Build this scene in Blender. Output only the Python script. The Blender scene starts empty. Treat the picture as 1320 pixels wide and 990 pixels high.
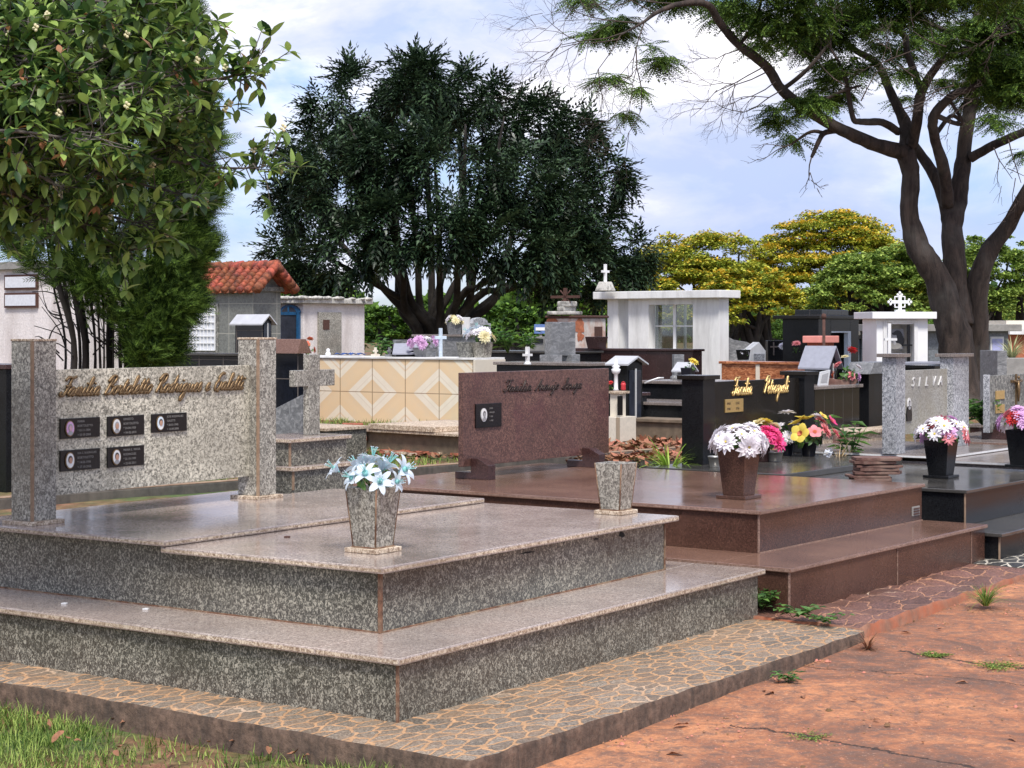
import bpy, bmesh, math, random
import numpy as np
from mathutils import Vector, Matrix
random.seed(7); rng = np.random.default_rng(7)
R = math.radians
sc = bpy.context.scene
COL = sc.collection
# ------------------------------------------------------------------ camera model of the photograph (1320 x 990)
F, YH, H = 2338.0, 423.0, 1.6
def W(px, py, z):
    d = F*(H-z)/(py-YH); return ((px-660)/F*d, d)
def X(px, d): return (px-660)/F*d
def Z(py, d): return H-(py-YH)/F*d
def uv(th): t = R(th); return (math.cos(t), math.sin(t)), (-math.sin(t), math.cos(t))
def along(C, D, px):
    k = (px-660)/F; return (k*C[1]-C[0])/(D[0]-k*D[1])
ZG = 0.40     # level of the terrace behind the front row
# ------------------------------------------------------------------ object helpers
def tag(o, label=None, cat=None, group=None, kind=None):
    if label: o['label'] = label
    if cat: o['category'] = cat
    if group: o['group'] = group
    if kind: o['kind'] = kind
    return o
def thing(name, label, cat, loc=(0, 0, 0), rz=0, group=None, s=1):
    o = bpy.data.objects.new(name, None); COL.objects.link(o)
    o.empty_display_size = .1
    o.location = loc; o.rotation_euler = (0, 0, R(rz)); o.scale = (s, s, s)
    return tag(o, label, cat, group)
def copy_tree(o, parent=None, label=None):
    c = o.copy(); COL.objects.link(c)
    if parent: c.parent = parent
    if label: c['label'] = label
    for ch in list(o.children): copy_tree(ch, c)
    return c
class B:
    def __init__(s): s.v = []; s.f = []; s.m = []; s.sm = []
    def add(s, vs, fs, mi=0, smooth=False, M=None):
        n = len(s.v)
        for p in vs:
            if M is not None: p = M @ Vector(p)
            s.v.append(tuple(p))
        for i, f in enumerate(fs):
            s.f.append(tuple(n+k for k in f)); s.m.append(mi[i] if isinstance(mi, (list, tuple)) else mi); s.sm.append(smooth)
        return s
    def box(s, x0, x1, y0, y1, z0, z1, mi=0, side=None, M=None):
        vs = [(x, y, z) for z in (z0, z1) for y in (y0, y1) for x in (x0, x1)]
        fs = [(0, 2, 3, 1), (4, 5, 7, 6), (0, 1, 5, 4), (2, 6, 7, 3), (0, 4, 6, 2), (1, 3, 7, 5)]
        sd = mi if side is None else side
        return s.add(vs, fs, [mi, mi, sd, sd, sd, sd], M=M)
    def frus(s, cx, cy, z0, z1, a0, b0, a1, b1, mi=0, M=None):
        vs = [(cx+sx*a, cy+sy*b, z) for z, a, b in ((z0, a0, b0), (z1, a1, b1)) for sy in (-1, 1) for sx in (-1, 1)]
        fs = [(0, 2, 3, 1), (4, 5, 7, 6), (0, 1, 5, 4), (2, 6, 7, 3), (0, 4, 6, 2), (1, 3, 7, 5)]
        return s.add(vs, fs, mi, M=M)
    def prism(s, pts, y0, y1, mi=0, side=None, M=None, axis='y'):
        n = len(pts)
        if axis == 'y': vs = [(p[0], y0, p[1]) for p in pts]+[(p[0], y1, p[1]) for p in pts]
        elif axis == 'z': vs = [(p[0], p[1], y0) for p in pts]+[(p[0], p[1], y1) for p in pts]
        else: vs = [(y0, p[0], p[1]) for p in pts]+[(y1, p[0], p[1]) for p in pts]
        fs = [tuple(range(n)), tuple(range(2*n-1, n-1, -1))]+[(i, i+n, (i+1) % n+n, (i+1) % n) for i in range(n)]
        sd = mi if side is None else side
        return s.add(vs, fs, [mi, mi]+[sd]*n, M=M)
    def lathe(s, cx, cy, prof, n=16, mi=0, smooth=True, M=None, sx=1, sy=1):
        vs = []; fs = []
        for r, z in prof:
            for i in range(n):
                a = 2*math.pi*i/n; vs.append((cx+r*sx*math.cos(a), cy+r*sy*math.sin(a), z))
        for j in range(len(prof)-1):
            for i in range(n):
                k = (i+1) % n; fs.append((j*n+i, j*n+k, (j+1)*n+k, (j+1)*n+i))
        fs.append(tuple(range(n-1, -1, -1))); fs.append(tuple((len(prof)-1)*n+i for i in range(n)))
        return s.add(vs, fs, mi, smooth, M)
    def tube(s, pts, rad, n=8, mi=0, smooth=True, wob=0, M=None):
        P = [Vector(p) for p in pts]
        if not isinstance(rad, (list, tuple)): rad = [rad]*len(P)
        vs = []; fs = []; up = Vector((0.13, 0.2, 1)).normalized()
        for i, p in enumerate(P):
            t = (P[min(i+1, len(P)-1)]-P[max(i-1, 0)])
            if t.length < 1e-9: t = Vector((0, 0, 1))
            t.normalize(); a = (t.cross(up) if i == 0 else pa-t*pa.dot(t))
            if a.length < .05: a = t.cross(Vector((1, 0.1, 0)))
            a.normalize(); b = t.cross(a); pa = a
            for k in range(n):
                an = 2*math.pi*k/n; r = rad[i]*(1+(random.uniform(-wob, wob) if wob else 0))
                vs.append(p+a*math.cos(an)*r+b*math.sin(an)*r)
        for j in range(len(P)-1):
            for k in range(n):
                q = (k+1) % n; fs.append((j*n+k, j*n+q, (j+1)*n+q, (j+1)*n+k))
        fs.append(tuple(range(n-1, -1, -1))); fs.append(tuple((len(P)-1)*n+i for i in range(n)))
        return s.add(vs, fs, mi, smooth, M)
    def ell(s, cx, cy, cz, rx, ry, rz, n=12, mi=0, M=None):
        vs = [(cx, cy, cz-rz)]; m = n//2
        for j in range(1, m):
            t = -math.pi/2+math.pi*j/m
            for i in range(n):
                a = 2*math.pi*i/n; vs.append((cx+rx*math.cos(t)*math.cos(a), cy+ry*math.cos(t)*math.sin(a), cz+rz*math.sin(t)))
        vs.append((cx, cy, cz+rz)); fs = []
        for i in range(n): fs.append((0, 1+(i+1) % n, 1+i))
        for j in range(m-2):
            for i in range(n): fs.append((1+j*n+i, 1+j*n+(i+1) % n, 1+(j+1)*n+(i+1) % n, 1+(j+1)*n+i))
        L = len(vs)-1; o = 1+(m-2)*n
        for i in range(n): fs.append((o+i, o+(i+1) % n, L))
        return s.add(vs, fs, mi, True, M)
    def build(s, name, mats, parent=None, bevel=0, loc=None, rz=None, bseg=2):
        me = bpy.data.meshes.new(name); me.from_pydata(s.v, [], s.f)
        if not isinstance(mats, (list, tuple)): mats = [mats]
        for m in mats: me.materials.append(m)
        me.polygons.foreach_set('material_index', s.m); me.polygons.foreach_set('use_smooth', s.sm)
        bm = bmesh.new(); bm.from_mesh(me)
        bmesh.ops.recalc_face_normals(bm, faces=bm.faces)
        if bevel:
            es = [e for e in bm.edges if len(e.link_faces) == 2 and e.calc_face_angle(0) > .5]
            bmesh.ops.bevel(bm, geom=es, offset=bevel, segments=bseg, affect='EDGES', clamp_overlap=True, profile=.6)
        bm.to_mesh(me); bm.free(); me.update()
        o = bpy.data.objects.new(name, me); COL.objects.link(o)
        if parent: o.parent = parent
        if loc: o.location = loc
        if rz is not None: o.rotation_euler = (0, 0, R(rz))
        return o
def catmull(P, n=5):
    out = []; Q = [P[0]]+list(P)+[P[-1]]
    for i in range(1, len(Q)-2):
        a, b, c, d = [np.array(Q[i+k], float) for k in (-1, 0, 1, 2)]
        for j in range(n):
            t = j/n; out.append(tuple(.5*((2*b)+(-a+c)*t+(2*a-5*b+4*c-d)*t*t+(-a+3*b-3*c+d)*t**3)))
    out.append(tuple(map(float, P[-1]))); return out
# ------------------------------------------------------------------ lettering
_tc = {}
def txt(b, s, size, M, extrude=.0008, shear=0, mi=0):
    """block letters of the built-in font, as mesh, added to b through matrix M (letters stand in local XY)"""
    k = (s, shear)
    if k not in _tc:
        cu = bpy.data.curves.new('t', 'FONT'); cu.body = s; cu.size = 1; cu.align_x = 'LEFT'; cu.shear = shear; cu.resolution_u = 2; cu.extrude = .02
        o = bpy.data.objects.new('t', cu); COL.objects.link(o)
        dg = bpy.context.evaluated_depsgraph_get(); me = o.evaluated_get(dg).to_mesh()
        _tc[k] = ([tuple(v.co) for v in me.vertices], [tuple(p.vertices) for p in me.polygons])
        o.evaluated_get(dg).to_mesh_clear(); bpy.data.objects.remove(o); bpy.data.curves.remove(cu)
    vs, fs = _tc[k]
    b.add([(x*size, y*size, z/.02*extrude) for x, y, z in vs], fs, mi, M=M); return max(v[0] for v in vs)*size
GL = {
 'a': ([[(0, .15), (.35, .85), (.75, 1), (.35, .95), (.1, .45), (.3, .02), (.65, .3), (.85, .95), (.8, .3), (.95, 0), (1.2, .2)]], 1.2),
 'e': ([[(0, .2), (.35, .45), (.55, .85), (.35, 1), (.12, .6), (.2, .1), (.5, 0), (.85, .25)]], .85),
 'i': ([[(0, .2), (.3, .95), (.25, .2), (.4, 0), (.65, .2)], [(.36, 1.4), (.42, 1.5)]], .65),
 'l': ([[(0, .2), (.45, 1.3), (.5, 2.1), (.3, 2.15), (.2, 1.4), (.2, .3), (.4, 0), (.7, .2)]], .7),
 't': ([[(0, .2), (.35, 1.8), (.25, .3), (.4, 0), (.7, .2)], [(.0, 1.25), (.7, 1.4)]], .7),
 'm': ([[(0, .2), (.17, .9), (.12, 0), (.3, .8), (.5, .95), (.5, 0), (.7, .8), (.9, .95), (.88, .2), (1.0, 0), (1.3, .2)]], 1.3),
 'n': ([[(0, .2), (.17, .9), (.12, 0), (.3, .8), (.5, .95), (.5, .2), (.62, 0), (.9, .2)]], .9),
 'o': ([[(0, .3), (.2, .8), (.45, 1), (.15, .7), (.15, .2), (.45, 0), (.75, .4), (.6, .95), (.5, 1), (.7, .8), (.95, .85)]], .95),
 'r': ([[(0, .2), (.2, 1.1), (.3, .85), (.6, .9), (.5, .3), (.65, 0), (.85, .2)]], .85),
 's': ([[(0, .2), (.35, 1.15), (.5, .6), (.5, .1), (.2, 0), (.5, 0), (.8, .2)]], .8),
 'u': ([[(0, .2), (.15, .95), (.15, .2), (.4, 0), (.7, .5), (.8, .95), (.78, .2), (.95, 0), (1.2, .2)]], 1.2),
 'd': ([[(0, .15), (.35, .85), (.75, 1), (.35, .95), (.1, .45), (.3, .02), (.65, .3), (.95, 2.1), (.8, .3), (.95, 0), (1.2, .2)]], 1.2),
 'g': ([[(0, .15), (.35, .85), (.75, 1), (.35, .95), (.1, .45), (.3, .02), (.65, .3), (.85, .95), (.75, -.7), (.45, -1.2), (.25, -.8), (.7, -.1), (1.15, .25)]], 1.15),
 'q': ([[(0, .15), (.35, .85), (.75, 1), (.35, .95), (.1, .45), (.3, .02), (.65, .3), (.85, .95), (.7, -1.1), (.85, -.7), (1.15, .25)]], 1.15),
 'z': ([[(0, .2), (.2, .95), (.65, .9), (.15, .1), (.5, .1), (.55, -.6), (.3, -1.1), (.1, -.8), (.8, .2)]], .8),
 'j': ([[(0, .2), (.3, .95), (.2, -.7), (-.05, -1.1), (-.1, -.7), (.6, .2)], [(.36, 1.4), (.42, 1.5)]], .6),
 'F': ([[(.1, 1.9), (.5, 2.35), (1.1, 2.2), (1.7, 2.4)], [(1.1, 2.2), (1.0, 1.2), (.75, .2), (.3, 0), (0, .25), (.2, .5)], [(.55, 1.2), (1.4, 1.3)]], 1.35),
 'B': ([[(.55, 2.1), (.4, 1), (.15, 0)], [(0, 1.6), (.5, 2.35), (1.2, 2.2), (1.1, 1.5), (.55, 1.2), (1.2, 1), (1.25, .3), (.7, 0), (.3, .2)]], 1.4),
 'R': ([[(.55, 2.1), (.4, 1), (.15, 0)], [(0, 1.6), (.5, 2.35), (1.2, 2.2), (1.1, 1.5), (.55, 1.15), (.9, .6), (1.1, 0), (1.5, .25)]], 1.5),
 'P': ([[(.55, 2.1), (.4, 1), (.15, 0)], [(0, 1.6), (.5, 2.35), (1.2, 2.2), (1.15, 1.4), (.5, 1.1)]], 1.3),
 'G': ([[(1.2, 2.1), (.8, 2.35), (.3, 1.8), (.4, 1.3), (.1, .8), (.2, .1), (.7, 0), (1.1, .5), (1.1, 1.1), (1.1, .1), (.8, -.2)]], 1.4),
 'S': ([[(0, .2), (.6, .8), (1.2, 1.8), (1.1, 2.3), (.75, 2.1), (.8, 1.3), (1.1, .6), (.8, 0), (.3, .1), (.2, .4)]], 1.3),
 'A': ([[(0, .1), (.3, .1), (.8, 1.4), (1.1, 2.3), (1.15, 1), (1.2, 0), (1.45, .2)], [(.5, .9), (1.3, .85)]], 1.45)}
def script_width(s): return sum(GL[c][1] if c in GL else .9 for c in s)
def cursive(b, s, width, h, M, r, mi=0, shear=.35):
    """joined handwriting as round rods: total width and x-height in metres, letters in local XY"""
    k = width/script_width(s); x = 0
    for c in s:
        if c not in GL: x += .9; continue
        for st in GL[c][0]:
            P = [((x+px)*k+shear*py*h, py*h, 0) for px, py in catmull(st, 4)]
            b.tube(P, r, 5, mi, M=M)
        x += GL[c][1]
def face_M(x, y, z, ang=90):      # local XY of letters -> upright, facing local -Y
    return Matrix.Translation((x, y, z)) @ Matrix.Rotation(R(90), 4, 'X')
# ------------------------------------------------------------------ materials
def newmat(name):
    m = bpy.data.materials.new(name); m.use_nodes = True; nt = m.node_tree
    for n in list(nt.nodes): nt.nodes.remove(n)
    out = nt.nodes.new('ShaderNodeOutputMaterial'); p = nt.nodes.new('ShaderNodeBsdfPrincipled')
    nt.links.new(p.outputs[0], out.inputs[0]); return m, nt, p
class NT:
    def __init__(s, nt): s.nt = nt
    def n(s, t, **kw):
        nd = s.nt.nodes.new('ShaderNode'+t)
        for k, v in kw.items():
            if k.startswith('i_'):
                nd.inputs[k[2:].replace('_', ' ')].default_value = v
            else: setattr(nd, k, v)
        return nd
    def l(s, a, b): s.nt.links.new(a, b)
    def obj(s, scale=(1, 1, 1), rot=(0, 0, 0), space='Object'):
        t = s.n('TexCoord'); mp = s.n('Mapping'); mp.inputs['Scale'].default_value = scale; mp.inputs['Rotation'].default_value = rot
        if space == 'World':
            g = s.n('NewGeometry'); s.l(g.outputs['Position'], mp.inputs[0])
        else: s.l(t.outputs[space], mp.inputs[0])
        return mp.outputs[0]
    def noise(s, v, scale, detail=3, rough=.55, dist=0):
        nd = s.n('TexNoise'); nd.inputs['Scale'].default_value = scale; nd.inputs['Detail'].default_value = detail
        nd.inputs['Roughness'].default_value = rough; nd.inputs['Distortion'].default_value = dist; s.l(v, nd.inputs['Vector']); return nd
    def ramp(s, fac, stops, interp='LINEAR'):
        r = s.n('ValToRGB'); e = r.color_ramp.elements; r.color_ramp.interpolation = interp
        while len(e) < len(stops): e.new(.5)
        for i, (p, c) in enumerate(stops):
            e[i].position = p; e[i].color = (c[0], c[1], c[2], 1) if not isinstance(c, (int, float)) else (c, c, c, 1)
        s.l(fac, r.inputs[0]); return r.outputs[0]
    def mix(s, fac, a, b, mode='MIX'):
        m = s.n('MixRGB', blend_type=mode)
        for i, q in zip((0, 1, 2), (fac, a, b)):
            if isinstance(q, (int, float)): m.inputs[i].default_value = q if i == 0 else (q, q, q, 1)
            elif isinstance(q, tuple): m.inputs[i].default_value = (*q[:3], 1)
            else: s.l(q, m.inputs[i])
        return m.outputs[0]
    def math(s, op, a, b=None, c=None):
        m = s.n('Math', operation=op)
        for i, q in enumerate((a, b, c)):
            if q is None: continue
            if isinstance(q, (int, float)): m.inputs[i].default_value = q
            else: s.l(q, m.inputs[i])
        return m.outputs[0]
    def bump(s, h, p, strength=.3, dist=.01):
        b = s.n('Bump'); b.inputs['Strength'].default_value = strength; b.inputs['Distance'].default_value = dist
        s.l(h, b.inputs['Height']); s.l(b.outputs[0], p.inputs['Normal'])
def granite(name, dark, mid, light, scale=70, rough=.15, dust=None, dustamt=.3, aniso=(1, 1, 1), pos=(.40, .5, .60), bumpy=0, stain=None, coat=0):
    m, nt, p = newmat(name); t = NT(nt); v = t.obj(aniso)
    n1 = t.noise(v, scale, 2.5, .6, 1.3); col = t.ramp(n1.outputs[0], [(pos[0], dark), (pos[1], mid), (pos[2], light)])
    n2 = t.noise(v, scale*3.1, 2, .6); col = t.mix(t.ramp(n2.outputs[0], [(.35, 0), (.7, .55)]), col, t.mix(.5, col, light))
    w = t.obj()
    if stain:
        n4 = t.noise(w, 3.2, 5, .65, .4); col = t.mix(t.ramp(n4.outputs[0], [(.5, 0), (.72, .7)]), col, stain)
    n3 = t.noise(w, 1.7, 6, .65); col = t.mix(t.ramp(n3.outputs[0], [(.32, .6), (.58, 0)]), col, tuple(q*.45 for q in mid))
    rr = t.ramp(n3.outputs[0], [(.3, rough), (.7, min(1, rough*1.6+.03))])
    if dust:
        n5 = t.noise(w, 2.6, 5, .55, .3); f = t.ramp(n5.outputs[0], [(.3, dustamt*.3), (.72, dustamt)]); col = t.mix(f, col, dust)
        rr = t.mix(t.ramp(n5.outputs[0], [(.45, 0), (.8, .3)]), rr, .32)
    t.l(col, p.inputs['Base Color']); t.l(rr, p.inputs['Roughness'])
    if light[0] < .06: p.inputs['Specular IOR Level'].default_value = .28
    if bumpy: t.bump(n1.outputs[0], p, bumpy, .002)
    return m
def plain(name, col, rough=.6, var=.18, scale=9, metallic=0, bump=0, stain=None, stamt=.5, stscale=2.5, streak=False, spec=.5, isl=0, trans=0):
    m, nt, p = newmat(name); t = NT(nt); v = t.obj()
    n = t.noise(v, scale, 6, .65); c = t.mix(t.ramp(n.outputs[0], [(.3, 0), (.7, 1)]), tuple(q*(1-var) for q in col), tuple(min(1, q*(1+var)) for q in col))
    if stain:
        sv = t.obj((1, 1, .18) if streak else (1, 1, 1)); n2 = t.noise(sv, stscale, 7, .7, .3)
        c = t.mix(t.ramp(n2.outputs[0], [(.45, 0), (.7, stamt)]), c, stain)
    if isl:
        g = t.n('NewGeometry'); hs = t.n('HueSaturation'); t.l(c, hs.inputs['Color'])
        t.l(t.math('MULTIPLY_ADD', g.outputs['Random Per Island'], isl*1.2, 1-isl*.6), hs.inputs['Value'])
        t.l(t.math('MULTIPLY_ADD', g.outputs['Random Per Island'], -.05*isl, .5+.025*isl), hs.inputs['Hue']); c = hs.outputs[0]
    t.l(c, p.inputs['Base Color']); p.inputs['Roughness'].default_value = rough; p.inputs['Metallic'].default_value = metallic
    p.inputs['Specular IOR Level'].default_value = spec
    if bump: t.bump(n.outputs[0], p, bump, .01)
    if trans:
        tr = t.n('BsdfTranslucent'); t.l(c, tr.inputs[0]); ms = t.n('MixShader'); ms.inputs[0].default_value = trans
        out = [q for q in nt.nodes if q.type == 'OUTPUT_MATERIAL'][0]
        t.l(p.outputs[0], ms.inputs[1]); t.l(tr.outputs[0], ms.inputs[2]); t.l(ms.outputs[0], out.inputs[0])
    return m
DUST = (.34, .2, .13)
M = {}
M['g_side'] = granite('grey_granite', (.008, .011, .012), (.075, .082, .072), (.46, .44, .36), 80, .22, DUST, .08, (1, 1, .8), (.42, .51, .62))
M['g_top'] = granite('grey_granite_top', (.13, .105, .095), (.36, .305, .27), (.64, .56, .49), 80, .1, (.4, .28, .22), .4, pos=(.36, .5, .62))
M['g_edge'] = granite('granite_edge', (.17, .11, .07), (.5, .39, .28), (.8, .7, .55), 55, .5, (.4, .22, .12), .2)
M['g_light'] = granite('light_granite', (.06, .055, .04), (.38, .355, .285), (.78, .73, .6), 54, .25, None, pos=(.36, .48, .6))
M['g_pale'] = granite('pale_granite', (.03, .033, .033), (.23, .23, .2), (.62, .6, .52), 66, .25, DUST, .15, (1, 1, .8), (.38, .5, .62))
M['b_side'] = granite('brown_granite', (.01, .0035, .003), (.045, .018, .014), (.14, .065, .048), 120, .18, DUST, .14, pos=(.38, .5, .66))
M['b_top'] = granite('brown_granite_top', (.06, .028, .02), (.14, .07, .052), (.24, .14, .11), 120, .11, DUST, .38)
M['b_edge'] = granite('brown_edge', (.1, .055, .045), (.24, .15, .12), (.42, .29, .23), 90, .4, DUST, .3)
M['b_head'] = granite('brown_headstone', (.02, .007, .006), (.085, .036, .028), (.25, .13, .1), 75, .3, (.15, .09, .08), .3, stain=(.085, .02, .03))
M['k_side'] = granite('black_granite', (.002, .0025, .004), (.005, .006, .008), (.02, .022, .025), 150, .16, (.09, .08, .07), .06)
M['k_top'] = granite('black_granite_top', (.008, .009, .01), (.02, .021, .023), (.06, .06, .06), 150, .12, (.2, .18, .15), .3)
M['k_head'] = granite('black_headstone', (.002, .002, .002), (.006, .006, .006), (.025, .022, .018), 130, .14, (.08, .06, .045), .15)
M['s_head'] = granite('silver_granite', (.05, .055, .065), (.27, .28, .3), (.62, .63, .64), 60, .3, None, (.0), (1, 1, .8), (.36, .48, .6))
M['s_panel'] = granite('silver_granite_panel', (.13, .13, .13), (.28, .28, .275), (.46, .46, .44), 75, .4, (.42, .36, .2), .35)
M['s_top'] = granite('grey_top', (.1, .095, .09), (.2, .18, .17), (.33, .3, .28), 90, .14, DUST, .2)
M['w_side'] = granite('wine_granite', (.02, .009, .009), (.05, .022, .02), (.1, .05, .045), 120, .2)
M['gm'] = granite('grey_marble', (.11, .115, .12), (.2, .205, .21), (.38, .38, .38), 9, .25, None, aniso=(1, 2.4, 2.4), pos=(.3, .5, .7))
M['g_far'] = granite('grey_far', (.08, .08, .075), (.17, .17, .155), (.36, .35, .31), 26, .5)
M['copper'] = granite('copper_granite', (.16, .04, .015), (.36, .11, .04), (.6, .26, .12), 9, .18, None, aniso=(1.2, 1.2, 6))
M['mortar'] = plain('mortar', (.26, .17, .11), .9, .3, 30, stain=(.5, .38, .26))
M['rust_mortar'] = plain('rust_mortar', (.17, .085, .05), .9, .5, 40, stain=(.42, .33, .22), stamt=.8, stscale=12)
M['bronze'] = plain('bronze_letters', (.2, .13, .065), .45, .35, 60, metallic=.6)
M['darkletter'] = plain('dark_letters', (.045, .03, .026), .4, .3, 60, metallic=.5)
M['gold'] = plain('gold_letters', (.72, .5, .2), .38, .15, 50, metallic=.75)
M['silver'] = plain('silver_letters', (.75, .75, .74), .3, .1, 50, metallic=.4)
M['black'] = plain('black_enamel', (.006, .006, .007), .25, .2)
M['textgrey'] = plain('engraved_text', (.2, .19, .18), .6, .1)
M['skin'] = plain('portrait_skin', (.5, .29, .2), .5, .1, 40); M['skin2'] = plain('portrait_skin_pink', (.6, .36, .42), .5, .1, 40)
M['hair'] = plain('portrait_hair', (.03, .02, .018), .6); M['greyh'] = plain('portrait_grey', (.33, .33, .34), .6)
M['white'] = plain('white_paint', (.78, .78, .77), .6, .05, 4, stain=(.3, .29, .27), stamt=.45, streak=True, stscale=3.5)
M['purewhite'] = plain('white_enamel', (.82, .82, .82), .4, .04)
M['rough_white'] = plain('rough_plaster', (.74, .69, .67), .9, .16, 26, bump=1, stain=(.36, .3, .27), stamt=.5, streak=True)
M['moldwhite'] = plain('stained_plaster', (.6, .58, .53), .9, .2, 8, bump=.5, stain=(.05, .05, .045), stamt=.95, stscale=7)
M['brickpatch'] = plain('bare_brick', (.42, .14, .07), .9, .35, 14, bump=.6, stain=(.2, .1, .06))
M['ruin'] = plain('peeling_plaster', (.62, .58, .54), .9, .15, 6, stain=(.44, .17, .09), stamt=.95, stscale=2.4)
M['blue'] = plain('blue_paint', (.012, .085, .2), .4, .3, 14); M['darkglass'] = plain('dark_glass', (.03, .035, .05), .08, .4, 7)
M['grating'] = plain('white_curtain', (.66, .68, .72), .8, .1, 20)
M['terracotta'] = plain('terracotta', (.34, .09, .045), .85, .5, 14, stain=(.05, .025, .02), stamt=1, stscale=6, isl=.5)
M['greyroof'] = plain('painted_metal', (.5, .51, .54), .45, .1, 6, stain=(.3, .28, .26), stamt=.3)
M['slateroof'] = plain('slate_paint', (.3, .31, .36), .5, .1, 20)
M['cream'] = plain('cream_tile', (.72, .66, .55), .35, .06, 5, stain=(.5, .4, .3), stamt=.3)
M['pink'] = plain('pink_roof', (.75, .3, .25), .6, .1); M['redbrick'] = plain('red_brick', (.36, .12, .07), .9, .3, 22, bump=.5)
M['brownwall'] = plain('brown_cement', (.19, .14, .095), .9, .3, 12, bump=.4, stain=(.08, .07, .05))
M['concrete'] = plain('concrete', (.3, .29, .27), .9, .2, 10, bump=.3, stain=(.12, .11, .1))
M['curbdark'] = plain('mossy_kerb', (.085, .078, .068), .85, .35, 13, bump=.3, stain=(.2, .17, .14), stamt=.5, streak=True, stscale=5)
M['blackpot'] = plain('black_plastic', (.008, .009, .016), .35, .2); M['tin'] = plain('bare_tin', (.55, .54, .5), .3, .1, metallic=.8)
M['cloth'] = plain('blue_cloth', (.02, .07, .25), .8, .4, 20); M['redp'] = plain('red_plastic', (.65, .05, .06), .4)
M['slatebr'] = plain('broken_stone', (.13, .06, .045), .7, .35, 18, bump=.5, stain=(.35, .26, .2), stscale=6)
M['rust'] = plain('rusty_iron', (.08, .035, .025), .8, .3, 30)
M['plasticwrap'] = plain('clear_wrap', (.65, .68, .72), .15, .2, 30)
M['signblue'] = plain('blue_sign', (.12, .2, .45), .5)
# ------------------------------------------------------------------ special materials
def leafmat(name, col, col2, rough=.45, isl=.7, trans=.25, spec=.5, sc_=1.2):
    m, nt, p = newmat(name); t = NT(nt); g = t.n('NewGeometry'); v = t.obj()
    n = t.noise(v, sc_, 3, .6)
    f = t.math('ADD', t.math('MULTIPLY', g.outputs['Random Per Island'], .6), t.math('MULTIPLY', n.outputs[0], .5))
    c = t.mix(t.ramp(f, [(.3, 0), (.8, 1)]), col, col2)
    hs = t.n('HueSaturation'); t.l(c, hs.inputs['Color']); t.l(t.math('MULTIPLY_ADD', g.outputs['Random Per Island'], isl, 1-isl*.5), hs.inputs['Value'])
    c = hs.outputs[0]; t.l(c, p.inputs['Base Color']); p.inputs['Roughness'].default_value = rough; p.inputs['Specular IOR Level'].default_value = spec
    tr = t.n('BsdfTranslucent'); t.l(c, tr.inputs[0]); ms = t.n('MixShader'); ms.inputs[0].default_value = trans
    out = [q for q in nt.nodes if q.type == 'OUTPUT_MATERIAL'][0]
    t.l(p.outputs[0], ms.inputs[1]); t.l(tr.outputs[0], ms.inputs[2]); t.l(ms.outputs[0], out.inputs[0]); return m
def bark(name, a, b, scale=9):
    m, nt, p = newmat(name); t = NT(nt); v = t.obj((1, 1, .22))
    n = t.noise(v, scale, 6, .7, .6); c = t.ramp(n.outputs[0], [(.32, a), (.52, b), (.72, tuple(q*1.9 for q in b))])
    n2 = t.noise(t.obj(), 1.3, 4, .6); c = t.mix(t.ramp(n2.outputs[0], [(.5, 0), (.75, .5)]), c, (.17, .16, .14))
    t.l(c, p.inputs['Base Color']); p.inputs['Roughness'].default_value = .9; t.bump(n.outputs[0], p, 1, .035); return m
M['bark'] = bark('furrowed_bark', (.008, .005, .004), (.046, .032, .025), 8); M['bark_dark'] = bark('dark_bark', (.008, .006, .005), (.024, .019, .016), 5)
M['bark_grey'] = bark('grey_bark', (.035, .03, .026), (.13, .11, .095), 12); M['twig'] = plain('twig', (.07, .05, .04), .9, .3)
M['lf_dark'] = leafmat('dark_leaf', (.008, .028, .012), (.05, .085, .04), .4, 1.1, .1, .4, .6)
M['lf_guava'] = leafmat('guava_leaf', (.045, .12, .03), (.24, .34, .08), .45, 1.0, .35, .5, 2.5)
M['lf_young'] = plain('young_leaf', (.34, .17, .07), .5, .3, 40, isl=.6, trans=.3)
M['lf_cyp'] = leafmat('cypress_leaf', (.022, .06, .01), (.13, .21, .035), .7, .9, .3, .3, 2.2)
M['lf_acacia'] = leafmat('feathery_leaf', (.03, .085, .014), (.15, .24, .04), .6, .9, .25, .3, .9)
M['lf_yg'] = leafmat('yellow_green_leaf', (.15, .23, .02), (.5, .48, .06), .7, .6, .2, .3, .22)
M['lf_g'] = leafmat('mid_green_leaf', (.1, .19, .03), (.34, .43, .09), .7, .6, .2, .3, .25)
M['lf_hedge'] = leafmat('hedge_leaf', (.03, .085, .012), (.12, .22, .03), .7, .7, .2, .3, .5)
M['flw_y'] = plain('yellow_blossom', (.62, .42, .03), .7, .4, 3, isl=.4, trans=.2)
M['lf_plant'] = leafmat('plant_leaf', (.05, .14, .03), (.14, .27, .06), .45, .6, .3, .5, 5)
M['lf_lime'] = leafmat('lime_blade', (.14, .3, .02), (.34, .48, .06), .5, .5, .35, .4, 5)
M['lf_grass'] = leafmat('grass_blade', (.08, .17, .025), (.3, .38, .09), .65, .8, .3, .3, 2.2)
M['lf_dry'] = plain('dry_leaf', (.26, .12, .06), .8, .4, 20, isl=.9)
M['petal_w'] = plain('white_petal', (.88, .85, .88), .6, .05, 40, isl=.12, trans=.25)
M['petal_b'] = plain('pale_blue_petal', (.74, .83, .93), .55, .12, 30, isl=.2, trans=.3)
M['petal_t'] = plain('turquoise_throat', (.3, .68, .66), .55, .12, 30, trans=.25)
M['petal_p'] = plain('hot_pink_petal', (.8, .07, .25), .6, .15, 40, isl=.3, trans=.25)
M['petal_s'] = plain('salmon_petal', (.82, .3, .32), .6, .15, 40, isl=.3, trans=.25)
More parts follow.
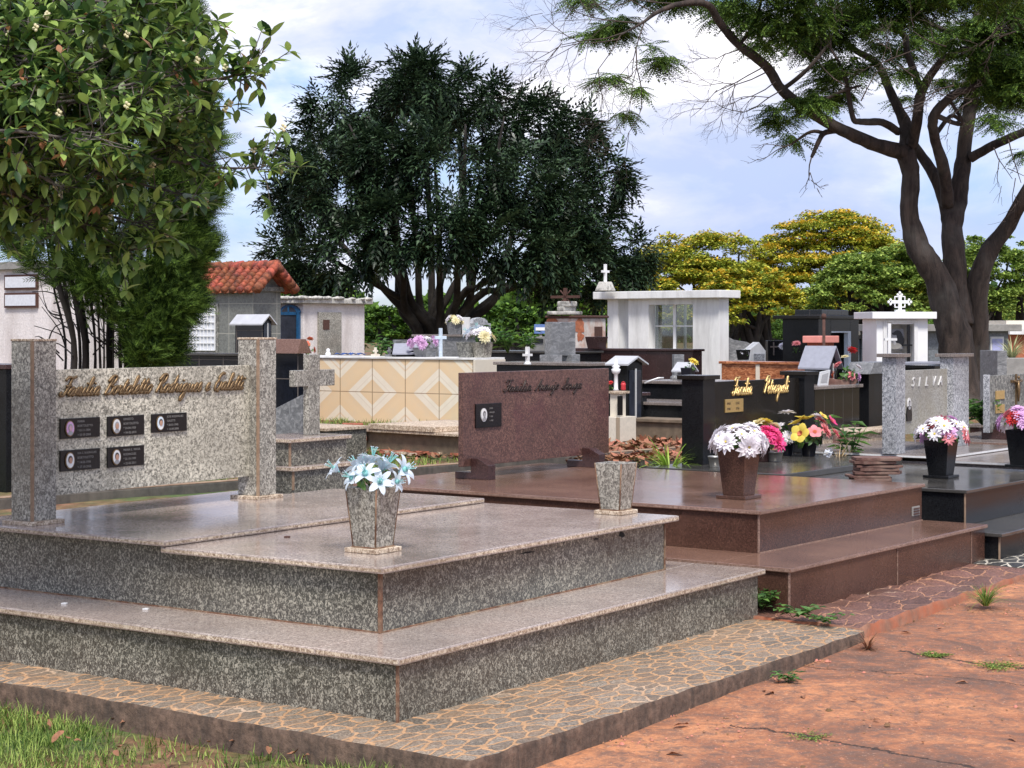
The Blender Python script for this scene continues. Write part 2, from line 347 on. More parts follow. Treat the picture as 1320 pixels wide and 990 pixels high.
M['petal_l'] = plain('lilac_petal', (.72, .45, .7), .6, .12, 40, isl=.25, trans=.25)
M['petal_y'] = plain('yellow_petal', (.85, .68, .12), .6, .1, 40, isl=.2, trans=.25); M['petal_c'] = plain('cream_petal', (.85, .78, .5), .6, .1, 40, trans=.25)
M['petal_r'] = plain('red_petal', (.6, .03, .03), .6, .1, 40, isl=.3, trans=.2); M['petal_o'] = plain('orange_petal', (.7, .2, .1), .6, .2, 40, isl=.3, trans=.2)
def glassmat():
    m, nt, p = newmat('window_glass'); t = NT(nt); out = [q for q in nt.nodes if q.type == 'OUTPUT_MATERIAL'][0]
    tr = t.n('BsdfTransparent'); tr.inputs[0].default_value = (.8, .84, .82, 1); gl = t.n('BsdfGlossy'); gl.inputs['Roughness'].default_value = .02
    fr = t.n('Fresnel'); fr.inputs[0].default_value = 1.7; ms = t.n('MixShader'); t.l(fr.outputs[0], ms.inputs[0]); t.l(tr.outputs[0], ms.inputs[1]); t.l(gl.outputs[0], ms.inputs[2])
    t.l(ms.outputs[0], out.inputs[0]); return m
M['glass'] = glassmat()
def stones(name, sx, sy, stone, grout, gw, rot, rnd=1.0, gvar=.3, darkamt=.4, bumpd=.006):
    """irregular stone pieces set in mortar"""
    m, nt, p = newmat(name); t = NT(nt); base = t.obj((sx, sy, 1), (0, 0, R(rot)))
    w = t.noise(base, 1.6, 3, .6); wv = t.n('VectorMath', operation='MULTIPLY_ADD'); t.l(w.outputs['Color'], wv.inputs[0]); wv.inputs[1].default_value = (.6, .6, 0); t.l(base, wv.inputs[2])
    vo = t.n('TexVoronoi', feature='DISTANCE_TO_EDGE', voronoi_dimensions='2D'); vo.inputs['Scale'].default_value = 1; vo.inputs['Randomness'].default_value = rnd; t.l(wv.outputs[0], vo.inputs['Vector'])
    vc = t.n('TexVoronoi', feature='F1', voronoi_dimensions='2D'); vc.inputs['Scale'].default_value = 1; vc.inputs['Randomness'].default_value = rnd; t.l(wv.outputs[0], vc.inputs['Vector'])
    o = t.obj(); fine = t.noise(o, 90, 3, .7, .8); med = t.noise(o, 7, 6, .7)
    sc1 = t.ramp(fine.outputs[0], [(.35, tuple(q*.35 for q in stone)), (.5, stone), (.65, tuple(min(1, q*1.8) for q in stone))])
    sp = t.n('SeparateColor'); t.l(vc.outputs['Color'], sp.inputs[0])
    sc1 = t.mix(1, sc1, t.ramp(sp.outputs[0], [(0, .65), (1, 1.25)]), 'MULTIPLY')
    dirt = t.noise(o, 3.1, 7, .7); sc1 = t.mix(t.ramp(dirt.outputs[0], [(.4, 0), (.75, darkamt)]), sc1, tuple(q*.8 for q in grout))
    gc = t.mix(t.ramp(med.outputs[0], [(.3, 0), (.7, 1)]), tuple(q*(1-gvar) for q in grout), tuple(min(1, q*(1+gvar)) for q in grout))
    pale = t.noise(o, 1.1, 3, .6); gc = t.mix(t.ramp(pale.outputs[0], [(.55, 0), (.66, .7)]), gc, (.56, .46, .36))
    wob = t.math('ADD', vo.outputs['Distance'], t.math('MULTIPLY', t.math('SUBTRACT', med.outputs[0], .5), .09))
    f = t.ramp(wob, [(gw*.7, 0), (gw*1.3, 1)]); c = t.mix(f, gc, sc1); t.l(c, p.inputs['Base Color'])
    t.l(t.mix(f, .9, .55), p.inputs['Roughness']); t.bump(t.math('ADD', f, t.math('MULTIPLY', fine.outputs[0], .25)), p, .7, bumpd); return m
M['mosaic'] = stones('stone_mosaic', 8.2, 14.5, (.2, .168, .13), (.46, .27, .14), .08, -55.8, 1.0, darkamt=.65)
M['crazy'] = stones('brown_stone_paving', 3.4, 6.0, (.15, .072, .055), (.4, .2, .12), .03, -53.4, 1, darkamt=.3, bumpd=.012)
M['blackpave'] = stones('black_stone_paving', 6, 11, (.04, .04, .04), (.5, .46, .38), .06, -53.4, .8, darkamt=.1)
def roadmat():
    m, nt, p = newmat('red_earth_concrete'); t = NT(nt); o = t.obj(space='World')
    a = t.noise(o, 1.1, 9, .72, .6); b_ = t.noise(t.obj((1, 1, 1), space='World'), 14, 6, .75, .5); f = t.noise(o, 70, 4, .7)
    c = t.ramp(a.outputs[0], [(.38, (.14, .07, .045)), (.48, (.36, .14, .065)), (.6, (.57, .24, .105))])
    c = t.mix(t.ramp(b_.outputs[0], [(.42, .0), (.62, .85)]), c, (.15, .09, .068)); c = t.mix(t.ramp(b_.outputs[0], [(.28, .6), (.4, 0)]), c, (.56, .26, .14))
    c = t.mix(t.ramp(f.outputs[0], [(.3, .35), (.5, 0)]), c, (.1, .055, .04)); c = t.mix(t.ramp(f.outputs[0], [(.6, 0), (.7, .7)]), c, (.66, .42, .28))
    g = t.n('SeparateXYZ'); t.l(o, g.inputs[0]); wob = t.noise(o, 2.2, 6, .7); wob2 = t.noise(o, 16, 3, .7)
    hgt = t.math('ADD', b_.outputs[0], t.math('MULTIPLY', f.outputs[0], .3))
    for (x0, y0, x1, y1, wd, xa, xb) in CRACKS:
        dx, dy = x1-x0, y1-y0; L = math.hypot(dx, dy); nx, ny = -dy/L, dx/L
        dd = t.math('SUBTRACT', t.math('ADD', t.math('MULTIPLY', g.outputs[0], nx), t.math('MULTIPLY', g.outputs[1], ny)), nx*x0+ny*y0)
        dd = t.math('ADD', dd, t.math('MULTIPLY', t.math('SUBTRACT', wob.outputs[0], .5), .32)); dd = t.math('ADD', dd, t.math('MULTIPLY', t.math('SUBTRACT', wob2.outputs[0], .5), .04))
        ln = t.ramp(t.math('ABSOLUTE', dd), [(wd*.35, 1), (wd*1.3, 0)])
        al = t.math('ADD', t.math('MULTIPLY', g.outputs[0], dx/L), t.math('MULTIPLY', g.outputs[1], dy/L)); a0 = (x0*dx+y0*dy)/L
        msk = t.math('MULTIPLY', t.math('GREATER_THAN', al, a0+xa), t.math('LESS_THAN', al, a0+xb)); ln = t.math('MULTIPLY', ln, msk)
        c = t.mix(ln, c, (.045, .028, .02)); hgt = t.math('SUBTRACT', hgt, t.math('MULTIPLY', ln, 2.5))
    t.l(c, p.inputs['Base Color']); p.inputs['Roughness'].default_value = .88; t.bump(hgt, p, .6, .012); return m
def road_z(x, y):
    k = ((x+.153)*.583+(y-6.73)*.812)      # distance along the kerb
    return -.125+.018*max(-3, min(9, k))
def roadpt(px, py):
    z = -.1
    for _ in range(6): x, y = W(px, py, z); z = road_z(x, y)
    return x, y, z
CRACKS = []
for (a, b, wd, s0, s1) in (((945, 932), (1190, 978), .012, -.0, 9), ((1075, 862), (1290, 880), .006, -.2, 2.2), ((1180, 842), (1320, 862), .014, -.1, 3)):
    p0 = roadpt(*a); p1 = roadpt(*b); CRACKS.append((p0[0], p0[1], p1[0], p1[1], wd, s0, s1))
M['road'] = roadmat()
def groundmat():
    m, nt, p = newmat('earth_and_grass'); t = NT(nt); o = t.obj(space='World')
    a = t.noise(o, .8, 7, .7); b_ = t.noise(o, 12, 6, .7)
    soil = t.ramp(b_.outputs[0], [(.3, (.09, .04, .022)), (.5, (.22, .1, .055)), (.7, (.36, .2, .12))])
    gr = t.ramp(b_.outputs[0], [(.3, (.03, .06, .014)), (.6, (.09, .14, .035)), (.75, (.2, .17, .07))])
    c = t.mix(t.ramp(a.outputs[0], [(.42, 1), (.56, 0)]), soil, gr); t.l(c, p.inputs['Base Color']); p.inputs['Roughness'].default_value = .95; t.bump(b_.outputs[0], p, .8, .03); return m
M['ground'] = groundmat()
def tilewall():
    """glazed tiles, each with diagonal bands; the pattern mirrors from tile to tile so that the bands form diamonds"""
    m, nt, p = newmat('diamond_tiles'); t = NT(nt); tc = t.n('TexCoord'); g = t.n('SeparateXYZ'); t.l(tc.outputs['Object'], g.inputs[0])
    def tri(v, per): return t.math('PINGPONG', v, per)
    TW, TH = TILE
    u = t.math('DIVIDE', g.outputs[1], TW); w = t.math('DIVIDE', t.math('SUBTRACT', g.outputs[2], TZ), TH)
    s = t.math('ADD', tri(u, 1.0), tri(w, 1.0))     # 0..2, constant along diagonals
    c = t.ramp(t.math('MULTIPLY', s, .5), [(0, (.72, .5, .27)), (.1, (.76, .55, .31)), (.105, (.8, .72, .6)), (.16, (.8, .72, .6)), (.165, (.72, .49, .27)), (.2, (.84, .76, .62)), (.3, (.84, .76, .62)), (.305, (.78, .56, .32)),
        (.5, (.8, .58, .34)), (.62, (.76, .54, .31)), (.625, (.82, .74, .62)), (.72, (.82, .74, .62)), (.725, (.7, .6, .48)), (.75, (.83, .76, .64)), (.8, (.83, .76, .64)), (.805, (.75, .53, .3)), (1, (.78, .58, .36))], 'LINEAR')
    n = t.noise(tc.outputs['Object'], 5, 6, .7); c = t.mix(t.ramp(n.outputs[0], [(.45, 0), (.8, .45)]), c, (.62, .55, .45)); c = t.mix(.22, c, (.8, .7, .54))
    def line(v): return t.math('GREATER_THAN', t.math('ABSOLUTE', t.math('SUBTRACT', t.math('FRACT', v), .5)), .489)
    f = t.math('MAXIMUM', line(u), line(w)); c = t.mix(f, c, (.3, .2, .12)); n2 = t.noise(tc.outputs['Object'], 3, 2, .5)
    t.l(c, p.inputs['Base Color']); p.inputs['Roughness'].default_value = .3; return m
TILE = (.545, .43); TZ = .02
M['tilewall'] = tilewall()
def gridtile(name, col, line, w, h, rough=.12, lw=.012, var=.3):
    m, nt, p = newmat(name); t = NT(nt); tc = t.n('TexCoord'); g = t.n('SeparateXYZ'); t.l(tc.outputs['Object'], g.inputs[0])
    def ln(v, s): return t.math('GREATER_THAN', t.math('ABSOLUTE', t.math('SUBTRACT', t.math('FRACT', t.math('DIVIDE', v, s)), .5)), .5-lw)
    f = t.math('MAXIMUM', ln(t.math('ADD', g.outputs[0], t.math('MULTIPLY', g.outputs[1], 1.0)), w), ln(g.outputs[2], h))
    n = t.noise(tc.outputs['Object'], 22, 4, .7, 1); c = t.mix(t.ramp(n.outputs[0], [(.35, 0), (.65, 1)]), tuple(q*(1-var) for q in col), tuple(q*(1+var) for q in col))
    c = t.mix(f, c, line); t.l(c, p.inputs['Base Color']); t.l(t.mix(f, rough, .8), p.inputs['Roughness']); return m
M['blktile'] = gridtile('black_tiles', (.01, .012, .018), (.12, .1, .085), .45, .28)
M['greytile'] = gridtile('grey_stone_slabs', (.17, .175, .16), (.36, .35, .3), .62, .55, .5)
M['greyblock'] = gridtile('grey_block', (.2, .22, .235), (.1, .1, .1), .9, .42, .6)
M['vtile'] = gridtile('black_vertical_tiles', (.012, .011, .011), (.1, .09, .08), .21, 5)
M['creamtile'] = gridtile('cream_tiles', (.72, .66, .55), (.35, .28, .2), 5, .42, .3, .006, .08)
# ------------------------------------------------------------------ camera, world, sun
cam = bpy.data.cameras.new('camera'); co = bpy.data.objects.new('camera', cam); COL.objects.link(co); sc.camera = co
cam.sensor_width = 36; cam.lens = 36*F/1320; cam.shift_y = -(495-YH)/1320; cam.clip_end = 2000; cam.clip_start = .05
co.location = (0, 0, H); co.rotation_euler = (R(90), 0, 0)
wd = bpy.data.worlds.new('World'); sc.world = wd; wd.use_nodes = True; nt = wd.node_tree
for n in list(nt.nodes): nt.nodes.remove(n)
t = NT(nt); out = t.n('OutputWorld'); bg = t.n('Background'); bg.inputs[1].default_value = .1; t.l(bg.outputs[0], out.inputs[0])
SUN_EL, SUN_AZ = 56, 174      # azimuth measured clockwise from +Y: behind and to the left of the camera
sky = t.n('TexSky', sky_type='NISHITA', sun_disc=False); sky.sun_elevation = R(SUN_EL); sky.sun_rotation = R(SUN_AZ); sky.air_density = 1; sky.dust_density = .6; sky.ozone_density = 2
tc = t.n('TexCoord'); mp = t.n('Mapping'); mp.inputs['Scale'].default_value = (1, 1, 2.6); mp.inputs['Location'].default_value = (.35, .2, .0); t.l(tc.outputs['Generated'], mp.inputs[0])
n1 = t.noise(mp.outputs[0], 3.2, 8, .55, .35); n2 = t.noise(mp.outputs[0], 7.5, 7, .58, .3)
skyc = t.mix(1, sky.outputs[0], (.9, 1.0, 1.3), 'MULTIPLY')
cl = t.ramp(n2.outputs[0], [(.36, (4.9, 5.6, 7.6)), (.5, (7.2, 7.3, 8.5)), (.6, (10.5, 10.2, 10.6))])
f = t.ramp(n1.outputs[0], [(.42, .0), (.5, .8), (.57, 1)])
c = t.mix(f, skyc, cl)
# bluer low band of the overcast
g = t.n('SeparateXYZ'); t.l(tc.outputs['Generated'], g.inputs[0]); n3 = t.noise(mp.outputs[0], 2.1, 5, .55)
band = t.math('MULTIPLY', t.ramp(g.outputs[2], [(0, 0), (.05, .9), (.1, .45), (.16, .0)]), t.ramp(n3.outputs[0], [(.35, .1), (.62, .8)])); c = t.mix(band, c, (3.6, 4.6, 7.4))
t.l(c, bg.inputs[0])
sl = bpy.data.lights.new('sun', 'SUN'); sl.energy = 3.2; sl.angle = R(14); sl.color = (1, .95, .88); so = bpy.data.objects.new('sun', sl); COL.objects.link(so)
az, el = R(SUN_AZ), R(SUN_EL); d = Vector((math.sin(az)*math.cos(el), math.cos(az)*math.cos(el), math.sin(el))); so.rotation_euler = d.to_track_quat('Z', 'Y').to_euler(); so.location = d*50
sc.view_settings.view_transform = 'Standard'; sc.view_settings.look = 'None'; sc.view_settings.gamma = 1; sc.view_settings.exposure = .42
# ------------------------------------------------------------------ ground, road, pavements
U1, V1 = uv(55.77); C1 = (-.4556, 7.3155)        # first tomb: corner of the lower slab
UR, VR = uv(53.4); CR = (1.49, 14.5)             # the row of the other tombs
K = (-.153, 6.73)                                # outer corner of the pavement
def ground_h(x, y):
    v = (x-K[0])*V1[0]+(y-K[1])*V1[1]; u = (x-K[0])*U1[0]+(y-K[1])*U1[1]
    a = min(1, max(0, (v-4.6)/.5)); h = -.13*(1-a)+(ZG-.02)*a
    if v < -.02: h = min(h, road_z(x, y)-.05)
    return h
xs = np.concatenate([np.linspace(-400, -14, 12), np.linspace(-12, 20, 110), np.linspace(24, 400, 12)]); ys = np.concatenate([np.linspace(-30, 2, 6), np.linspace(3, 30, 100), np.linspace(34, 600, 14)])
bg_ = B(); vs = []
for y in ys:
    for x in xs: vs.append((x, y, ground_h(x, y)+(0.012*math.sin(x*3.1)*math.sin(y*2.3+1))))
nx = len(xs); bg_.add(vs, [(j*nx+i, j*nx+i+1, (j+1)*nx+i+1, (j+1)*nx+i) for j in range(len(ys)-1) for i in range(nx-1)], 0, True)
tag(bg_.build('ground', M['ground']), kind='structure')
def P1(u, v): return (K[0]+U1[0]*u+V1[0]*v, K[1]+U1[1]*u+V1[1]*v)
b = B(); vs = []; us = np.linspace(-9, 22, 60); ws = np.linspace(0.02, -14, 24)
for w_ in ws:
    for u_ in us: x, y = P1(u_, w_+.04); vs.append((x, y, road_z(x, y)+.006*math.sin(u_*4+w_*3)))
b.add(vs, [(j*60+i, j*60+i+1, (j+1)*60+i+1, (j+1)*60+i) for j in range(23) for i in range(59)], 0, True); tag(b.build('road', M['road']), kind='structure')
kb = plain('worn_kerb', (.13, .085, .06), .9, .6, 22, bump=1, stain=(.045, .035, .028), stamt=.95, streak=True, stscale=9)
# left pavement with its kerb, built in the frame of the first tomb
def strip(u0, u1, v0, v1, top, mat, kmat, name, n=40, nz=.004, drop=.32, sl=0):
    """a pavement with an uneven front edge (u axis) and left edge (v axis)"""
    rnd = random.Random(int(u0*10)+5); b = B(); nu, nv = max(4, int((u1-u0)/.09)), max(4, int((v1-v0)/.12)); vs = []
    for j in range(nv+1):
        for i in range(nu+1):
            e = .008 if (j == 0 or i == 0) else nz
            u_ = u0+(u1-u0)*i/nu+(rnd.uniform(-1, 1)*.003 if i == 0 else 0); v_ = v0+(v1-v0)*j/nv+(rnd.uniform(-1, 1)*.003 if j == 0 else 0)
            vs.append((u_, v_, top+sl*v_+rnd.uniform(-1, 1)*e*(.5 if e > nz else 1)-(.008 if e > nz else 0)))
    nw = nu+1; b.add(vs, [(j*nw+i, j*nw+i+1, (j+1)*nw+i+1, (j+1)*nw+i) for j in range(nv) for i in range(nu)], 0, False)
    edge = [j*nw for j in range(nv, -1, -1)]+[i for i in range(1, nu+1)]
    low = [(vs[k][0]-(.006 if k % nw == 0 else 0), vs[k][1]-(.006 if k < nw else 0), vs[k][2]-drop) for k in edge]
    mid = [(vs[k][0]-.008+rnd.uniform(-1, 1)*.003, vs[k][1]-.008+rnd.uniform(-1, 1)*.003, vs[k][2]-.02) for k in edge]
    n0 = len(edge); bv = [vs[k] for k in edge]+mid+low
    b.add(bv, [(q*n0+i, q*n0+i+1, (q+1)*n0+i+1, (q+1)*n0+i) for q in (0, 1) for i in range(n0-1)], 1, True)
    return tag(b.build(name, [mat, kmat], loc=(K[0], K[1], 0), rz=55.0), kind='structure')
strip(0, 3.52, 0, 4.6, 0, M['mosaic'], kb, 'pavement')
kr = plain('brick_kerb', (.27, .14, .09), .9, .35, 8, bump=.8, stain=(.5, .13, .05), stamt=.95, stscale=3)
strip(3.535, 6.35, .03, 4.4, .012, M['crazy'], kr, 'pavement', nz=.014)
strip(6.37, 12, .05, 4.4, .02, M['blackpave'], kb, 'pavement')
# ------------------------------------------------------------------ first tomb (grey granite, two slabs)
def slabs(b, x0, x1, y0, y1, z, th=.03): b.box(x0, x1, y0, y1, z-th, z, 0, 1)
t1 = thing('tomb', 'large stepped grey granite double tomb nearest the camera, two polished slabs on top', 'tomb', (C1[0], C1[1], 0), 55.77)
h1, h2 = .266, .564; L1 = 3.312; ux, uy, a2 = .378, .383, 2.64; vB = 2.86
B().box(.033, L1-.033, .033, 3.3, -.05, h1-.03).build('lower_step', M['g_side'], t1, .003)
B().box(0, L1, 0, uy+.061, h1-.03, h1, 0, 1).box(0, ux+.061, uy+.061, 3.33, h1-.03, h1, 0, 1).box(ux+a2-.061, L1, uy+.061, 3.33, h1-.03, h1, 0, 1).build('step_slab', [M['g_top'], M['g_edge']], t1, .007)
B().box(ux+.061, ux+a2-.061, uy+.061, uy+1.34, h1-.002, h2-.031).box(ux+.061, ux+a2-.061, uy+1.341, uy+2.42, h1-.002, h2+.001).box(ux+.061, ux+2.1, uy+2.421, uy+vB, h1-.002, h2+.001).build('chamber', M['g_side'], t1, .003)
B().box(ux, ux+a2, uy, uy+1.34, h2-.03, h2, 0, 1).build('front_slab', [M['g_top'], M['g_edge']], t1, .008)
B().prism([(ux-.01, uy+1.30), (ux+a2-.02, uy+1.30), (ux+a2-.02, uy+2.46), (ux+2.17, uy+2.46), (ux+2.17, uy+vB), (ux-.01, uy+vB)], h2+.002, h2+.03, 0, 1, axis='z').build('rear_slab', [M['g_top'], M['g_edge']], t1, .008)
def joint(b, x, y, z0, z1, r=.006): b.box(x-r, x+r, y-r, y+r, z0, z1)
jb = B(); joint(jb, .033, .033, 0, h1-.031, .0055); joint(jb, ux+.061, uy+.061, h1+.001, h2-.031, .008); joint(jb, ux+a2-.061, uy+.061, h1+.001, h2-.031)
jb.box(ux+.055, ux+a2-.055, uy+.055, uy+.065, h1, h1+.006).box(ux+.055, ux+.065, uy+.055, uy+vB, h1, h1+.006)
jb.box(.028, L1-.03, .028, .04, h1-.036, h1-.0305).box(.028, .04, .028, 3.3, h1-.036, h1-.0305); jb.build('mortar_joint', M['rust_mortar'], t1)
# chipped scar and crack on the long side of the chamber
cr = B()
def flake(u, z, w, h):
    pts = [(u-w, z), (u-w*.3, z+h), (u+w*.5, z+h*.6), (u+w, z-h*.2), (u+w*.2, z-h*.6)]; cr.prism(pts, uy+.0585, uy+.063)
cr2 = B()
flake(ux+1.22, .50, .07, .006); flake(ux+2.12, .50, .03, .022); flake(ux+1.86, .505, .025, .006)
cr.build('chip', plain('dark_chip', (.012, .012, .012), .9), t1)
# ------------------------------------------------------------------ helper for pillars / headstones
def local(C, U_, V_, P): dx, dy = P[0]-C[0], P[1]-C[1]; return dx*U_[0]+dy*U_[1], dx*V_[0]+dy*V_[1]
def portrait(b, x, y, z, r, k=0, mi=(0, 1, 2, 3, 4)):
    """oval photograph: rim, pale ground, shoulders, face, hair. Stands in the XZ plane facing -Y"""
    def disc(cx, cz, rx, rz, yy, m, n=18, th=.0016):
        pts = [(cx+rx*math.cos(2*math.pi*i/n), cz+rz*math.sin(2*math.pi*i/n)) for i in range(n)]; b.prism(pts, yy-th, yy, m)
    disc(x, z, r, r*1.36, y, mi[0], 24, .006); disc(x, z, r*.84, r*1.2, y-.006, mi[1]); 
    disc(x, z-r*.78, r*.55, r*.36, y-.0075, mi[4]); disc(x, z+r*.18, r*.45, r*.6, y-.0085, mi[3]); disc(x, z+.02*r, r*.36, r*.5, y-.0098, mi[2])
# headstone 1 --------------------------------------------------------
h = thing('headstone', 'light grey granite headstone slung between two square pillars, five black oval photo plaques', 'headstone', (C1[0]+U1[0]*ux+V1[0]*uy, C1[1]+U1[1]*ux+V1[1]*uy, h2+.03), 55.77)
zb = h2+.03
CC = (h.location.x, h.location.y)
pl = W(36, 672, zb+.02); pr = W(338, 640, zb+.02)
lu, lv = local(CC, U1, V1, pl); ru, rv = local(CC, U1, V1, pr); lv = rv = (lv+rv)/2
dl = pl[1]; pw = along((pl[0], pl[1]), U1, 67)
pwv = along(pl, V1, 9)
hp = Z(440, dl)-zb
for (u, nm) in ((lu, 'l'), (ru, 'r')):
    q = B().box(u, u+pw, lv, lv+pwv, .02, hp); q.build('pillar', M['g_pale'], h, .004)
    q = B(); joint(q, u+.001, lv+.001, .02, hp, .007); q.build('mortar_joint', M['mortar'], h)
    B().box(u-.035, u+pw+.03, lv-.03, lv+pwv+.03, 0, .02, 0, 0).build('base_plate', M['g_edge'], h, .003)
    B().box(u-.003, u+pw+.003, lv-.003, lv+pwv+.003, hp, hp+.012).build('cap', M['g_edge'], h, .003)
# second pillar top 442
py = lv+pwv*.42; pt, pb = 1.383-zb, .708-zb+.02
B().box(lu+pw-.001, ru+.0, py, py+.03, pb, pt).build('panel', M['g_light'], h, .002)
WID = ru-lu-pw
def onpanel(px, pyx, plane_v, CC=CC, U_=U1, V_=V1):
    P0 = (CC[0]+V_[0]*plane_v, CC[1]+V_[1]*plane_v); t_ = along(P0, U_, px); return t_, Z(pyx, P0[1]+U_[1]*t_)
u0, zt0 = onpanel(75, 512, py); u1, zt1 = onpanel(318, 500, py)
b = B(); cursive(b, 'Familia Bortoletto Rodrigues e Galetti', (u1-u0)*.97, .042, face_M(u0, py-.007, (zt0+zt1)/2-zb), .0082, shear=.55)
b.build('lettering', M['bronze'], h)
PN = [((76, 540, 127, 566), 0, 'MARIA', 'BORTOLETTO', '* 03-11-1934', '+ 05-09-2004'), ((137, 537, 184, 563), 1, 'ERNESTO', 'BORTOLETTO', '* 24-04-1929', '+ 04-02-2010'), ((194, 534, 239, 558), 2, 'JOSE RODRIGUES', 'GALETTI', '* 28-03-1940', '+ 12-04-2008'), ((76, 581, 127, 608), 3, 'IDA C. RODRIGUES', 'BORTOLETTO', '* 14-03-1936', '+ 27-10-2002'), ((137, 577, 184, 603), 4, 'MARIA E. VIANA', 'RODRIGUES', '* 25-10-1949', '+ 22-06-2011')]
fmats = [M['bronze'], M['greyh'], M['skin'], M['hair'], M['white']]
for (bx, k, *tx) in PN:
    ua, za = onpanel(bx[0], bx[1], py); ub, zc = onpanel(bx[2], (bx[1]+bx[3])/2, py); _, zd = onpanel(bx[0], bx[3], py); za -= zb; zd -= zb
    q = B().box(ua, ub, py-.012, py-.001, zd, za).build('plaque', M['black'], h, .002)
    cx = ua+(ub-ua)*.22; cz = (za+zd)/2; w_ = (za-zd)*.36
    q2 = B(); portrait(q2, cx, py-.012, cz, w_*.82)
    q2.build('portrait', [M['bronze'], M['petal_l'] if k == 0 else M['white'] if k != 2 else M['petal_b'], M['skin2'] if k == 0 else M['skin'], M['greyh'] if k in (0, 1) else M['hair'], M['white'] if k in (3, 2) else M['greyh']], q)
    q3 = B(); tz = za-.028; s_ = (za-zd)*.16
    for i, s in enumerate(tx):
        wx = ua+(ub-ua)*.42; mx = (ub-.006-wx)/max(1, len(s))/.62; txt(q3, s, min(s_, mx), face_M(wx, py-.0125, za-(i+1)*(za-zd)*.225))
    q3.build('inscription', M['textgrey'], q)
# cross on a stepped pedestal behind the right pillar -------------------
cp = W(378, 638, h2); t_ = thing('cross_monument', 'grey granite cross on a two-stepped pedestal at the right pillar of the nearest headstone', 'cross', (cp[0], cp[1], h2+.03), 55.77)
wl = along(cp, U1, 458); 
B().box(0, wl-.02, 0, .42, -.56, .115).build('lower_block', M['g_side'], t_, .003); B().box(-.02, wl, -.02, .44, .115, .145, 0, 1).build('lower_slab', [M['g_top'], M['g_edge']], t_, .006)
B().box(.015, wl-.04, .04, .40, .145, .29).build('upper_block', M['g_side'], t_, .003); B().box(-.01, wl-.015, .015, .42, .29, .318, 0, 1).build('top_slab', [M['g_top'], M['g_edge']], t_, .006)
q = B(); joint(q, .001, .001, 0, .115, .006); joint(q, .016, .041, .145, .29, .006); q.build('mortar_joint', M['mortar'], t_)
c0 = (cp[0]+V1[0]*.2, cp[1]+V1[1]*.2); ca, cb = along(c0, U1, 393), along(c0, U1, 408); aa, ab = along(c0, U1, 375), along(c0, U1, 427); dd = c0[1]+U1[1]*ca
zt = Z(457, dd)-h2-.03; z1_, z2_ = Z(498, dd)-h2-.03, Z(477, dd)-h2-.03
b = B().prism([(ca, .318), (cb, .318), (cb, z1_), (ab, z1_), (ab, z2_), (cb, z2_), (cb, zt), (ca, zt), (ca, z2_), (aa, z2_), (aa, z1_), (ca, z1_)], .17, .215); b.build('cross', M['g_pale'], t_, .004)
# ------------------------------------------------------------------ tapered vases
def vase(label, px, py, z, hh, w, mat, basem, jm=None, theta=55.77, cat='vase', group=None, rim=None):
    P = W(px, py, z); e = thing('vase', label, cat, (P[0], P[1]+w*.5, z), theta, group)
    B().box(-w*.52, w*.52, -w*.52, w*.52, .001, .022).build('base', basem, e, .003)
    b = B(); a0, a1, tk = w*.36, w*.5, .014
    vs = []; 
    for (zz, a) in ((.022, a0), (hh, a1), (hh, a1-tk), (hh*.78, a1-tk-.012)):
        vs += [(-a, -a, zz), (a, -a, zz), (a, a, zz), (-a, a, zz)]
    fs = [(i, (i+1) % 4, 4+(i+1) % 4, 4+i) for i in range(4)]+[(4+i, 4+(i+1) % 4, 8+(i+1) % 4, 8+i) for i in range(4)]+[(8+i, 8+(i+1) % 4, 12+(i+1) % 4, 12+i) for i in range(4)]+[(12, 13, 14, 15), (3, 2, 1, 0)]
    b.add(vs, fs, [0]*4+[1]*4+[0]*4+[1, 0]); b.build('body', [mat, rim or mat], e, .002)
    if jm:
        q = B(); 
        for (sx, sy) in ((-1, -1), (1, -1), (-1, 1)): q.tube([(sx*(a0-.001), sy*(a0-.001), .022), (sx*(a1-.001), sy*(a1-.001), hh)], .0045, 4)
        q.box(-a0-.006, a0+.006, -a0-.006, a0+.006, .0225, .028); q.build('mortar_joint', jm, e)
    return e
def facing(px, z): pass
v1 = vase('speckled granite vase holding pale blue lilies on the nearest tomb', 479, 714, h2, .30, .182, M['g_pale'], M['g_edge'], M['rust_mortar'])
v2 = vase('empty granite vase standing at the right corner of the nearest tomb', 795, 664, h2, .285, .172, M['g_pale'], M['g_edge'], M['rust_mortar'])
# ------------------------------------------------------------------ second tomb (brown granite)
C2 = (1.5519, 10.1105); U2, V2 = uv(53.38); t2 = thing('tomb', 'stepped reddish brown granite tomb with a mirror polished top and brown headstone', 'tomb', (C2[0], C2[1], 0), 53.38)
g1, g2 = .2588, .5132; L2 = 2.854; wx, wy, b2 = .486, .459, 2.377; vT = 3.3
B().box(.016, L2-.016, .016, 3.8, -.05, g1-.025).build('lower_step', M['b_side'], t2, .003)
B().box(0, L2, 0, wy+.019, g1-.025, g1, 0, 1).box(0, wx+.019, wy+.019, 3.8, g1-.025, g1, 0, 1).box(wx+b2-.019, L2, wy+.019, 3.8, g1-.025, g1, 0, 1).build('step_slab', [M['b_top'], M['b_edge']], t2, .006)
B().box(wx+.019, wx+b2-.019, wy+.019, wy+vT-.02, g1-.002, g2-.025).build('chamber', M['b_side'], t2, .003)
B().box(wx, wx+b2, wy, wy+vT, g2-.025, g2, 0, 1).build('top_slab', [M['b_top'], M['b_edge']], t2, .006)
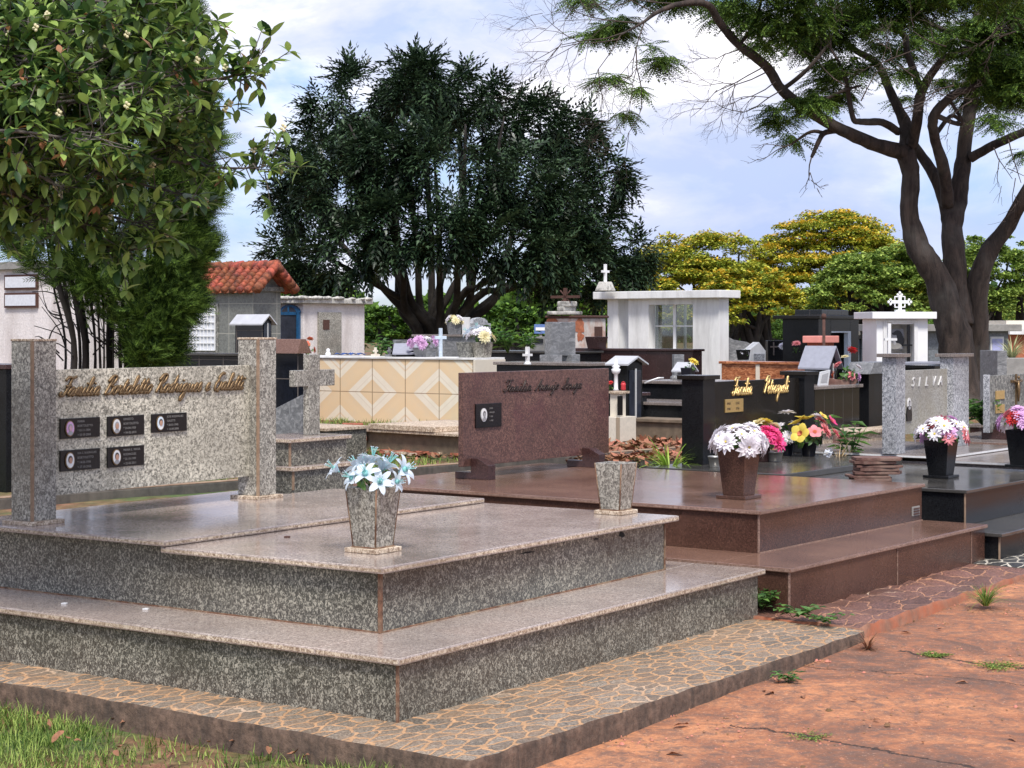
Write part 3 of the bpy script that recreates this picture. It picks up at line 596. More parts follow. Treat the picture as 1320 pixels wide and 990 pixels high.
q = B(); joint(q, wx+.019, wy+.019, g1, g2-.026, .005); joint(q, .016, .016, 0, g1-.026, .005); q.box(1.43, 1.436, .012, .02, .0, g1-.026); q.box(2.6, 2.605, .012, .02, .0, g1-.026); q.box(wx+.016, wx+b2-.02, wy+.012, wy+.022, g1, g1+.005); q.build('mortar_joint', M['b_edge'], t2)
vx = wx+b2-.19; B().box(vx, vx+.12, wy+.011, wy+.019, g1+.04, g1+.105).build('vent', M['concrete'], t2, .002)
q = B(); [q.box(vx+.015, vx+.105, wy+.006, wy+.011, g1+.05+k*.018, g1+.058+k*.018) for k in range(3)]; q.build('vent_grille', M['rust'], t2)
fl = W(604, 618, g2); fr = W(750, 603, g2); CC2 = (C2[0]+U2[0]*wx+V2[0]*wy, C2[1]+U2[1]*wx+V2[1]*wy)
hs = thing('headstone', 'brown granite headstone carried on two short brackets, one black plaque on its left', 'headstone', (CC2[0], CC2[1], g2), 53.38)
lu, lv = local(CC2, U2, V2, fl); 
P0 = (CC2[0]+V2[0]*(lv+.0), CC2[1]+V2[1]*(lv+.0)); ua = along(P0, U2, 597); ub = along(P0, U2, 785)
zc = Z(603, P0[1]+U2[1]*ua)-g2; ztop = Z(477.5, P0[1]+U2[1]*(ua+ub)/2)-g2
B().box(ua, ub, lv, lv+.045, zc+.005, ztop).build('panel', M['b_head'], hs, .004)
for k, (pa, pb_) in enumerate(((604, 643), (748, 783))):
    s0 = along((P0[0]-V2[0]*.0, P0[1]), U2, pa)+.02; 
    wv = .09; b = B().prism([(lv-.16, 0), (lv+.14, 0), (lv+.14, .05), (lv-.004, .05), (lv-.004, .15), (lv-.07, .15), (lv-.16, .105)], s0, s0+wv, axis='x'); b.build('bracket', M['w_side'], hs, .003)
ta, tz_ = onpanel(648, 504, lv, CC2, U2, V2); tb_, tz2 = onpanel(749, 501, lv, CC2, U2, V2)
b = B(); cursive(b, 'Familia Araujo Souza', (tb_-ta), .036, face_M(ta, lv-.004, (tz_+tz2)/2-g2-.002), .0055, shear=.5); b.build('lettering', M['darkletter'], hs)
qa, za = onpanel(612, 521, lv, CC2, U2, V2); qb, _ = onpanel(645, 521, lv, CC2, U2, V2); _, zd = onpanel(612, 552, lv, CC2, U2, V2); za -= g2; zd -= g2
q = B().box(qa, qb, lv-.012, lv, zd, za).build('plaque', M['black'], hs, .002)
q2 = B(); portrait(q2, qa+(qb-qa)*.29, lv-.012, (za+zd)/2+.006, .036); q2.build('portrait', [M['silver'], M['white'], M['greyh'], M['hair'], M['greyh']], q)
q3 = B(); [txt(q3, s, .016, face_M(qa+(qb-qa)*.52, lv-.0125, za-.04-.03*i)) for i, s in enumerate(('JOAO', 'ARAUJO', '* 1921', '+ 1987'))]; q3.build('inscription', M['textgrey'], q)
v3 = vase('brown granite vase crammed with white flowers on the brown tomb', 955, 644, g2, .325, .205, M['b_side'], M['b_side'], None, 53.38, rim=M['b_edge'])
# ------------------------------------------------------------------ black tomb (third of the row)
k1, k2 = .20, .452; cu = W(1246, 632, k2)
t3 = thing('tomb', 'stepped jet black granite tomb at the right with pots of flowers at its head', 'tomb', (cu[0], cu[1], 0), 53.4)
LX = 2.05
B().box(-.30, LX+.3, -.36, 2.6, -.05, k1-.025).build('lower_step', M['k_side'], t3, .003)
B().box(-.33, LX+.33, -.39, 2.63, k1-.025, k1, 0, 0).build('step_slab', M['k_top'], t3, .005)
B().box(.02, LX-.02, .02, 2.6, k1, k2-.025).build('chamber', M['k_side'], t3, .003)
B().box(0, LX, 0, 2.62, k2-.025, k2).build('top_slab', M['k_top'], t3, .005)
q = B(); joint(q, .02, .02, k1, k2-.026, .005); joint(q, -.3, -.36, 0, k1-.026, .005); q.build('mortar_joint', M['mortar'], t3)
ra = W(1016, 609, .5); lu3, lv3 = local(cu, UR, VR, ra); rv0 = 1.42
B().box(-.05, LX, rv0, 2.65, k2, .50).build('rear_slab', M['k_top'], t3, .006)
hb = W(900, 600, .5); hu, hv = local(cu, UR, VR, hb); hv = max(hv, 2.2)
P3 = (cu[0]+VR[0]*hv, cu[1]+VR[1]*hv)
h3 = thing('headstone', 'black granite headstone with capped black pillars and gold script lettering', 'headstone', (P3[0], P3[1], .5), 53.4)
def up3(px): return along(P3, UR, px)
def zp3(u, py): return Z(py, P3[1]+UR[1]*u)-.5
pA = up3(908)-.0; pA2 = up3(922); pB = up3(1037); pB2 = up3(1049); zt3 = zp3(pA, 484)
for (a_, b_) in ((pA-.02, pA2), (pB, pB2+.01)):
    B().box(a_, b_, -.0, .2, 0, zt3-.035).build('pillar', M['k_side'], h3, .003); B().box(a_-.03, b_+.03, -.03, .23, zt3-.035, zt3, 0).build('cap', M['k_head'], h3, .004)
zpn = zp3(pA2, 488)
B().box(pA2, pB, .05, .08, .12, zpn-.03).build('panel', M['k_head'], h3, .002)
CC3 = (P3[0], P3[1]); fz = .05
ta, tz1 = onpanel(943, 509, fz, CC3, UR, VR); tb_, tz2 = onpanel(1015, 506, fz, CC3, UR, VR); tm, _ = onpanel(968, 506, fz, CC3, UR, VR); tn, _ = onpanel(984, 506, fz, CC3, UR, VR)
b = B(); zz = (tz1+tz2)/2-.5; cursive(b, 'Familia', tm-ta, .062, face_M(ta, fz-.005, zz), .0085, shear=.35); b.build('lettering', M['gold'], h3); b = B(); cursive(b, 'Petroqueli', tb_-tn, .062, face_M(tn, fz-.005, zz), .0085, shear=.35); b.build('lettering', M['gold'], h3)
qa, za = onpanel(934, 515, fz, CC3, UR, VR); qb, _ = onpanel(957, 515, fz, CC3, UR, VR); _, zd = onpanel(934, 532, fz, CC3, UR, VR)
q = B().box(qa, qb, fz-.01, fz, zd-.5, za-.5).build('plaque', M['gold'], h3, .002)
q3 = B(); [txt(q3, s, .03, face_M(qa+.02+(k % 2)*(qb-qa)*.5, fz-.0105, za-.5-.045-.045*(k//2))) for k, s in enumerate(('ANA', 'LUIZ', '1940', '1936'))]; q3.build('inscription', M['darkletter'], q)
# vase on the black tomb corner, vase at the frame edge
v4 = vase('glossy black vase of pink and white chrysanthemums on the black tomb corner', 1217, 617, k2, .29, .20, M['k_side'], M['k_side'], None, 53.4)
# ------------------------------------------------------------------ silver granite tomb (fourth) and its headstone
c4 = (CR[0]+UR[0]*1.98+VR[0]*-2.1, CR[1]+UR[1]*1.98+VR[1]*-2.1)
t4 = thing('tomb', 'low grey granite tomb with pale slab edges in front of the silver headstone', 'tomb', (c4[0], c4[1], 0), 53.4)
B().box(.0, 1.7, .0, 2.4, -.05, .46).build('chamber', M['s_top'], t4, .003); B().box(-.03, 1.73, -.03, .9, .46, .487, 0, 1).build('front_slab', [M['s_top'], M['silver']], t4, .005)
B().box(-.03, 1.73, .87, 2.45, .489, .515, 0, 1).build('rear_slab', [M['s_top'], M['white']], t4, .005)
p4 = W(1155, 586, .515); P4 = p4
h4 = thing('headstone', 'silver grey granite headstone between two pillars with flat caps, faded white letters', 'headstone', (P4[0], P4[1], .515), 53.4)
def up4(px): return along(P4, UR, px)
dz = P4[1]
pvw = along(P4, VR, 1137)
for (a_, b_, ty) in ((0, up4(1167), 456), (up4(1229), up4(1249), 456)):
    hh = Z(ty, dz+UR[1]*a_)-.515
    B().box(a_, b_, 0, pvw, 0, hh-.03).build('pillar', M['s_head'], h4, .004); B().box(a_-.035, b_+.035, -.035, pvw+.035, hh-.03, hh).build('cap', M['s_top'], h4, .003)
z0, z1_ = Z(560, dz+.3)-.515, Z(477, dz+.5)-.515
B().box(up4(1167), up4(1229), .06, .1, z0, z1_).build('panel', M['s_panel'], h4, .003)
CC4 = P4; fz = .06
ta, tz1 = onpanel(1174, 497, fz, CC4, UR, VR); tb_, tz2 = onpanel(1217, 496, fz, CC4, UR, VR); wq = (tb_-ta)/5
b = B()
for i, s in enumerate('SILVA'): txt(b, s, .12, face_M(ta+wq*i, fz-.006, tz1-.515-.01), .005, .35)
b.build('lettering', M['silver'], h4)
qa, za = onpanel(1165, 520, fz, CC4, UR, VR)[0], 0
qx, qz = onpanel(1171, 521, fz, CC4, UR, VR); qz2 = onpanel(1171, 536, fz, CC4, UR, VR)[1]
q = B().prism([(qx-.05, qz2-.56), (qx+.05, qz2-.56), (qx+.055, qz2-.5), (qx+.035, qz2-.43), (qx-.035, qz2-.43), (qx-.055, qz2-.5)], fz-.012, fz).build('plaque', M['black'], h4, .002)
q2 = B(); portrait(q2, qx, fz-.003, qz-.515, .042); q2.build('portrait', [M['silver'], M['white'], M['greyh'], M['hair'], M['greyh']], h4)
# fifth headstone at the frame edge
p5 = W(1282, 566, .5); P5 = p5
t5 = thing('tomb', 'brown edged granite tomb at the right frame edge below the crucifix headstone', 'tomb', (P5[0]-UR[0]*.5-VR[0]*1.9, P5[1]-UR[1]*.5-VR[1]*1.9, 0), 53.4)
B().box(.03, 2.2, .05, 2.5, -.05, .46).build('chamber', M['b_side'], t5, .003); B().box(0, 2.23, .02, 2.53, .46, .50, 0, 1).build('top_slab', [M['s_top'], M['b_edge']], t5, .005)
h5 = thing('headstone', 'dark olive stone headstone with a crucifix and two brass plates, right frame edge', 'headstone', (P5[0], P5[1], .5), 53.4)
ua = along(P5, UR, 1275); zt5 = Z(484, P5[1])-.5; zb5 = Z(557, P5[1])-.5; 
B().box(ua, ua+1.5, 0, .04, zb5, zt5).build('panel', M['g_far'], h5, .004); B().box(ua-.03, ua+.0, -.01, .05, zb5, zt5+.01).build('side_rim', M['s_head'], h5, .003)
for k in (0, 1): B().prism([(-.15, 0), (.12, 0), (.12, .1), (-.02, .1), (-.02, .17), (-.1, .17), (-.15, .1)], ua+.1+k*1.1, ua+.21+k*1.1, axis='x').build('bracket', M['w_side'], h5, .003)
for (p0_, y0_, y1_) in ((1283, 504, 515), (1283, 522, 533)):
    a_, zA = onpanel(p0_, y0_, 0, P5, UR, VR); b_, _ = onpanel(1294, y0_, 0, P5, UR, VR); zB = onpanel(p0_, y1_, 0, P5, UR, VR)[1]
    B().box(a_, b_, -.01, 0, zB-.5, zA-.5).build('brass_plate', M['gold'], h5, .002)
a_, zA = onpanel(1309, 487, 0, P5, UR, VR); zA -= .5
b = B().box(a_-.012, a_+.012, -.015, -.002, zA-.3, zA+.04).box(a_-.14, a_+.14, -.016, -.002, zA-.045, zA-.02)
b.tube([(a_, -.03, zA-.03), (a_, -.034, zA-.12), (a_+.006, -.03, zA-.24)], [.016, .02, .01], 6).ell(a_, -.035, zA+.005, .014, .014, .018, 8).tube([(a_-.11, -.03, zA-.028), (a_, -.032, zA-.05), (a_+.11, -.03, zA-.028)], .008, 5); b.build('crucifix', M['bronze'], h5)
v5 = vase('glossy black vase of lilac and red flowers at the right frame edge', 1322, 603, .487, .30, .2, M['k_side'], M['k_side'], None, 53.4)
# stack of broken brown stones -------------------------------------------------
sp = W(1133, 621, k2)
for i in range(7):
    w_ = .37-.03*(i % 2)-.02*(i == 0)*3; o = B(); n = 13; rr = random.Random(i); pts = []
    for k in range(n):
        a_ = 2*math.pi*k/n; ex = (abs(math.cos(a_))**.35)*math.copysign(1, math.cos(a_)); ey = (abs(math.sin(a_))**.35)*math.copysign(1, math.sin(a_)); pts.append((ex*w_/2*rr.uniform(.78, 1.08), ey*.12*rr.uniform(.85, 1.05)))
    z0 = k2+.001+i*.0255; o.prism(pts, 0, .0225-.006*(i % 3 == 1), axis='z')
    lab = 'broken brown stone slab in the stack on the black tomb'
    tag(o.build('stone_slab', M['slatebr'], bevel=.003, loc=(sp[0]+(-.035 if i < 2 else .0)+rr.uniform(-.02, .02), sp[1]+.12, z0), rz=rr.uniform(-4, 4)), lab, 'stone slab', 'stacked broken stone slabs')
# kerb of the terrace behind the front row ---------------------------------------
ka = W(67, 637, .45); kb2 = W(900, 575, .45)
dx, dy = kb2[0]-ka[0], kb2[1]-ka[1]; L = math.hypot(dx, dy); th = math.degrees(math.atan2(dy, dx)); b = B()
o = thing('low_wall', 'low dark weathered stone kerb wall running behind the front row of tombs', 'wall', (ka[0], ka[1], 0), th)
b.box(-3.2, L+.4, 0, .1, -.1, .446); b.build('wall_body', M['curbdark'], o, .01); B().box(-3.2, L+.4, .005, .1, .446, .452).build('mortar_cap', M['mortar'], o, .003)
# ------------------------------------------------------------------ flowers
def petal(b, L, w, az, el, curl, mi, r0=.004, fold=.15, z0=0, tipw=.35, n=4):
    vs = []; r = r0; z = z0; e = el
    for i in range(n+1):
        t_ = i/n; ww = w*(math.sin(math.pi*min(1, t_*.85+.08))**.7)*(1 if t_ < 1 else tipw)
        for k in (-1, 0, 1):
            rx = r; ry = k*ww*.5; zz = z+abs(k)*fold*ww
            vs.append((rx*math.cos(az)-ry*math.sin(az), rx*math.sin(az)+ry*math.cos(az), zz))
        r += L/n*math.cos(e); z += L/n*math.sin(e); e += curl/n
    fs = [(i*3+k, i*3+k+1, i*3+k+4, i*3+k+3) for i in range(n) for k in (0, 1)]
    b.add(vs, fs, mi, True)
_fl = {}
def bloom(kind):
    """flower mesh (radius about 1 unit = its real size in metres is set by the object's scale)"""
    if kind in _fl: return _fl[kind]
    b = B(); rr = random.Random(hash(kind) % 97 if False else sum(map(ord, kind)))
    if kind.startswith('mum'):      # chrysanthemum with many layered petals
        m = {'mumw': 'petal_w', 'mump': 'petal_p', 'mums': 'petal_s', 'muml': 'petal_l', 'mumr': 'petal_r', 'mumc': 'petal_c', 'mumy': 'petal_y', 'mumo': 'petal_o'}[kind]; ms = [M[m], M['petal_y'] if kind in ('mumw',) else M[m]]
        for (n, L, el, cu) in ((13, 1, .05, -.35), (12, .85, .4, -.3), (10, .62, .8, -.3), (7, .38, 1.15, -.2)):
            for i in range(n): petal(b, L*rr.uniform(.9, 1.08), .36*L**.5, 2*math.pi*(i+rr.random()*.5)/n, el+rr.uniform(-.1, .1), cu, 0, .05, .2)
        b.ell(0, 0, .12, .1, .1, .08, 6, 1)
    elif kind.startswith('daisy'):
        ms = [M['petal_w' if kind == 'daisyw' else 'petal_s' if kind == 'daisys' else 'petal_l'], M['petal_y'] if kind != 'daisys' else M['petal_w']]
        for (n, L, el) in ((11, 1, .1), (9, .72, .45)):
            for i in range(n): petal(b, L*rr.uniform(.88, 1.1), .34, 2*math.pi*(i+rr.random()*.4)/n, el+rr.uniform(-.12, .12), -.35, 0, .06, .15, tipw=.15)
        b.ell(0, 0, .1, .16, .16, .1, 8, 1)
    elif kind.startswith('bell'):   # hibiscus or petunia: five broad petals
        ms = [M['petal_y' if kind == 'belly' else 'petal_s' if kind == 'bells' else 'petal_p'], M['petal_o']]
        for i in range(5): petal(b, 1, .95, 2*math.pi*i/5, .75, -1.0, 0, .05, -.1, tipw=.75, n=5)
        for i in range(5): petal(b, .35, .3, 2*math.pi*i/5+.3, .9, -.2, 1, .02)
    elif kind == 'lily':
        ms = [M['petal_b'], M['petal_t'], M['lf_plant']]
        for j in range(2):
            for i in range(3):
                petal(b, 1.15, .5-.1*j, 2*math.pi*i/3+j*math.pi/3, 1.15, -1.75, 0, .05, .12, -.5+.0, .12, 7)
        b.lathe(0, 0, [(.03, -.62), (.07, -.5), (.13, -.2), (.2, .0)], 8, 1)
        for i in range(6):
            a = 2*math.pi*i/6; b.tube([(0, 0, -.3), (.1*math.cos(a), .1*math.sin(a), .25), (.2*math.cos(a), .2*math.sin(a), .62)], .018, 4, 1); b.ell(.21*math.cos(a), .21*math.sin(a), .63, .045, .045, .03, 6, 0)
    o = b.build('f', ms); me = o.data; bpy.data.objects.remove(o); me.name = kind; _fl[kind] = me; return me
def dirframe(n, roll=0):
    n = Vector(n).normalized(); q = n.to_track_quat('Z', 'Y'); return (q @ Matrix.Rotation(roll, 3, 'Z').to_quaternion())
def bouquet(label, loc, spec, dome, group=None, leaves=30, cat='flowers', up=.6, lsize=.06, seed=1, name='bouquet', k=1):
    """spec: list of (kind, radius, direction azimuth deg, elevation deg, distance) ; dome radius in metres"""
    spec = [(a, b*k, c, d, f) for a, b, c, d, f in spec]; dome *= .5+.5*k; rr = random.Random(seed); e = thing(name, label, cat, loc, rr.uniform(0, 20), group)
    for (k, rad, az, el, ds) in spec:
        a, l = R(az-e.rotation_euler[2]*57.3), R(el); dv = Vector((math.cos(l)*math.cos(a), math.cos(l)*math.sin(a), math.sin(l)))
        o = bpy.data.objects.new('flower', bloom(k)); COL.objects.link(o); o.parent = e; o.location = (dv.x*dome*ds, dv.y*dome*ds, dv.z*dome*ds*up+rad*.1)
        nd = dv+Vector((rr.uniform(-.25, .25), rr.uniform(-.25, .25), rr.uniform(-.1, .35))); o.rotation_mode = 'QUATERNION'; o.rotation_quaternion = dirframe(nd, rr.uniform(0, 6)); s = rad*rr.uniform(.88, 1.12); o.scale = (s, s, s*.9)
    b = B()
    for i in range(leaves):
        a = rr.uniform(0, 6.28); l = rr.uniform(-.3, 1.0); ds = dome*rr.uniform(.25, .75); dv = Vector((math.cos(a)*math.cos(l), math.sin(a)*math.cos(l), math.sin(l)*up)); q = dirframe(dv+Vector((0, 0, .2)), rr.uniform(0, 6))
        bb = B(); petal(bb, lsize*rr.uniform(.8, 1.3), lsize*.45, 0, .3, -.8, 0, .0, .15); Mx = Matrix.Translation(dv*ds) @ (q.to_matrix().to_4x4()); b.add(bb.v, bb.f, 0, True, Mx)
    for i in range(8):
        a = i*.8; b.tube([(0, 0, -.04), (math.cos(a)*dome*.35, math.sin(a)*dome*.35, dome*.4*up)], .003, 4)
    b.build('leaves', M['lf_plant'] if leaves else M['lf_dark'], e); return e
def auto(kinds, n, rad, seed=1, elmin=-5, elmax=90, ds=(.8, 1.05)):
    rr = random.Random(seed); out = []
    for i in range(n):
        el = math.degrees(math.asin(min(1, math.sin(R(elmin))+(math.sin(R(elmax))-math.sin(R(elmin)))*(i+.5)/n))); az = i*137.5+rr.uniform(-15, 15)
        out.append((kinds[int(rr.random()*len(kinds))], rad*rr.uniform(.85, 1.15), az, el, rr.uniform(*ds)))
    return out
def top_of(v, dz=0): return (v.location.x, v.location.y, v.location.z+dz)
# pale blue lilies: arranged by hand after the photograph
lil = [('lily', .064, 185, 28, 1.62), ('lily', .056, 150, 50, 1.15), ('lily', .062, 215, 20, 1.0), ('lily', .062, 250, 40, .95), ('lily', .066, 290, 12, .95), ('lily', .06, 95, 80, 1.3), ('lily', .062, 20, 58, 1.15), ('lily', .06, 345, 30, 1.45), ('lily', .05, 330, 8, 1.1), ('lily', .058, 60, 50, 1.1), ('lily', .05, 120, 55, 1.3)]
bouquet('spray of pale blue artificial lilies in the speckled granite vase', top_of(v1, .31), [(k, r*1.2, a, e, d*1.12) for k, r, a, e, d in lil], .115, leaves=16, lsize=.07, up=.75, seed=3)
bouquet('dense mound of white artificial flowers in the brown granite vase', top_of(v3, .34), auto(['mumw', 'mumw', 'daisyw'], 24, .066, 5, -14, 85, (.95, 1.15)), .15, leaves=12, up=.75, seed=4)
bouquet('dome of white, salmon and lilac chrysanthemums in the black corner vase', top_of(v4, .31), auto(['daisyw', 'daisys', 'muml', 'daisys', 'daisyw'], 24, .062, 9, -8, 85, (.9, 1.15)), .175, leaves=40, up=.75, seed=5)
bouquet('lilac, white and red chrysanthemums in the vase at the right frame edge', top_of(v5, .32), auto(['muml', 'daisyw', 'daisys', 'mumr', 'muml'], 22, .065, 12, -8, 85, (.9, 1.1)), .17, leaves=36, up=.8, seed=6)
# pots on the black tomb
def pot(label, px, py, z, r, hh, mat, group=None, cat='flower pot', band=None):
    P = W(px, py, z); e = thing('flower_pot', label, cat, (P[0], P[1]+r, z), 0, group)
    B().lathe(0, 0, [(r*.72, .001), (r*.74, .004), (r*.98, hh-.012), (r*1.06, hh-.012), (r*1.06, hh), (r*.93, hh), (r*.9, hh-.03)], 20).build('pot_body', mat, e)
    B().lathe(0, 0, [(r*.88, hh-.035), (r*.8, hh-.025)], 14).build('soil', M['ground'], e); return e
q1 = pot('black plastic pot of white daisies in front of the gold lettered headstone', 1016, 588, .5, .062, .12, M['blackpot'], 'plastic flower pots on the black tomb')
q2_ = pot('wider black plastic pot of yellow and pink flowers on the black tomb', 1044, 589, .5, .075, .125, M['blackpot'], 'plastic flower pots on the black tomb')
q3_ = pot('brown pot of hot pink flowers half hidden behind the brown granite vase', 984, 596, .5, .07, .13, M['w_side'], 'plastic flower pots on the black tomb')
q4_ = pot('small bare metal tin beside the left pillar of the black headstone', 922, 603, .5, .05, .09, M['tin'], None, 'tin')
q5_ = pot('pale stained tin standing between the pots on the black tomb', 1000, 596, .5, .075, .09, M['tin'], None, 'tin')
bouquet('white daisies over the small black plastic pot', top_of(q1, .14), [('daisyw', .06, 100, 88, 1.3), ('mumw', .055, 200, 45, .8), ('mumw', .055, 280, 20, .3), ('daisyw', .05, 330, 30, .7), ('daisyw', .035, 270, -10, .4), ('mumw', .05, 20, 50, .9), ('daisyw', .03, 240, -14, .5)], .13, leaves=24, up=1.15, seed=11, k=1.3)
bouquet('large yellow trumpet flowers and pink blooms over the wide black pot', top_of(q2_, .13), [('belly', .075, 235, 22, 1.0), ('belly', .07, 180, 60, 1.1), ('belly', .065, 120, 75, 1.15), ('bells', .055, 290, 35, .8), ('mums', .055, 330, 30, 1.1), ('mums', .055, 10, 55, 1.25), ('bellp', .05, 350, 40, 1.6), ('belly', .04, 345, 60, 1.5), ('mumw', .05, 30, 65, 1.4), ('mums', .05, 340, 15, 1.5)], .14, leaves=50, up=1.0, seed=12, k=1.3)
bouquet('hot pink and pale yellow blooms behind the brown granite vase', top_of(q3_, .13), [('mump', .062, 280, 35, .9), ('mump', .062, 320, 10, .95), ('mump', .06, 330, 45, .9), ('mumc', .055, 150, 75, 1.1), ('mumy', .05, 60, 70, 1.2), ('mumc', .05, 20, 55, 1.15), ('mums', .05, 215, 15, .9), ('mump', .055, 300, 60, .9), ('mumc', .05, 190, 50, 1)], .14, leaves=50, up=1.0, seed=13, k=1.35)
# crumpled clear wrap beside the wide pot
b = B(); rr = random.Random(3); P = W(1070, 594, .5)
for i in range(26):
    a = rr.uniform(0, 6.28); r_ = rr.uniform(.0, .05); c = Vector((math.cos(a)*r_, math.sin(a)*r_, rr.uniform(.005, .1))); tr = [c+Vector((rr.uniform(-.03, .03), rr.uniform(-.03, .03), rr.uniform(-.02, .02) if c.z > .03 else rr.uniform(0, .02))) for _ in range(3)]
    b.add(tr, [(0, 1, 2)])
tag(b.build('plastic_wrap', M['plasticwrap'], loc=(P[0], P[1], .5)), 'crumpled clear plastic wrapper lying beside the wide black flower pot', 'plastic wrapper')
# ------------------------------------------------------------------ numpy foliage
def mesh_np(name, V_, Fq, mats, parent=None, midx=None, smooth=False, loc=None):
    me = bpy.data.meshes.new(name); V_ = np.asarray(V_, np.float32).reshape(-1, 3); k = Fq.shape[1]; n = len(Fq)
    me.vertices.add(len(V_)); me.vertices.foreach_set('co', V_.ravel()); me.loops.add(n*k); me.loops.foreach_set('vertex_index', Fq.astype(np.int32).ravel())
    me.polygons.add(n); me.polygons.foreach_set('loop_start', np.arange(0, n*k, k, dtype=np.int32))
    if not isinstance(mats, (list, tuple)): mats = [mats]
    for m in mats: me.materials.append(m)
    if midx is not None: me.polygons.foreach_set('material_index', midx.astype(np.int32))
    if smooth: me.polygons.foreach_set('use_smooth', np.ones(n, bool))
    me.update(calc_edges=True); o = bpy.data.objects.new(name, me); COL.objects.link(o)
    if parent: o.parent = parent
    if loc is not None: o.location = loc
    return o
def unit(a): return a/np.maximum(1e-9, np.linalg.norm(a, axis=-1, keepdims=True))
def frames(dx, up):
    x = unit(dx); y = unit(np.cross(up, x)); z = np.cross(x, y); return np.stack([x, y, z], axis=-1)     # columns
def scatter(tv, tf, Fm, loc, s):
    """N copies of a template"""
    V_ = np.einsum('nij,vj->nvi', Fm, tv)*s[:, None, None]+loc[:, None, :]; n, m = len(loc), len(tv)
    return V_.reshape(-1, 3), (tf[None]+(np.arange(n)*m)[:, None, None]).reshape(-1, tf.shape[1])
DV = np.array([(0, 0, 0), (.45, .5, .06), (1, 0, -.12), (.45, -.5, .06)]); DF = np.array([(0, 1, 2, 3)])
def leaf_t(w=.4, droop=.15): v = DV.copy(); v[:, 1] *= w; v[2, 2] = -droop; return v
def combine(parts):
    V_ = []; Fs = []; n = 0
    for v, f in parts: V_.append(v); Fs.append(f+n); n += len(v)
    return np.concatenate(V_), np.concatenate(Fs)
def pinnate(n, leaf, w, spread=1.05, arc=.45, tipl=True):
    """one compound leaf along +X, length 1, leaflets in pairs"""
    parts = []
    for i in range(n):
        t_ = .15+.85*i/(n-1); x = t_*(1-.12*t_*t_*arc); z = -arc*t_*t_*.6; l = leaf*(math.sin(math.pi*(.18+.7*t_))**.6)
        for sd in (-1, 1):
            a = spread*sd*(1-.35*t_); ca, sa = math.cos(a), math.sin(a); v = leaf_t(w, .25)*l; Rm = np.array([(ca, -sa, 0), (sa, ca, 0), (0, 0, 1)]); parts.append((v@Rm.T+np.array([x, 0, z]), DF))
    parts.append((leaf_t(w, .3)*leaf+np.array([.95, 0, -arc*.55]), DF))
    parts.append((np.array([(0, -.006, 0), (0, .006, 0), (.97, .004, -arc*.57), (.97, -.004, -arc*.57)]), DF)); return combine(parts)
def rdir(n): return unit(rng.normal(size=(n, 3)))
# ------------------------------------------------------------------ things of the background, each on the shared grid
TH = 53.0
def place(name, label, cat, px, d, zb, th=TH, group=None):
    e = thing(name, label, cat, (X(px, d), d, zb), th, group); e2 = (X(px, d), d); U_, V_ = uv(th)
    ns = type('P', (), {})(); ns.e = e; ns.C = e2; ns.d = d; ns.zb = zb; ns.s = d/F
    ns.u = lambda p: along(e2, U_, p); ns.v = lambda p: along(e2, V_, p); ns.z = lambda py: Z(py, d)-zb
    return ns
def boxtomb(label, pl, pc, pr, d, yt, mat, slab=None, ov=.03, zb=ZG, cat='tomb', group=None, yb=None, smat=None, name='tomb', th=TH):
    p = place(name, label, cat, pc, d, zb-.05, th, group); a, b_ = p.u(pr), p.v(pl); zt = p.z(yt); st = .035
    B().box(0, a, 0, b_, 0, zt-st-.001).build('body', mat, p.e, .006); B().box(-ov, a+ov, -ov, b_+ov, zt-st, zt).build('top_slab', slab or mat, p.e, .006); p.a, p.b, p.zt = a, b_, zt; return p
GT = 'low'
# -- far left white building
p = place('house', 'white plastered building behind the bushy conifer at the far left', 'building', 100, 34, .3)
v = p.v(-160); B().box(0, 2.6, 0, v, 0, p.z(345)).build('wall', M['rough_white'], p.e, .01); B().box(-.12, 2.7, -.12, v+.1, p.z(345), p.z(335)).build('roof_edge', M['concrete'], p.e, .01)
for (yy0, yy1) in ((352, 372), (376, 396)):
    a, b_ = p.v(50), p.v(8); f = B().box(-.05, -.001, a, b_, p.z(yy1), p.z(yy0)).build('window', M['rust'], p.e); B().box(-.06, -.05, a+.04, b_-.04, p.z(yy1)+.04, p.z(yy0)-.04).build('pane', M['grating'], f)
p = place('tomb', 'small dark tomb end at the far left frame edge', 'tomb', 8, 13.4, .3); B().box(0, .3, 0, 1.2, 0, p.z(476)).build('body', M['k_side'], p.e, .005); B().box(-.02, .32, -.02, 1.22, p.z(476), p.z(470)).build('top_slab', M['w_side'], p.e, .003)
p = place('tomb', 'cream tiled tomb at the left frame edge behind the speckled pillar', 'tomb', 5, 17, .3); B().box(0, 3.5, 0, 1.6, 0, p.z(507)).build('body', M['creamtile'], p.e, .005); B().box(-.03, 3.53, -.03, 1.63, p.z(507), p.z(503)).build('top_slab', M['white'], p.e, .003)
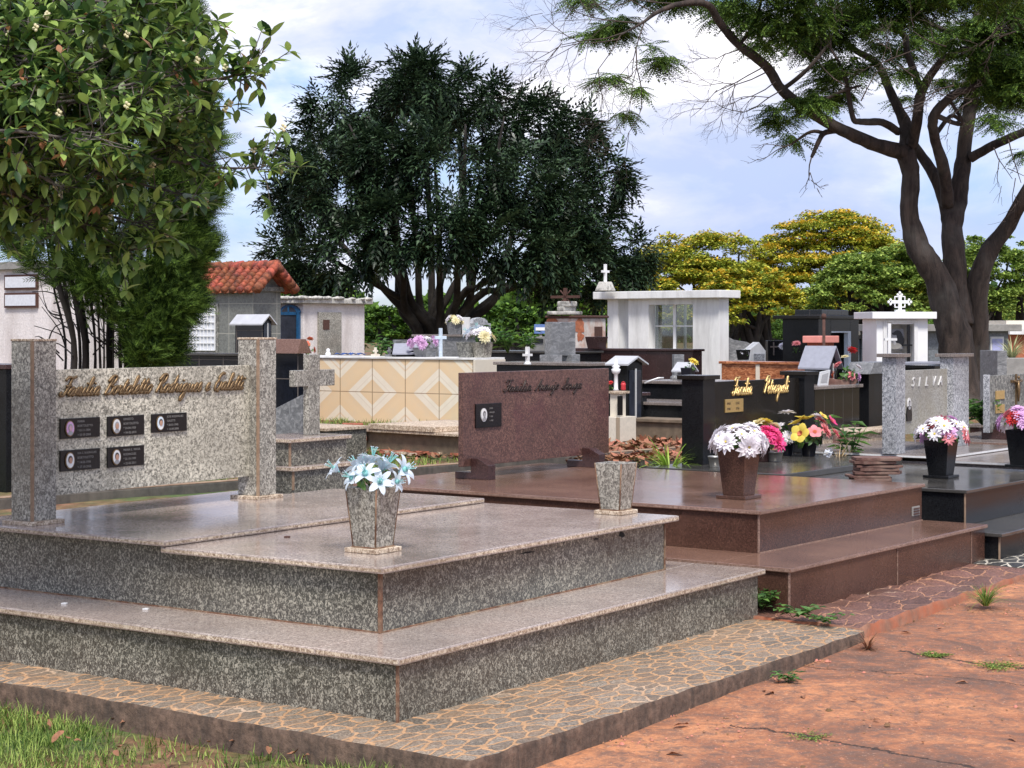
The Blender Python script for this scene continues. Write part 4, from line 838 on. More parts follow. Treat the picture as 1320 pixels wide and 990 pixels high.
# -- tile roofed mausoleum
p = place('mausoleum', 'grey stone mausoleum with an orange clay tile roof', 'mausoleum', 326, 33, ZG); A = p.u(362); Bv = p.v(150); ze = p.z(369)
ww = B(); ww.box(0, A, 0, Bv, -.1, ze-.001); ww.build('wall', M['greytile'], p.e, .01)
zr = p.z(346); over = .14
B().prism([(.0, ze+.001), (A, ze+.001), (A/2, zr-.05)], .01, Bv-.01).build('gable', M['greytile'], p.e, .004)
B().box(-.05, A+.05, -.05, Bv+.05, ze-.09, ze).build('cornice', M['g_far'], p.e, .01)
rb = B(); sl_ = math.atan2(zr-ze, A/2); Ls = math.hypot(A/2+over, (zr-ze)*(A/2+over)/(A/2))
nrow, ncol = 7, int((Bv+.4)/.2)
for side in (0, 1):
    for c in range(ncol):
        for r_ in range(nrow):
            t0, t1 = r_/nrow*Ls, (r_+1.22)/nrow*Ls; yy = -.2+.2*c
            for (off, rad, lift) in ((0, .075, .04), (.1, .07, .0)):
                pts = []; 
                for tt, q_ in ((t0, .015), (t1, .0)):
                    dxx = tt*math.cos(sl_); x_ = A/2-dxx if side == 0 else A/2+dxx; pts.append((x_, yy+off, zr-tt*math.sin(sl_)+lift+(.02 if tt == t1 else 0)+(0 if lift else .0)))
                if lift: rb.tube(pts, [rad*.85, rad], 6)
    if side == 0: rb.add([(A/2, -.25, zr+.01), (A/2, Bv+.2, zr+.01), (A/2-Ls*math.cos(sl_), Bv+.2, zr-Ls*math.sin(sl_)+.01), (A/2-Ls*math.cos(sl_), -.25, zr-Ls*math.sin(sl_)+.01)], [(0, 1, 2, 3)])
    else: rb.add([(A/2, -.25, zr+.01), (A/2, Bv+.2, zr+.01), (A/2+Ls*math.cos(sl_), Bv+.2, zr-Ls*math.sin(sl_)+.01), (A/2+Ls*math.cos(sl_), -.25, zr-Ls*math.sin(sl_)+.01)], [(3, 2, 1, 0)])
rf = rb.build('roof', M['terracotta'], p.e); q = B()
for k in range(int((Bv+.5)/.3)): q.tube([(A/2, -.28+.3*k, zr+.07), (A/2, .06+.3*k, zr+.055)], [.1, .085], 8)
for sx in (-1, 1):
    for k in range(5): t0, t1 = k/5*Ls, (k+1.1)/5*Ls; q.tube([(A/2+sx*t0*math.cos(sl_), -.24, zr+.07-t0*math.sin(sl_)), (A/2+sx*t1*math.cos(sl_), -.24, zr+.06-t1*math.sin(sl_))], [.08, .09], 8)
q.build('ridge_tiles', M['terracotta'], rf)
a, b_ = p.v(279), p.v(228); f = B().box(-.02, -.001, a-.06, b_+.06, p.z(456), p.z(391)).build('window', M['g_far'], p.e); B().box(-.03, -.021, a, b_, p.z(452), p.z(397)).build('curtain', M['grating'], f)
q = B()
for k in range(12): yy = a+(b_-a)*k/11; q.box(-.05, -.035, yy-.008, yy+.008, p.z(452), p.z(397))
for k in range(7): zz = p.z(452)+(p.z(397)-p.z(452))*k/6; q.box(-.053, -.036, a, b_, zz-.008, zz+.008)
q.build('grille', M['purewhite'], f)
p2_ = boxtomb('long low tomb faced in black tiles below the clay roofed mausoleum', 215, 352, 364, 23, 456, M['blktile'], M['k_top'])
def shrine(label, pl, pc, pr, d, yeave, yroof, ybase, mat, roofm, zb=None, cat='candle shrine', door=True, th=TH):
    """small house shaped candle box with a pitched metal roof"""
    zb = Z(ybase, d) if zb is None else zb; p = place('candle_shrine', label, cat, pc, d, zb, th); a, b_ = p.u(pr), p.v(pl); ze, zr = p.z(yeave), p.z(yroof); o_ = .05
    B().box(0, a, 0, b_, 0, ze-.001).build('body', mat, p.e, .004)
    B().prism([(0, ze), (a, ze), (a/2, zr-.03)], .01, b_-.01).build('gable', mat, p.e)
    q = B(); 
    for sx in (-1, 1):
        x0, x1 = a/2, a/2+sx*(a/2+o_); zz = ze-(zr-ze)*o_/(a/2)+.005
        q.add([(x0, -o_, zr), (x0, b_+o_, zr), (x1, b_+o_, zz), (x1, -o_, zz), (x0, -o_, zr-.018), (x0, b_+o_, zr-.018), (x1, b_+o_, zz-.018), (x1, -o_, zz-.018)], [(0, 1, 2, 3), (7, 6, 5, 4), (0, 3, 7, 4), (1, 5, 6, 2), (3, 2, 6, 7), (0, 4, 5, 1)])
    q.build('roof', roofm, p.e)
    if door:
        B().box(a*.14, a*.86, -.012, -.001, ze*.12, ze*.9).build('door', M['darkglass'], p.e, .002); B().box(a*.46, a*.54, -.02, -.0125, ze*.1, ze*.92).build('door_frame', M['silver'], p.e)
    p.a, p.b = a, b_; return p
shrine('black tiled candle shrine with a white metal roof by the clay roofed mausoleum', 303, 338, 350, 22.6, 413, 405, 455, M['blktile'], M['greyroof'])
# -- white mausoleum with blue arched door
p = place('mausoleum', 'rough white mausoleum with a blue arched door and crumbling flat cornice', 'mausoleum', 391, 36, ZG-.1); A = p.u(470); Bv = p.v(352)
B().box(0, A, 0, Bv, 0, p.z(391)).build('wall', M['rough_white'], p.e, .015)
b = B(); rr = random.Random(2); n = 26
pts = [(-.12+rr.uniform(-.02, .02)) for i in range(n)]
b.box(-.13, A+.13, -.13, Bv+.13, p.z(391), p.z(384)); b.build('cornice', M['moldwhite'], p.e, .02)
# irregular crumbled top of the cornice
b = B()
for i in range(46): x_ = rr.uniform(-.1, A+.1); y_ = rr.choice([rr.uniform(-.13, .02), rr.uniform(-.13, Bv)]); y_ = -.1 if i % 2 else y_; b.ell(x_ if i % 2 else -.1, y_, p.z(384), .09, .09, rr.uniform(.02, .05), 6)
b.build('broken_edge', M['moldwhite'], p.e)
d0, d1 = p.v(391)+.05, p.v(362); dm = (d0+d1)/2; rr_ = (d1-d0)/2; zs = p.z(404); d0 += .02
arch = [(d0, p.z(460)), (d1, p.z(460)), (d1, zs)]+[(dm+rr_*math.cos(t_), zs+rr_*.62*math.sin(t_)) for t_ in np.linspace(0.15, math.pi-.15, 9)]+[(d0, zs)]
f = B().prism(arch, -.06, -.001, axis='x').build('door', M['blue'], p.e); k = .13
arch2 = [(dm+(y_-dm)*.76, p.z(460)+.1+(z_-p.z(460))*.86) for y_, z_ in arch]; B().prism(arch2, -.07, -.061, axis='x').build('door_glass', M['darkglass'], f)
q = B().box(-.085, -.071, d0+.06, d1-.06, zs-.03, zs+.03).box(-.085, -.071, dm-.02, dm+.02, zs, zs+rr_*.5); q.build('glazing_bar', M['blue'], f)
a, b_ = p.u(409), p.u(438); f = B().box(a, b_, -.05, -.001, p.z(465), p.z(402)).build('stone_panel', M['g_pale'], p.e, .005); a2_, b2_ = p.u(414), p.u(422); B().box(a2_, b2_, -.06, -.051, p.z(425), p.z(412)).build('niche', M['rust'], f)
# grey slanted marble headrest tomb, brown plaque, tomb behind the cross
p = place('tomb', 'black tiled tomb with slanted grey marble end behind the granite cross', 'tomb', 384, 14.6, .35); a, b_ = p.u(392), p.v(345)
B().box(0, a, 0, b_, 0, p.z(456)).build('body', M['blktile'], p.e, .004); B().prism([(p.v(400), 0), (p.v(400), p.z(508)), (p.v(360), p.z(530)), (p.v(360), 0)], -.1, -.002, axis='x').build('marble_side', M['gm'], p.e, .003)
B().prism([(-.06, p.z(456)+.002), (a+.04, p.z(456)+.002), (a*.6, p.z(437)), (-.02, p.z(437))], -.05, b_+.04).build('brown_top', M['b_top'], p.e, .004)
p = place('tomb', 'low grey granite tomb step on the grass behind the granite cross', 'tomb', 420, 14.8, .3); B().box(0, .5, 0, 1.1, 0, p.z(556)).build('body', M['g_side'], p.e, .004); B().box(-.02, .52, -.02, 1.12, p.z(556), p.z(552)).build('top_slab', M['g_edge'], p.e, .004)
bouquet('small withered orange flower beside the brown topped black tomb', (X(395, 15.2), 15.2, Z(452, 15.2)), auto(['mumo'], 4, .035, 2), .08, leaves=8, lsize=.04, up=1.3)
# -- yellow tile wall tomb
pY = place('tomb', 'big box tomb faced in cream yellow tiles with diamond bands', 'tomb', 611, 22.6, .32, 55); a, b_ = pY.u(648), pY.v(378); zt = pY.z(464)
B().box(0, a, 0, b_, 0.03, zt).build('body', M['tilewall'], pY.e, .004); B().box(-.02, a+.02, -.02, b_+.02, zt, zt+.025).build('top_slab', M['white'], pY.e, .004)
B().box(-.006, -.001, -.01, .02, .03, zt).build('corner_trim', M['g_edge'], pY.e)
B().box(-.02, a+.02, -.03, -.002, zt-.2, zt-.0).build('side_band', M['cream'], pY.e, .003)
def onY(px, depth_v, px_is=True):
    """a point on the top of the yellow tomb: pixel column px at a given inset"""
    U_, V_ = uv(55); C_ = (pY.C[0]+U_[0]*depth_v, pY.C[1]+U_[1]*depth_v); t_ = along(C_, V_, px); return (C_[0]+V_[0]*t_, C_[1]+V_[1]*t_, .32+zt+.025)
YT = .32+zt+.025
# objects on the yellow tomb
P = onY(452, .35); b = B(); rr = random.Random(4)
vs = []; nn = 11
for j in range(nn):
    for i in range(nn): vs.append(((i-5)*.036, (j-5)*.03, .012+.035*abs(math.sin(i*.9+j*.5))*rr.uniform(.5, 1)))
b.add(vs, [(j*nn+i, j*nn+i+1, (j+1)*nn+i+1, (j+1)*nn+i) for j in range(nn-1) for i in range(nn-1)], 0, True); tag(b.build('cloth', M['cloth'], loc=P, rz=-20), 'crumpled blue cloth lying on the yellow tiled tomb', 'cloth')
P = onY(423, .2); e = thing('figurine', 'tiny white figurine on the left end of the yellow tiled tomb', 'figurine', P); B().lathe(0, 0, [(.035, 0), (.038, .03), (.02, .06), (.026, .085), (.01, .1)], 10).build('figurine_body', M['purewhite'], e)
for (px, mt, lb) in ((484, 'cream', 'small cream cross shaped ornament on the yellow tiled tomb, left one'), (502, 'gm', 'small grey ornament on the yellow tiled tomb beside the slanted plaque')):
    P = onY(px, .2); b = B().box(-.05, .05, -.04, .04, 0, .03).box(-.013, .013, -.015, .015, .03, .12).box(-.04, .04, -.012, .012, .06, .085); tag(b.build('ornament', M[mt], loc=P, rz=55, bevel=.004), lb, 'ornament')
P = onY(526, .2); e = thing('plaque_stand', 'slanted blue grey plaque on a dark wedge on the yellow tomb', 'plaque', P, 20); B().prism([(-.16, 0), (.16, 0), (.16, .1), (-.16, .03)], 0, .2).build('wedge', M['k_side'], e, .003); b = B(); b.add([(-.22, -.03, .03), (.2, -.03, .03), (.26, .22, .16), (-.12, .22, .16), (-.22, -.03, .045), (.2, -.03, .045), (.26, .22, .175), (-.12, .22, .175)], [(0, 1, 2, 3), (4, 5, 6, 7), (0, 1, 5, 4), (1, 2, 6, 5), (2, 3, 7, 6), (3, 0, 4, 7)]); b.build('plate', M['slateroof'], e)
P = onY(518, .9); e = thing('stele', 'plain grey stele behind the slanted plaque on the yellow tomb', 'stele', P, 55); B().box(-.12, .12, 0, .06, 0, Z(438, P[1])-YT).build('slab', M['gm'], e, .004)
def smallpot(label, P, w, hh, mat, th=55, cat='vase'):
    e = thing('vase', label, cat, P, th); B().frus(0, 0, .001, hh, w*.38, w*.38, w*.5, w*.5).build('body', mat, e, .004); return e
P = onY(548, .3); w_ = 34*P[1]/F*.7; e = smallpot('grey granite box vase with pink flowers on the yellow tomb', P, w_, Z(448, P[1])-YT, M['gm']); bouquet('pale pink flowers in the box vase on the yellow tomb', (P[0]-.02, P[1], Z(446, P[1])), auto(['muml', 'daisyw', 'muml'], 12, .07, 3), .2, leaves=20, up=.6, seed=21)
P = onY(568, .25); e = thing('cross', 'slim pale blue cross standing near the middle of the yellow tomb', 'cross', P, 40); zz = Z(423, P[1])-YT; B().box(-.018, .018, -.018, .018, 0, zz).box(-.085, .085, -.0185, .0185, zz*.62, zz*.62+.04).build('cross_body', M['petal_b'], e, .004)
P = onY(589, 1.1); e = thing('tomb', 'grey granite block tomb rising behind the yellow tomb', 'tomb', (P[0], P[1]+.3, .3), 55); zz = Z(434, P[1]+.3)-.3; B().box(-.3, .62, 0, .5, 0, zz).build('body', M['gm'], e, .006); B().box(-.33, .65, -.03, .53, zz, zz+.03).build('top_slab', M['s_top'], e, .004)
P2 = (P[0]-.05, P[1]+.55, zz+.33); e = smallpot('small grey pot of cream roses on the grey block tomb', P2, .16, .17, M['gm']); bouquet('cream roses in the small pot on the grey block tomb', (P2[0], P2[1], P2[2]+.17), auto(['mumc', 'mumw'], 8, .06, 4), .12, leaves=12, up=.6, seed=22)
P = onY(602, .22); e = smallpot('dull granite vase, empty, on the right end of the yellow tomb', P, .2, Z(441, P[1])-YT, M['g_far'])
P = onY(622, .3); P = (X(622, 22.9), 22.9, YT); e = smallpot('granite vase of white and blue flowers on the yellow tomb', P, .2, Z(441, 22.9)-YT, M['g_pale']); bouquet('large white and pale blue flowers in the granite vase on the yellow tomb', (P[0]-.04, P[1], Z(440, 22.9)), [('belly' if 0 else 'mumw', .09, 200, 30, .9), ('mumc', .1, 300, 20, .9), ('mumw', .1, 330, 55, .9), ('lily', .1, 170, 40, 1.2), ('lily', .1, 120, 70, 1.2), ('mumw', .09, 250, 60, .8), ('mumc', .09, 10, 20, 1)], .17, leaves=16, up=.9, seed=23)
# arch topped headstone
p = place('headstone', 'white rimmed headstone with a curved top near the big dark tree', 'headstone', 605, 27, ZG); aa = p.u(633); zt_ = p.z(409)
pts = [(0, 0), (aa, 0), (aa, zt_-.09)]+[(aa/2+aa*.38*math.cos(t_), zt_-.09+.09*math.sin(t_)) for t_ in np.linspace(0, math.pi, 7)]+[(0, zt_-.06)]
B().prism(pts, 0, .08).build('panel', M['s_head'], p.e, .01); B().box(-.05, .0, -.02, .1, 0, zt_).build('side_rim', M['white'], p.e, .005)
# -- low brown tomb in the grass with red bricks
p = place('tomb', 'unfinished low brown cement tomb with a thin slab on the grass', 'tomb', 600, 16.9, .33, 47); b_ = p.v(468)
B().box(0, 1.3, 0, b_, 0, p.z(563)).build('body', M['brownwall'], p.e, .01); B().box(-.06, 1.3, -.05, b_+.02, p.z(563), p.z(559.5)).build('top_slab', M['g_edge'], p.e, .004)
B().box(-.07, 1.0, .35, b_-.15, p.z(559), p.z(552)).build('upper_slab', M['g_edge'], p.e, .004)
U_, V_ = uv(47); rr = random.Random(8)
for i in range(5): q = (p.C[0]+V_[0]*(b_+.05)-.05, p.C[1]+V_[1]*(b_+.05)-.1); tag(B().box(-.1, .1, -.05, .05, 0, .055).build('brick', M['redbrick'], loc=(q[0]+rr.uniform(-.02, .02), q[1]+rr.uniform(-.02, .02), .385+.057*i), rz=rr.uniform(-8, 8)+20, bevel=.004), 'red clay brick in the small pile at the end of the low brown tomb', 'brick', 'piled red bricks')
# strip of broken red tiles lying on the soil between
for i in range(24):
    px = 486+i*4.6+rr.uniform(-3, 3); py = 583+rr.uniform(-2.5, 3.5); q = W(px, py, .42); s_ = rr.uniform(.03, .09)
    tag(B().prism([(-s_, -s_*.5), (s_*.7, -s_*.7), (s_, s_*.5), (-s_*.4, s_*.8)], 0, .02, axis='z').build('tile_shard', M['redbrick'] if i % 3 else M['g_edge'], loc=(q[0], q[1], .41), rz=rr.uniform(0, 360)), 'broken red tile piece on the soil before the low brown tomb', 'broken tile', 'broken tile pieces on the soil')
# -- middle: black tombs, grey stele, ruined mausoleum, brown tomb, portico
pK = boxtomb('long black tomb behind the grey stele, left of the portico', 620, 735, 775, 27, 453, M['k_side'], M['k_top'])
pS = boxtomb('flat dark tomb slab just behind the brown headstone', 640, 760, 800, 20.5, 468, M['k_side'], M['s_top'], zb=.3)
p = place('stele', 'tall plain grey stele on two feet behind the brown headstone', 'stele', 710, 21.5, Z(467, 21.5)); aa = p.u(742); B().box(0, aa, 0, .09, p.z(459), p.z(415)).build('panel', M['gm'], p.e, .006); [B().box(u_, u_+.17, -.06, .15, 0, p.z(457.5)).build('foot', M['gm'], p.e, .006) for u_ in (-.02, aa-.16)]
p = place('cross', 'slim white cross in front of the long black tomb', 'cross', 680, 20.3, Z(470, 20.3)); B().box(-.018, .018, -.018, .018, 0, p.z(447)).box(-.07, .07, -.0185, .0185, p.z(459), p.z(456)).lathe(0, 0, [(.05, 0), (.03, .03)], 8).build('cross_body', M['white'], p.e)
p = place('headstone', 'pale grey headstone with a small dark photo, left of the grey stele', 'headstone', 684, 28.5, Z(455, 28.5)); B().box(0, p.u(708), 0, .08, 0, p.z(434)).build('panel', M['concrete'], p.e, .006); B().box(.1, .32, -.015, -.001, p.z(442), p.z(437)).build('plaque', M['black'], p.e)
p = place('sign', 'small blue and white sign before the green hedge', 'sign', 697, 40, .4, 10); B().box(-.03, .03, 0, .05, 0, p.z(428)).build('post', M['concrete'], p.e); f = B().box(-.15, .16, -.03, -.001, p.z(430), p.z(418)).build('panel', M['signblue'], p.e); B().box(-.12, .13, -.036, -.031, p.z(426), p.z(422)).build('white_band', M['purewhite'], f)
p = place('mausoleum', 'small ruined white mausoleum with bare brick patches and an iron cross', 'mausoleum', 752, 31, ZG); A = p.u(781); Bv = p.v(706); zt_ = p.z(410)
B().box(0, A, 0, Bv, 0, zt_).build('wall', M['ruin'], p.e, .02)
rr = random.Random(5)
for (y_, z_, r_) in ((p.v(712), zt_-.09, .13), (p.v(746), zt_-.15, .15), (p.v(748), zt_-.32, .09)):
    pts = [(y_+r_*rr.uniform(.6, 1.1)*math.cos(t_), min(zt_-.005, z_+r_*rr.uniform(.6, 1.1)*math.sin(t_))) for t_ in np.linspace(0, 2*math.pi, 13)[:-1]]; B().prism(pts, -.008, -.001, axis='x').build('brick_patch', M['brickpatch'], p.e)
B().box(-.04, A+.05, -.04, Bv+.04, zt_+.001, zt_+.045).build('cornice', M['rust'], p.e, .02)
q = B().box(-.1, A*.5, .25, Bv-.05, zt_+.06, zt_+.12).box(-.08, A*.45, .36, Bv-.25, zt_+.12, zt_+.2).box(-.06, A*.4, Bv*.42, Bv*.68, zt_+.2, zt_+.29); q.build('parapet', M['moldwhite'], p.e, .02)
cy = Bv*.55; q = B().box(.03, .07, cy-.03, cy+.03, zt_+.29, p.z(371)).box(.03, .071, cy-.3, cy+.3, p.z(384), p.z(380.5))
for t_ in np.linspace(0, 2*math.pi, 9)[:-1]: q.tube([(.05, cy, p.z(382)), (.05, cy+.15*math.cos(t_), p.z(382)+.15*math.sin(t_))], .014, 4)
q.build('iron_cross', M['rust'], p.e)
a_ = p.u(772); B().box(a_-.14, a_+.1, -.006, -.001, p.z(438), p.z(421)).build('vent', M['rust'], p.e)
pB_ = boxtomb('long dark brown granite tomb in front of the white portico', 735, 893, 905, 27, 450, M['w_side'], M['w_side'])
P = (X(769, 28), 28, Z(450, 28)); e = smallpot('wide dark brown vase on the long brown tomb', P, .26, Z(434, 28)-P[2], M['w_side'])
# white portico ------------------------------------------------------------
TP = 50; p = place('portico', 'white flat roofed portico with a glazed window standing over a tomb', 'portico', 927, 33, ZG-.1, TP); Bv = p.v(778); zt_ = p.z(384)
U_, V_ = uv(TP); A = .35
r1 = p.v(893); r0 = 0; l0, l1 = p.v(836), p.v(810); c0_, c1_ = p.v(797), p.v(783)
w0 = .32
W0 = B(); W0.box(0, w0, 0, r1, 0, zt_).box(0, w0, l0, l1, 0, zt_).box(0, w0, r1+.001, l0-.001, p.z(392), zt_).box(0, w0, r1+.001, l0-.001, 0, p.z(455)); W0.build('wall', M['white'], p.e, .006)
B().box(0, .42, c0_, c1_, 0, zt_).build('column', M['white'], p.e, .006)
B().box(-.18, A+.15, -.14, Bv+.12, zt_+.001, p.z(374)).build('roof_slab', M['white'], p.e, .012)
f = B(); wy0, wy1 = r1+.002, l0-.002; ym = wy0+(wy1-wy0)*.55; f.box(.2, .24, ym-.03, ym+.03, p.z(455), p.z(392)).box(.24, .28, ym-.22, ym-.18, p.z(455), p.z(392)).box(.2, .24, wy0, wy1, p.z(421), p.z(419.5)).box(.19, .25, wy0, wy1, p.z(455), p.z(452)); f = f.build('window', M['purewhite'], p.e); B().box(.215, .222, wy0, wy1, p.z(452), p.z(392)).build('pane', M['glass'], f)
P = (X(781, 34), 34.2, 0); q = thing('cross', 'slender white cross on a small block on the portico roof', 'cross', (P[0], P[1], Z(374, 33.6)), TP); B().frus(0, 0, 0, .17, .14, .14, .09, .09).build('block', M['moldwhite'], q, .01); zz = Z(340, 34)-q.location.z; B().box(-.022, .022, -.022, .022, .17, zz).box(-.1, .1, -.0225, .0225, zz*.68, zz*.68+.045).build('cross_body', M['purewhite'], q)
# candle shrine, pedestal, colonette ------------------------------------------------
shrine('black candle shrine with a silver metal roof behind the white pedestal', 788, 808, 828, 19.4, 467, 459, 507, M['k_side'], M['greyroof'], zb=.35)
p = place('pedestal', 'white tiled pedestal in two blocks right of the brown headstone', 'pedestal', 797, 18.6, .35); B().box(0, p.u(820), 0, p.v(776), 0, p.z(538)).build('lower_block', M['creamtile'], p.e, .004); a_ = p.u(813)
B().box(.12, a_, .06, p.v(778), p.z(538), p.z(508)).build('upper_block', M['cream'], p.e, .004); B().box(.09, a_+.03, .03, p.v(776), p.z(508), p.z(505)).build('top_slab', M['g_edge'], p.e, .003); q = B().box(a_-.0, a_+.006, .15, .24, p.z(536), p.z(511)); 
B().box(a_-.16, a_-.07, .052, .059, p.z(536), p.z(511)).build('slot', M['black'], p.e)
zt5_ = Z(505, 18.6); q = thing('colonette', 'thin white turned colonette on the white pedestal', 'colonette', (X(794, 19), 19, zt5_)); hh = Z(462, 19)-zt5_; B().lathe(0, 0, [(.035, 0), (.022, .02), (.02, hh*.5), (.04, hh*.55), (.05, hh*.66), (.03, hh*.7), (.045, hh*.76), (.02, hh*.8), (.018, hh*.93), (.004, hh)], 12).build('shaft', M['purewhite'], q)
q = thing('lantern', 'small red plastic lantern beside the white colonette', 'lantern', (X(803.5, 19), 19, zt5_), s=.62); B().lathe(0, 0, [(.035, 0), (.045, .02), (.04, .09), (.045, .11), (.015, .13)], 10).build('lantern_body', M['redp'], q); b = B(); b.tube([(.03*math.cos(t_), 0, .12+.03*math.sin(t_)) for t_ in np.linspace(0, math.pi, 7)], .005, 5); b.build('handle', M['redp'], q)
bouquet('tiny dark red flower at the left of the white colonette', (X(787, 19), 19.05, zt5_+.02), auto(['mums', 'mumr'], 3, .03, 6), .06, leaves=6, lsize=.03, up=1.2, seed=31)
# black marbled stepped tomb between pedestal and black headstone
p = boxtomb('stepped black tomb with pale veins and a grey ledge behind the leaf litter', 826, 905, 950, 20.8, 492, M['k_side'], M['s_top'], zb=.32)
p = boxtomb('lower grey ledge of stone in front of the veined black tomb', 790, 906, 950, 19.8, 520, M['k_side'], M['s_top'], zb=.3, cat='stone ledge', name='stone_ledge')
p = boxtomb('small square dark block left of the veined black tomb', 816, 827, 834, 20.2, 506, M['k_side'], M['w_side'], zb=.3, cat='stone block', name='stone_block')
p = boxtomb('low rough brown stone border around the leaf litter', 815, 900, 920, 18.9, 542, M['brownwall'], M['brownwall'], zb=.3, cat='stone border', name='stone_border')
P0z = Z(492, 21.2)
p = place('stele', 'narrow grey marble stele against the long brown tomb', 'stele', 869, 21.8, P0z, 20); B().box(0, p.u(882), 0, .06, 0, p.z(457)).build('slab', M['gm'], p.e, .004); B().lathe(0, 0, [(.05, 0), (.05, .04), (.02, .06)], 8).build('base', M['gm'], p.e)
shrine('small grey stone house shaped shrine beside the narrow marble stele', 873, 884, 893, 21.4, 474, 467, 494, M['gm'], M['greyroof'], zb=P0z, door=False)
e = smallpot('little black pot with one yellow flower by the grey house shaped shrine', (X(887, 20.9), 20.9, P0z), .13, .17, M['blackpot']); bouquet('single yellow flower leaning over the little black pot', (X(890, 20.9), 20.9, P0z+.16), [('mumy', .06, 300, 50, 1), ('mumy', .04, 60, 50, 1)], .1, leaves=6, lsize=.05, up=1, seed=33)
q = thing('handrail', 'short bent metal rail on the veined black tomb', 'handrail', (X(842, 20.6), 20.6, P0z+.0)); b = B(); b.tube([(-.1, 0, .0), (-.03, 0, .03), (.06, 0, .06), (.12, 0, .06)], .01, 6); b.build('rail', M['silver'], q)
# -- orange brown marble tomb, steles, gables
p = boxtomb('orange brown marble box tomb behind the black headstone', 930, 1048, 1062, 24, 467, M['copper'], M['copper'])
q = B().box(-.012, -.002, p.v(978)-.02, p.v(978)+.04, 0, p.zt-.04); q.build('pale_vein', M['cream'], p.e)
p = place('tomb', 'stepped grey marble tomb end with sloping shoulder right of the portico', 'tomb', 936, 35.5, ZG, 12); aa = p.u(985); pts = [(0, 0), (aa, 0), (aa, p.z(452)), (aa*.55, p.z(441)), (aa*.2, p.z(438)), (0, p.z(433))]; B().prism(pts, 0, .8).build('body', M['gm'], p.e, .006)
p = place('tomb', 'small white gabled tomb behind the orange brown marble tomb', 'tomb', 965, 30, ZG, 4); aa = p.u(992); B().prism([(0, 0), (aa, 0), (aa, p.z(459)), (aa/2, p.z(441)), (0, p.z(452))], 0, .5).build('body', M['white'], p.e, .006); B().box(aa*.25, aa*.75, -.02, -.001, p.z(470), p.z(456)).build('panel', M['s_head'], p.e, .003)
e = smallpot('tiny dark pot with a green plant right of the portico', (X(958, 26.5), 26.5, Z(464, 26.5)), .16, .15, M['k_side']); bouquet('small white flowers in the tiny dark pot right of the portico', (X(958, 26.5), 26.5, Z(456, 26.5)), auto(['daisyw'], 4, .04, 3), .08, leaves=12, lsize=.06)
p = place('headstone', 'black headstone with a carved cross and a white flower', 'headstone', 990, 29, ZG, 15); aa = p.u(1013); B().box(0, aa, 0, .1, 0, p.z(439)).build('panel', M['k_side'], p.e, .006); B().box(aa*.28, aa*.34, -.012, -.001, p.z(458), p.z(441)).box(aa*.12, aa*.5, -.013, -.001, p.z(448), p.z(446)).build('carved_cross', M['s_top'], p.e)
bouquet('single white rose on the black headstone with the carved cross', (X(1009, 28.6), 28.6, Z(447, 28.6)), [('mumw', .07, 270, 30, .2), ('mumw', .05, 200, 60, .6)], .06, leaves=5, lsize=.04, seed=41)
p = place('headstone', 'wide grey marble headstone left of the slate roofed shrine', 'headstone', 1014, 27.5, ZG, 15); aa = p.u(1052); B().box(0, aa, 0, .1, 0, p.z(441)).build('panel', M['gm'], p.e, .006)
bouquet('small pink flower on a wire stem before the grey marble headstone', (X(1026, 27), 27, Z(452, 27)), [('mums', .07, 270, 70, .9)], .12, leaves=3, lsize=.03, up=1, seed=42)
# -- slate roofed black shrine, flowers, black monument, orange shrine
shrine('black candle shrine with a slate grey pitched roof above the black pillar', 1037, 1066, 1079, 18.8, 466, 446, 497, M['k_side'], M['slateroof'], zb=Z(500, 18.8))
pV = boxtomb('black box tomb with vertical tile joints right of the black headstone', 1020, 1050, 1108, 18.2, 498, M['vtile'], M['s_top'], zb=.3)
q = thing('photo_stand', 'small tilted white photo frame on the black vertical tiled tomb', 'photo frame', (X(1055, 18.6), 18.6, Z(497, 18.6)), 30); b = B(); b.prism([(0, 0), (.13, 0), (.16, .16), (.03, .14)], 0, .02); b.build('frame', M['silver'], q, .003); B().prism([(.03, .03), (.11, .03), (.13, .13), (.05, .11)], -.004, -.001).build('photo', M['greyh'], q)
q = thing('stone_dish', 'broken brown stone piece lying on the black vertical tiled tomb', 'stone piece', (X(1080, 18.9), 18.9, Z(496, 18.9)), 15); B().prism([(-.18, .0), (.16, 0), (.2, .05), (.1, .08), (0, .05), (-.16, .08)], -.08, .08).build('stone', M['slatebr'], q, .006)
e = smallpot('clear jar holding tall red and pink flowers on the black tomb', (X(1094, 18.9), 18.9, Z(496, 18.9)), .1, .15, M['glass']); bouquet('tall mixed bunch of red, pink and cream flowers on the black vertical tiled tomb', (X(1092, 18.9), 18.9, Z(486, 18.9)), [('mumr', .06, 30, 75, 2.1), ('mumr', .055, 60, 60, 2.2), ('mums', .055, 170, 30, 1.1), ('muml', .055, 330, 0, .9), ('mums', .05, 200, 50, 1.2), ('mumc', .045, 120, 80, 1.5), ('mums', .05, 300, 10, .5), ('mumw', .045, 350, 40, 1.1), ('mumo', .05, 190, 5, 1.1)], .14, leaves=40, lsize=.06, up=1.0, seed=43)
p = place('monument', 'black granite gateway monument with a pale framed opening', 'monument', 1055, 27, ZG); aa = p.u(1107); zt_ = p.z(411)
B().box(0, aa*.3, 0, .6, 0, zt_).box(aa*.78, aa, 0, .6, 0, zt_).box(aa*.3+.001, aa*.78-.001, 0, .6, p.z(428), zt_).build('body', M['k_side'], p.e, .005); B().box(-.12, aa+.12, -.08, .7, zt_, zt_+.05).build('cornice', M['k_head'], p.e, .006); B().box(.2, aa-.25, .05, .5, zt_+.05, p.z(399)).build('crown_block', M['blktile'], p.e, .006)
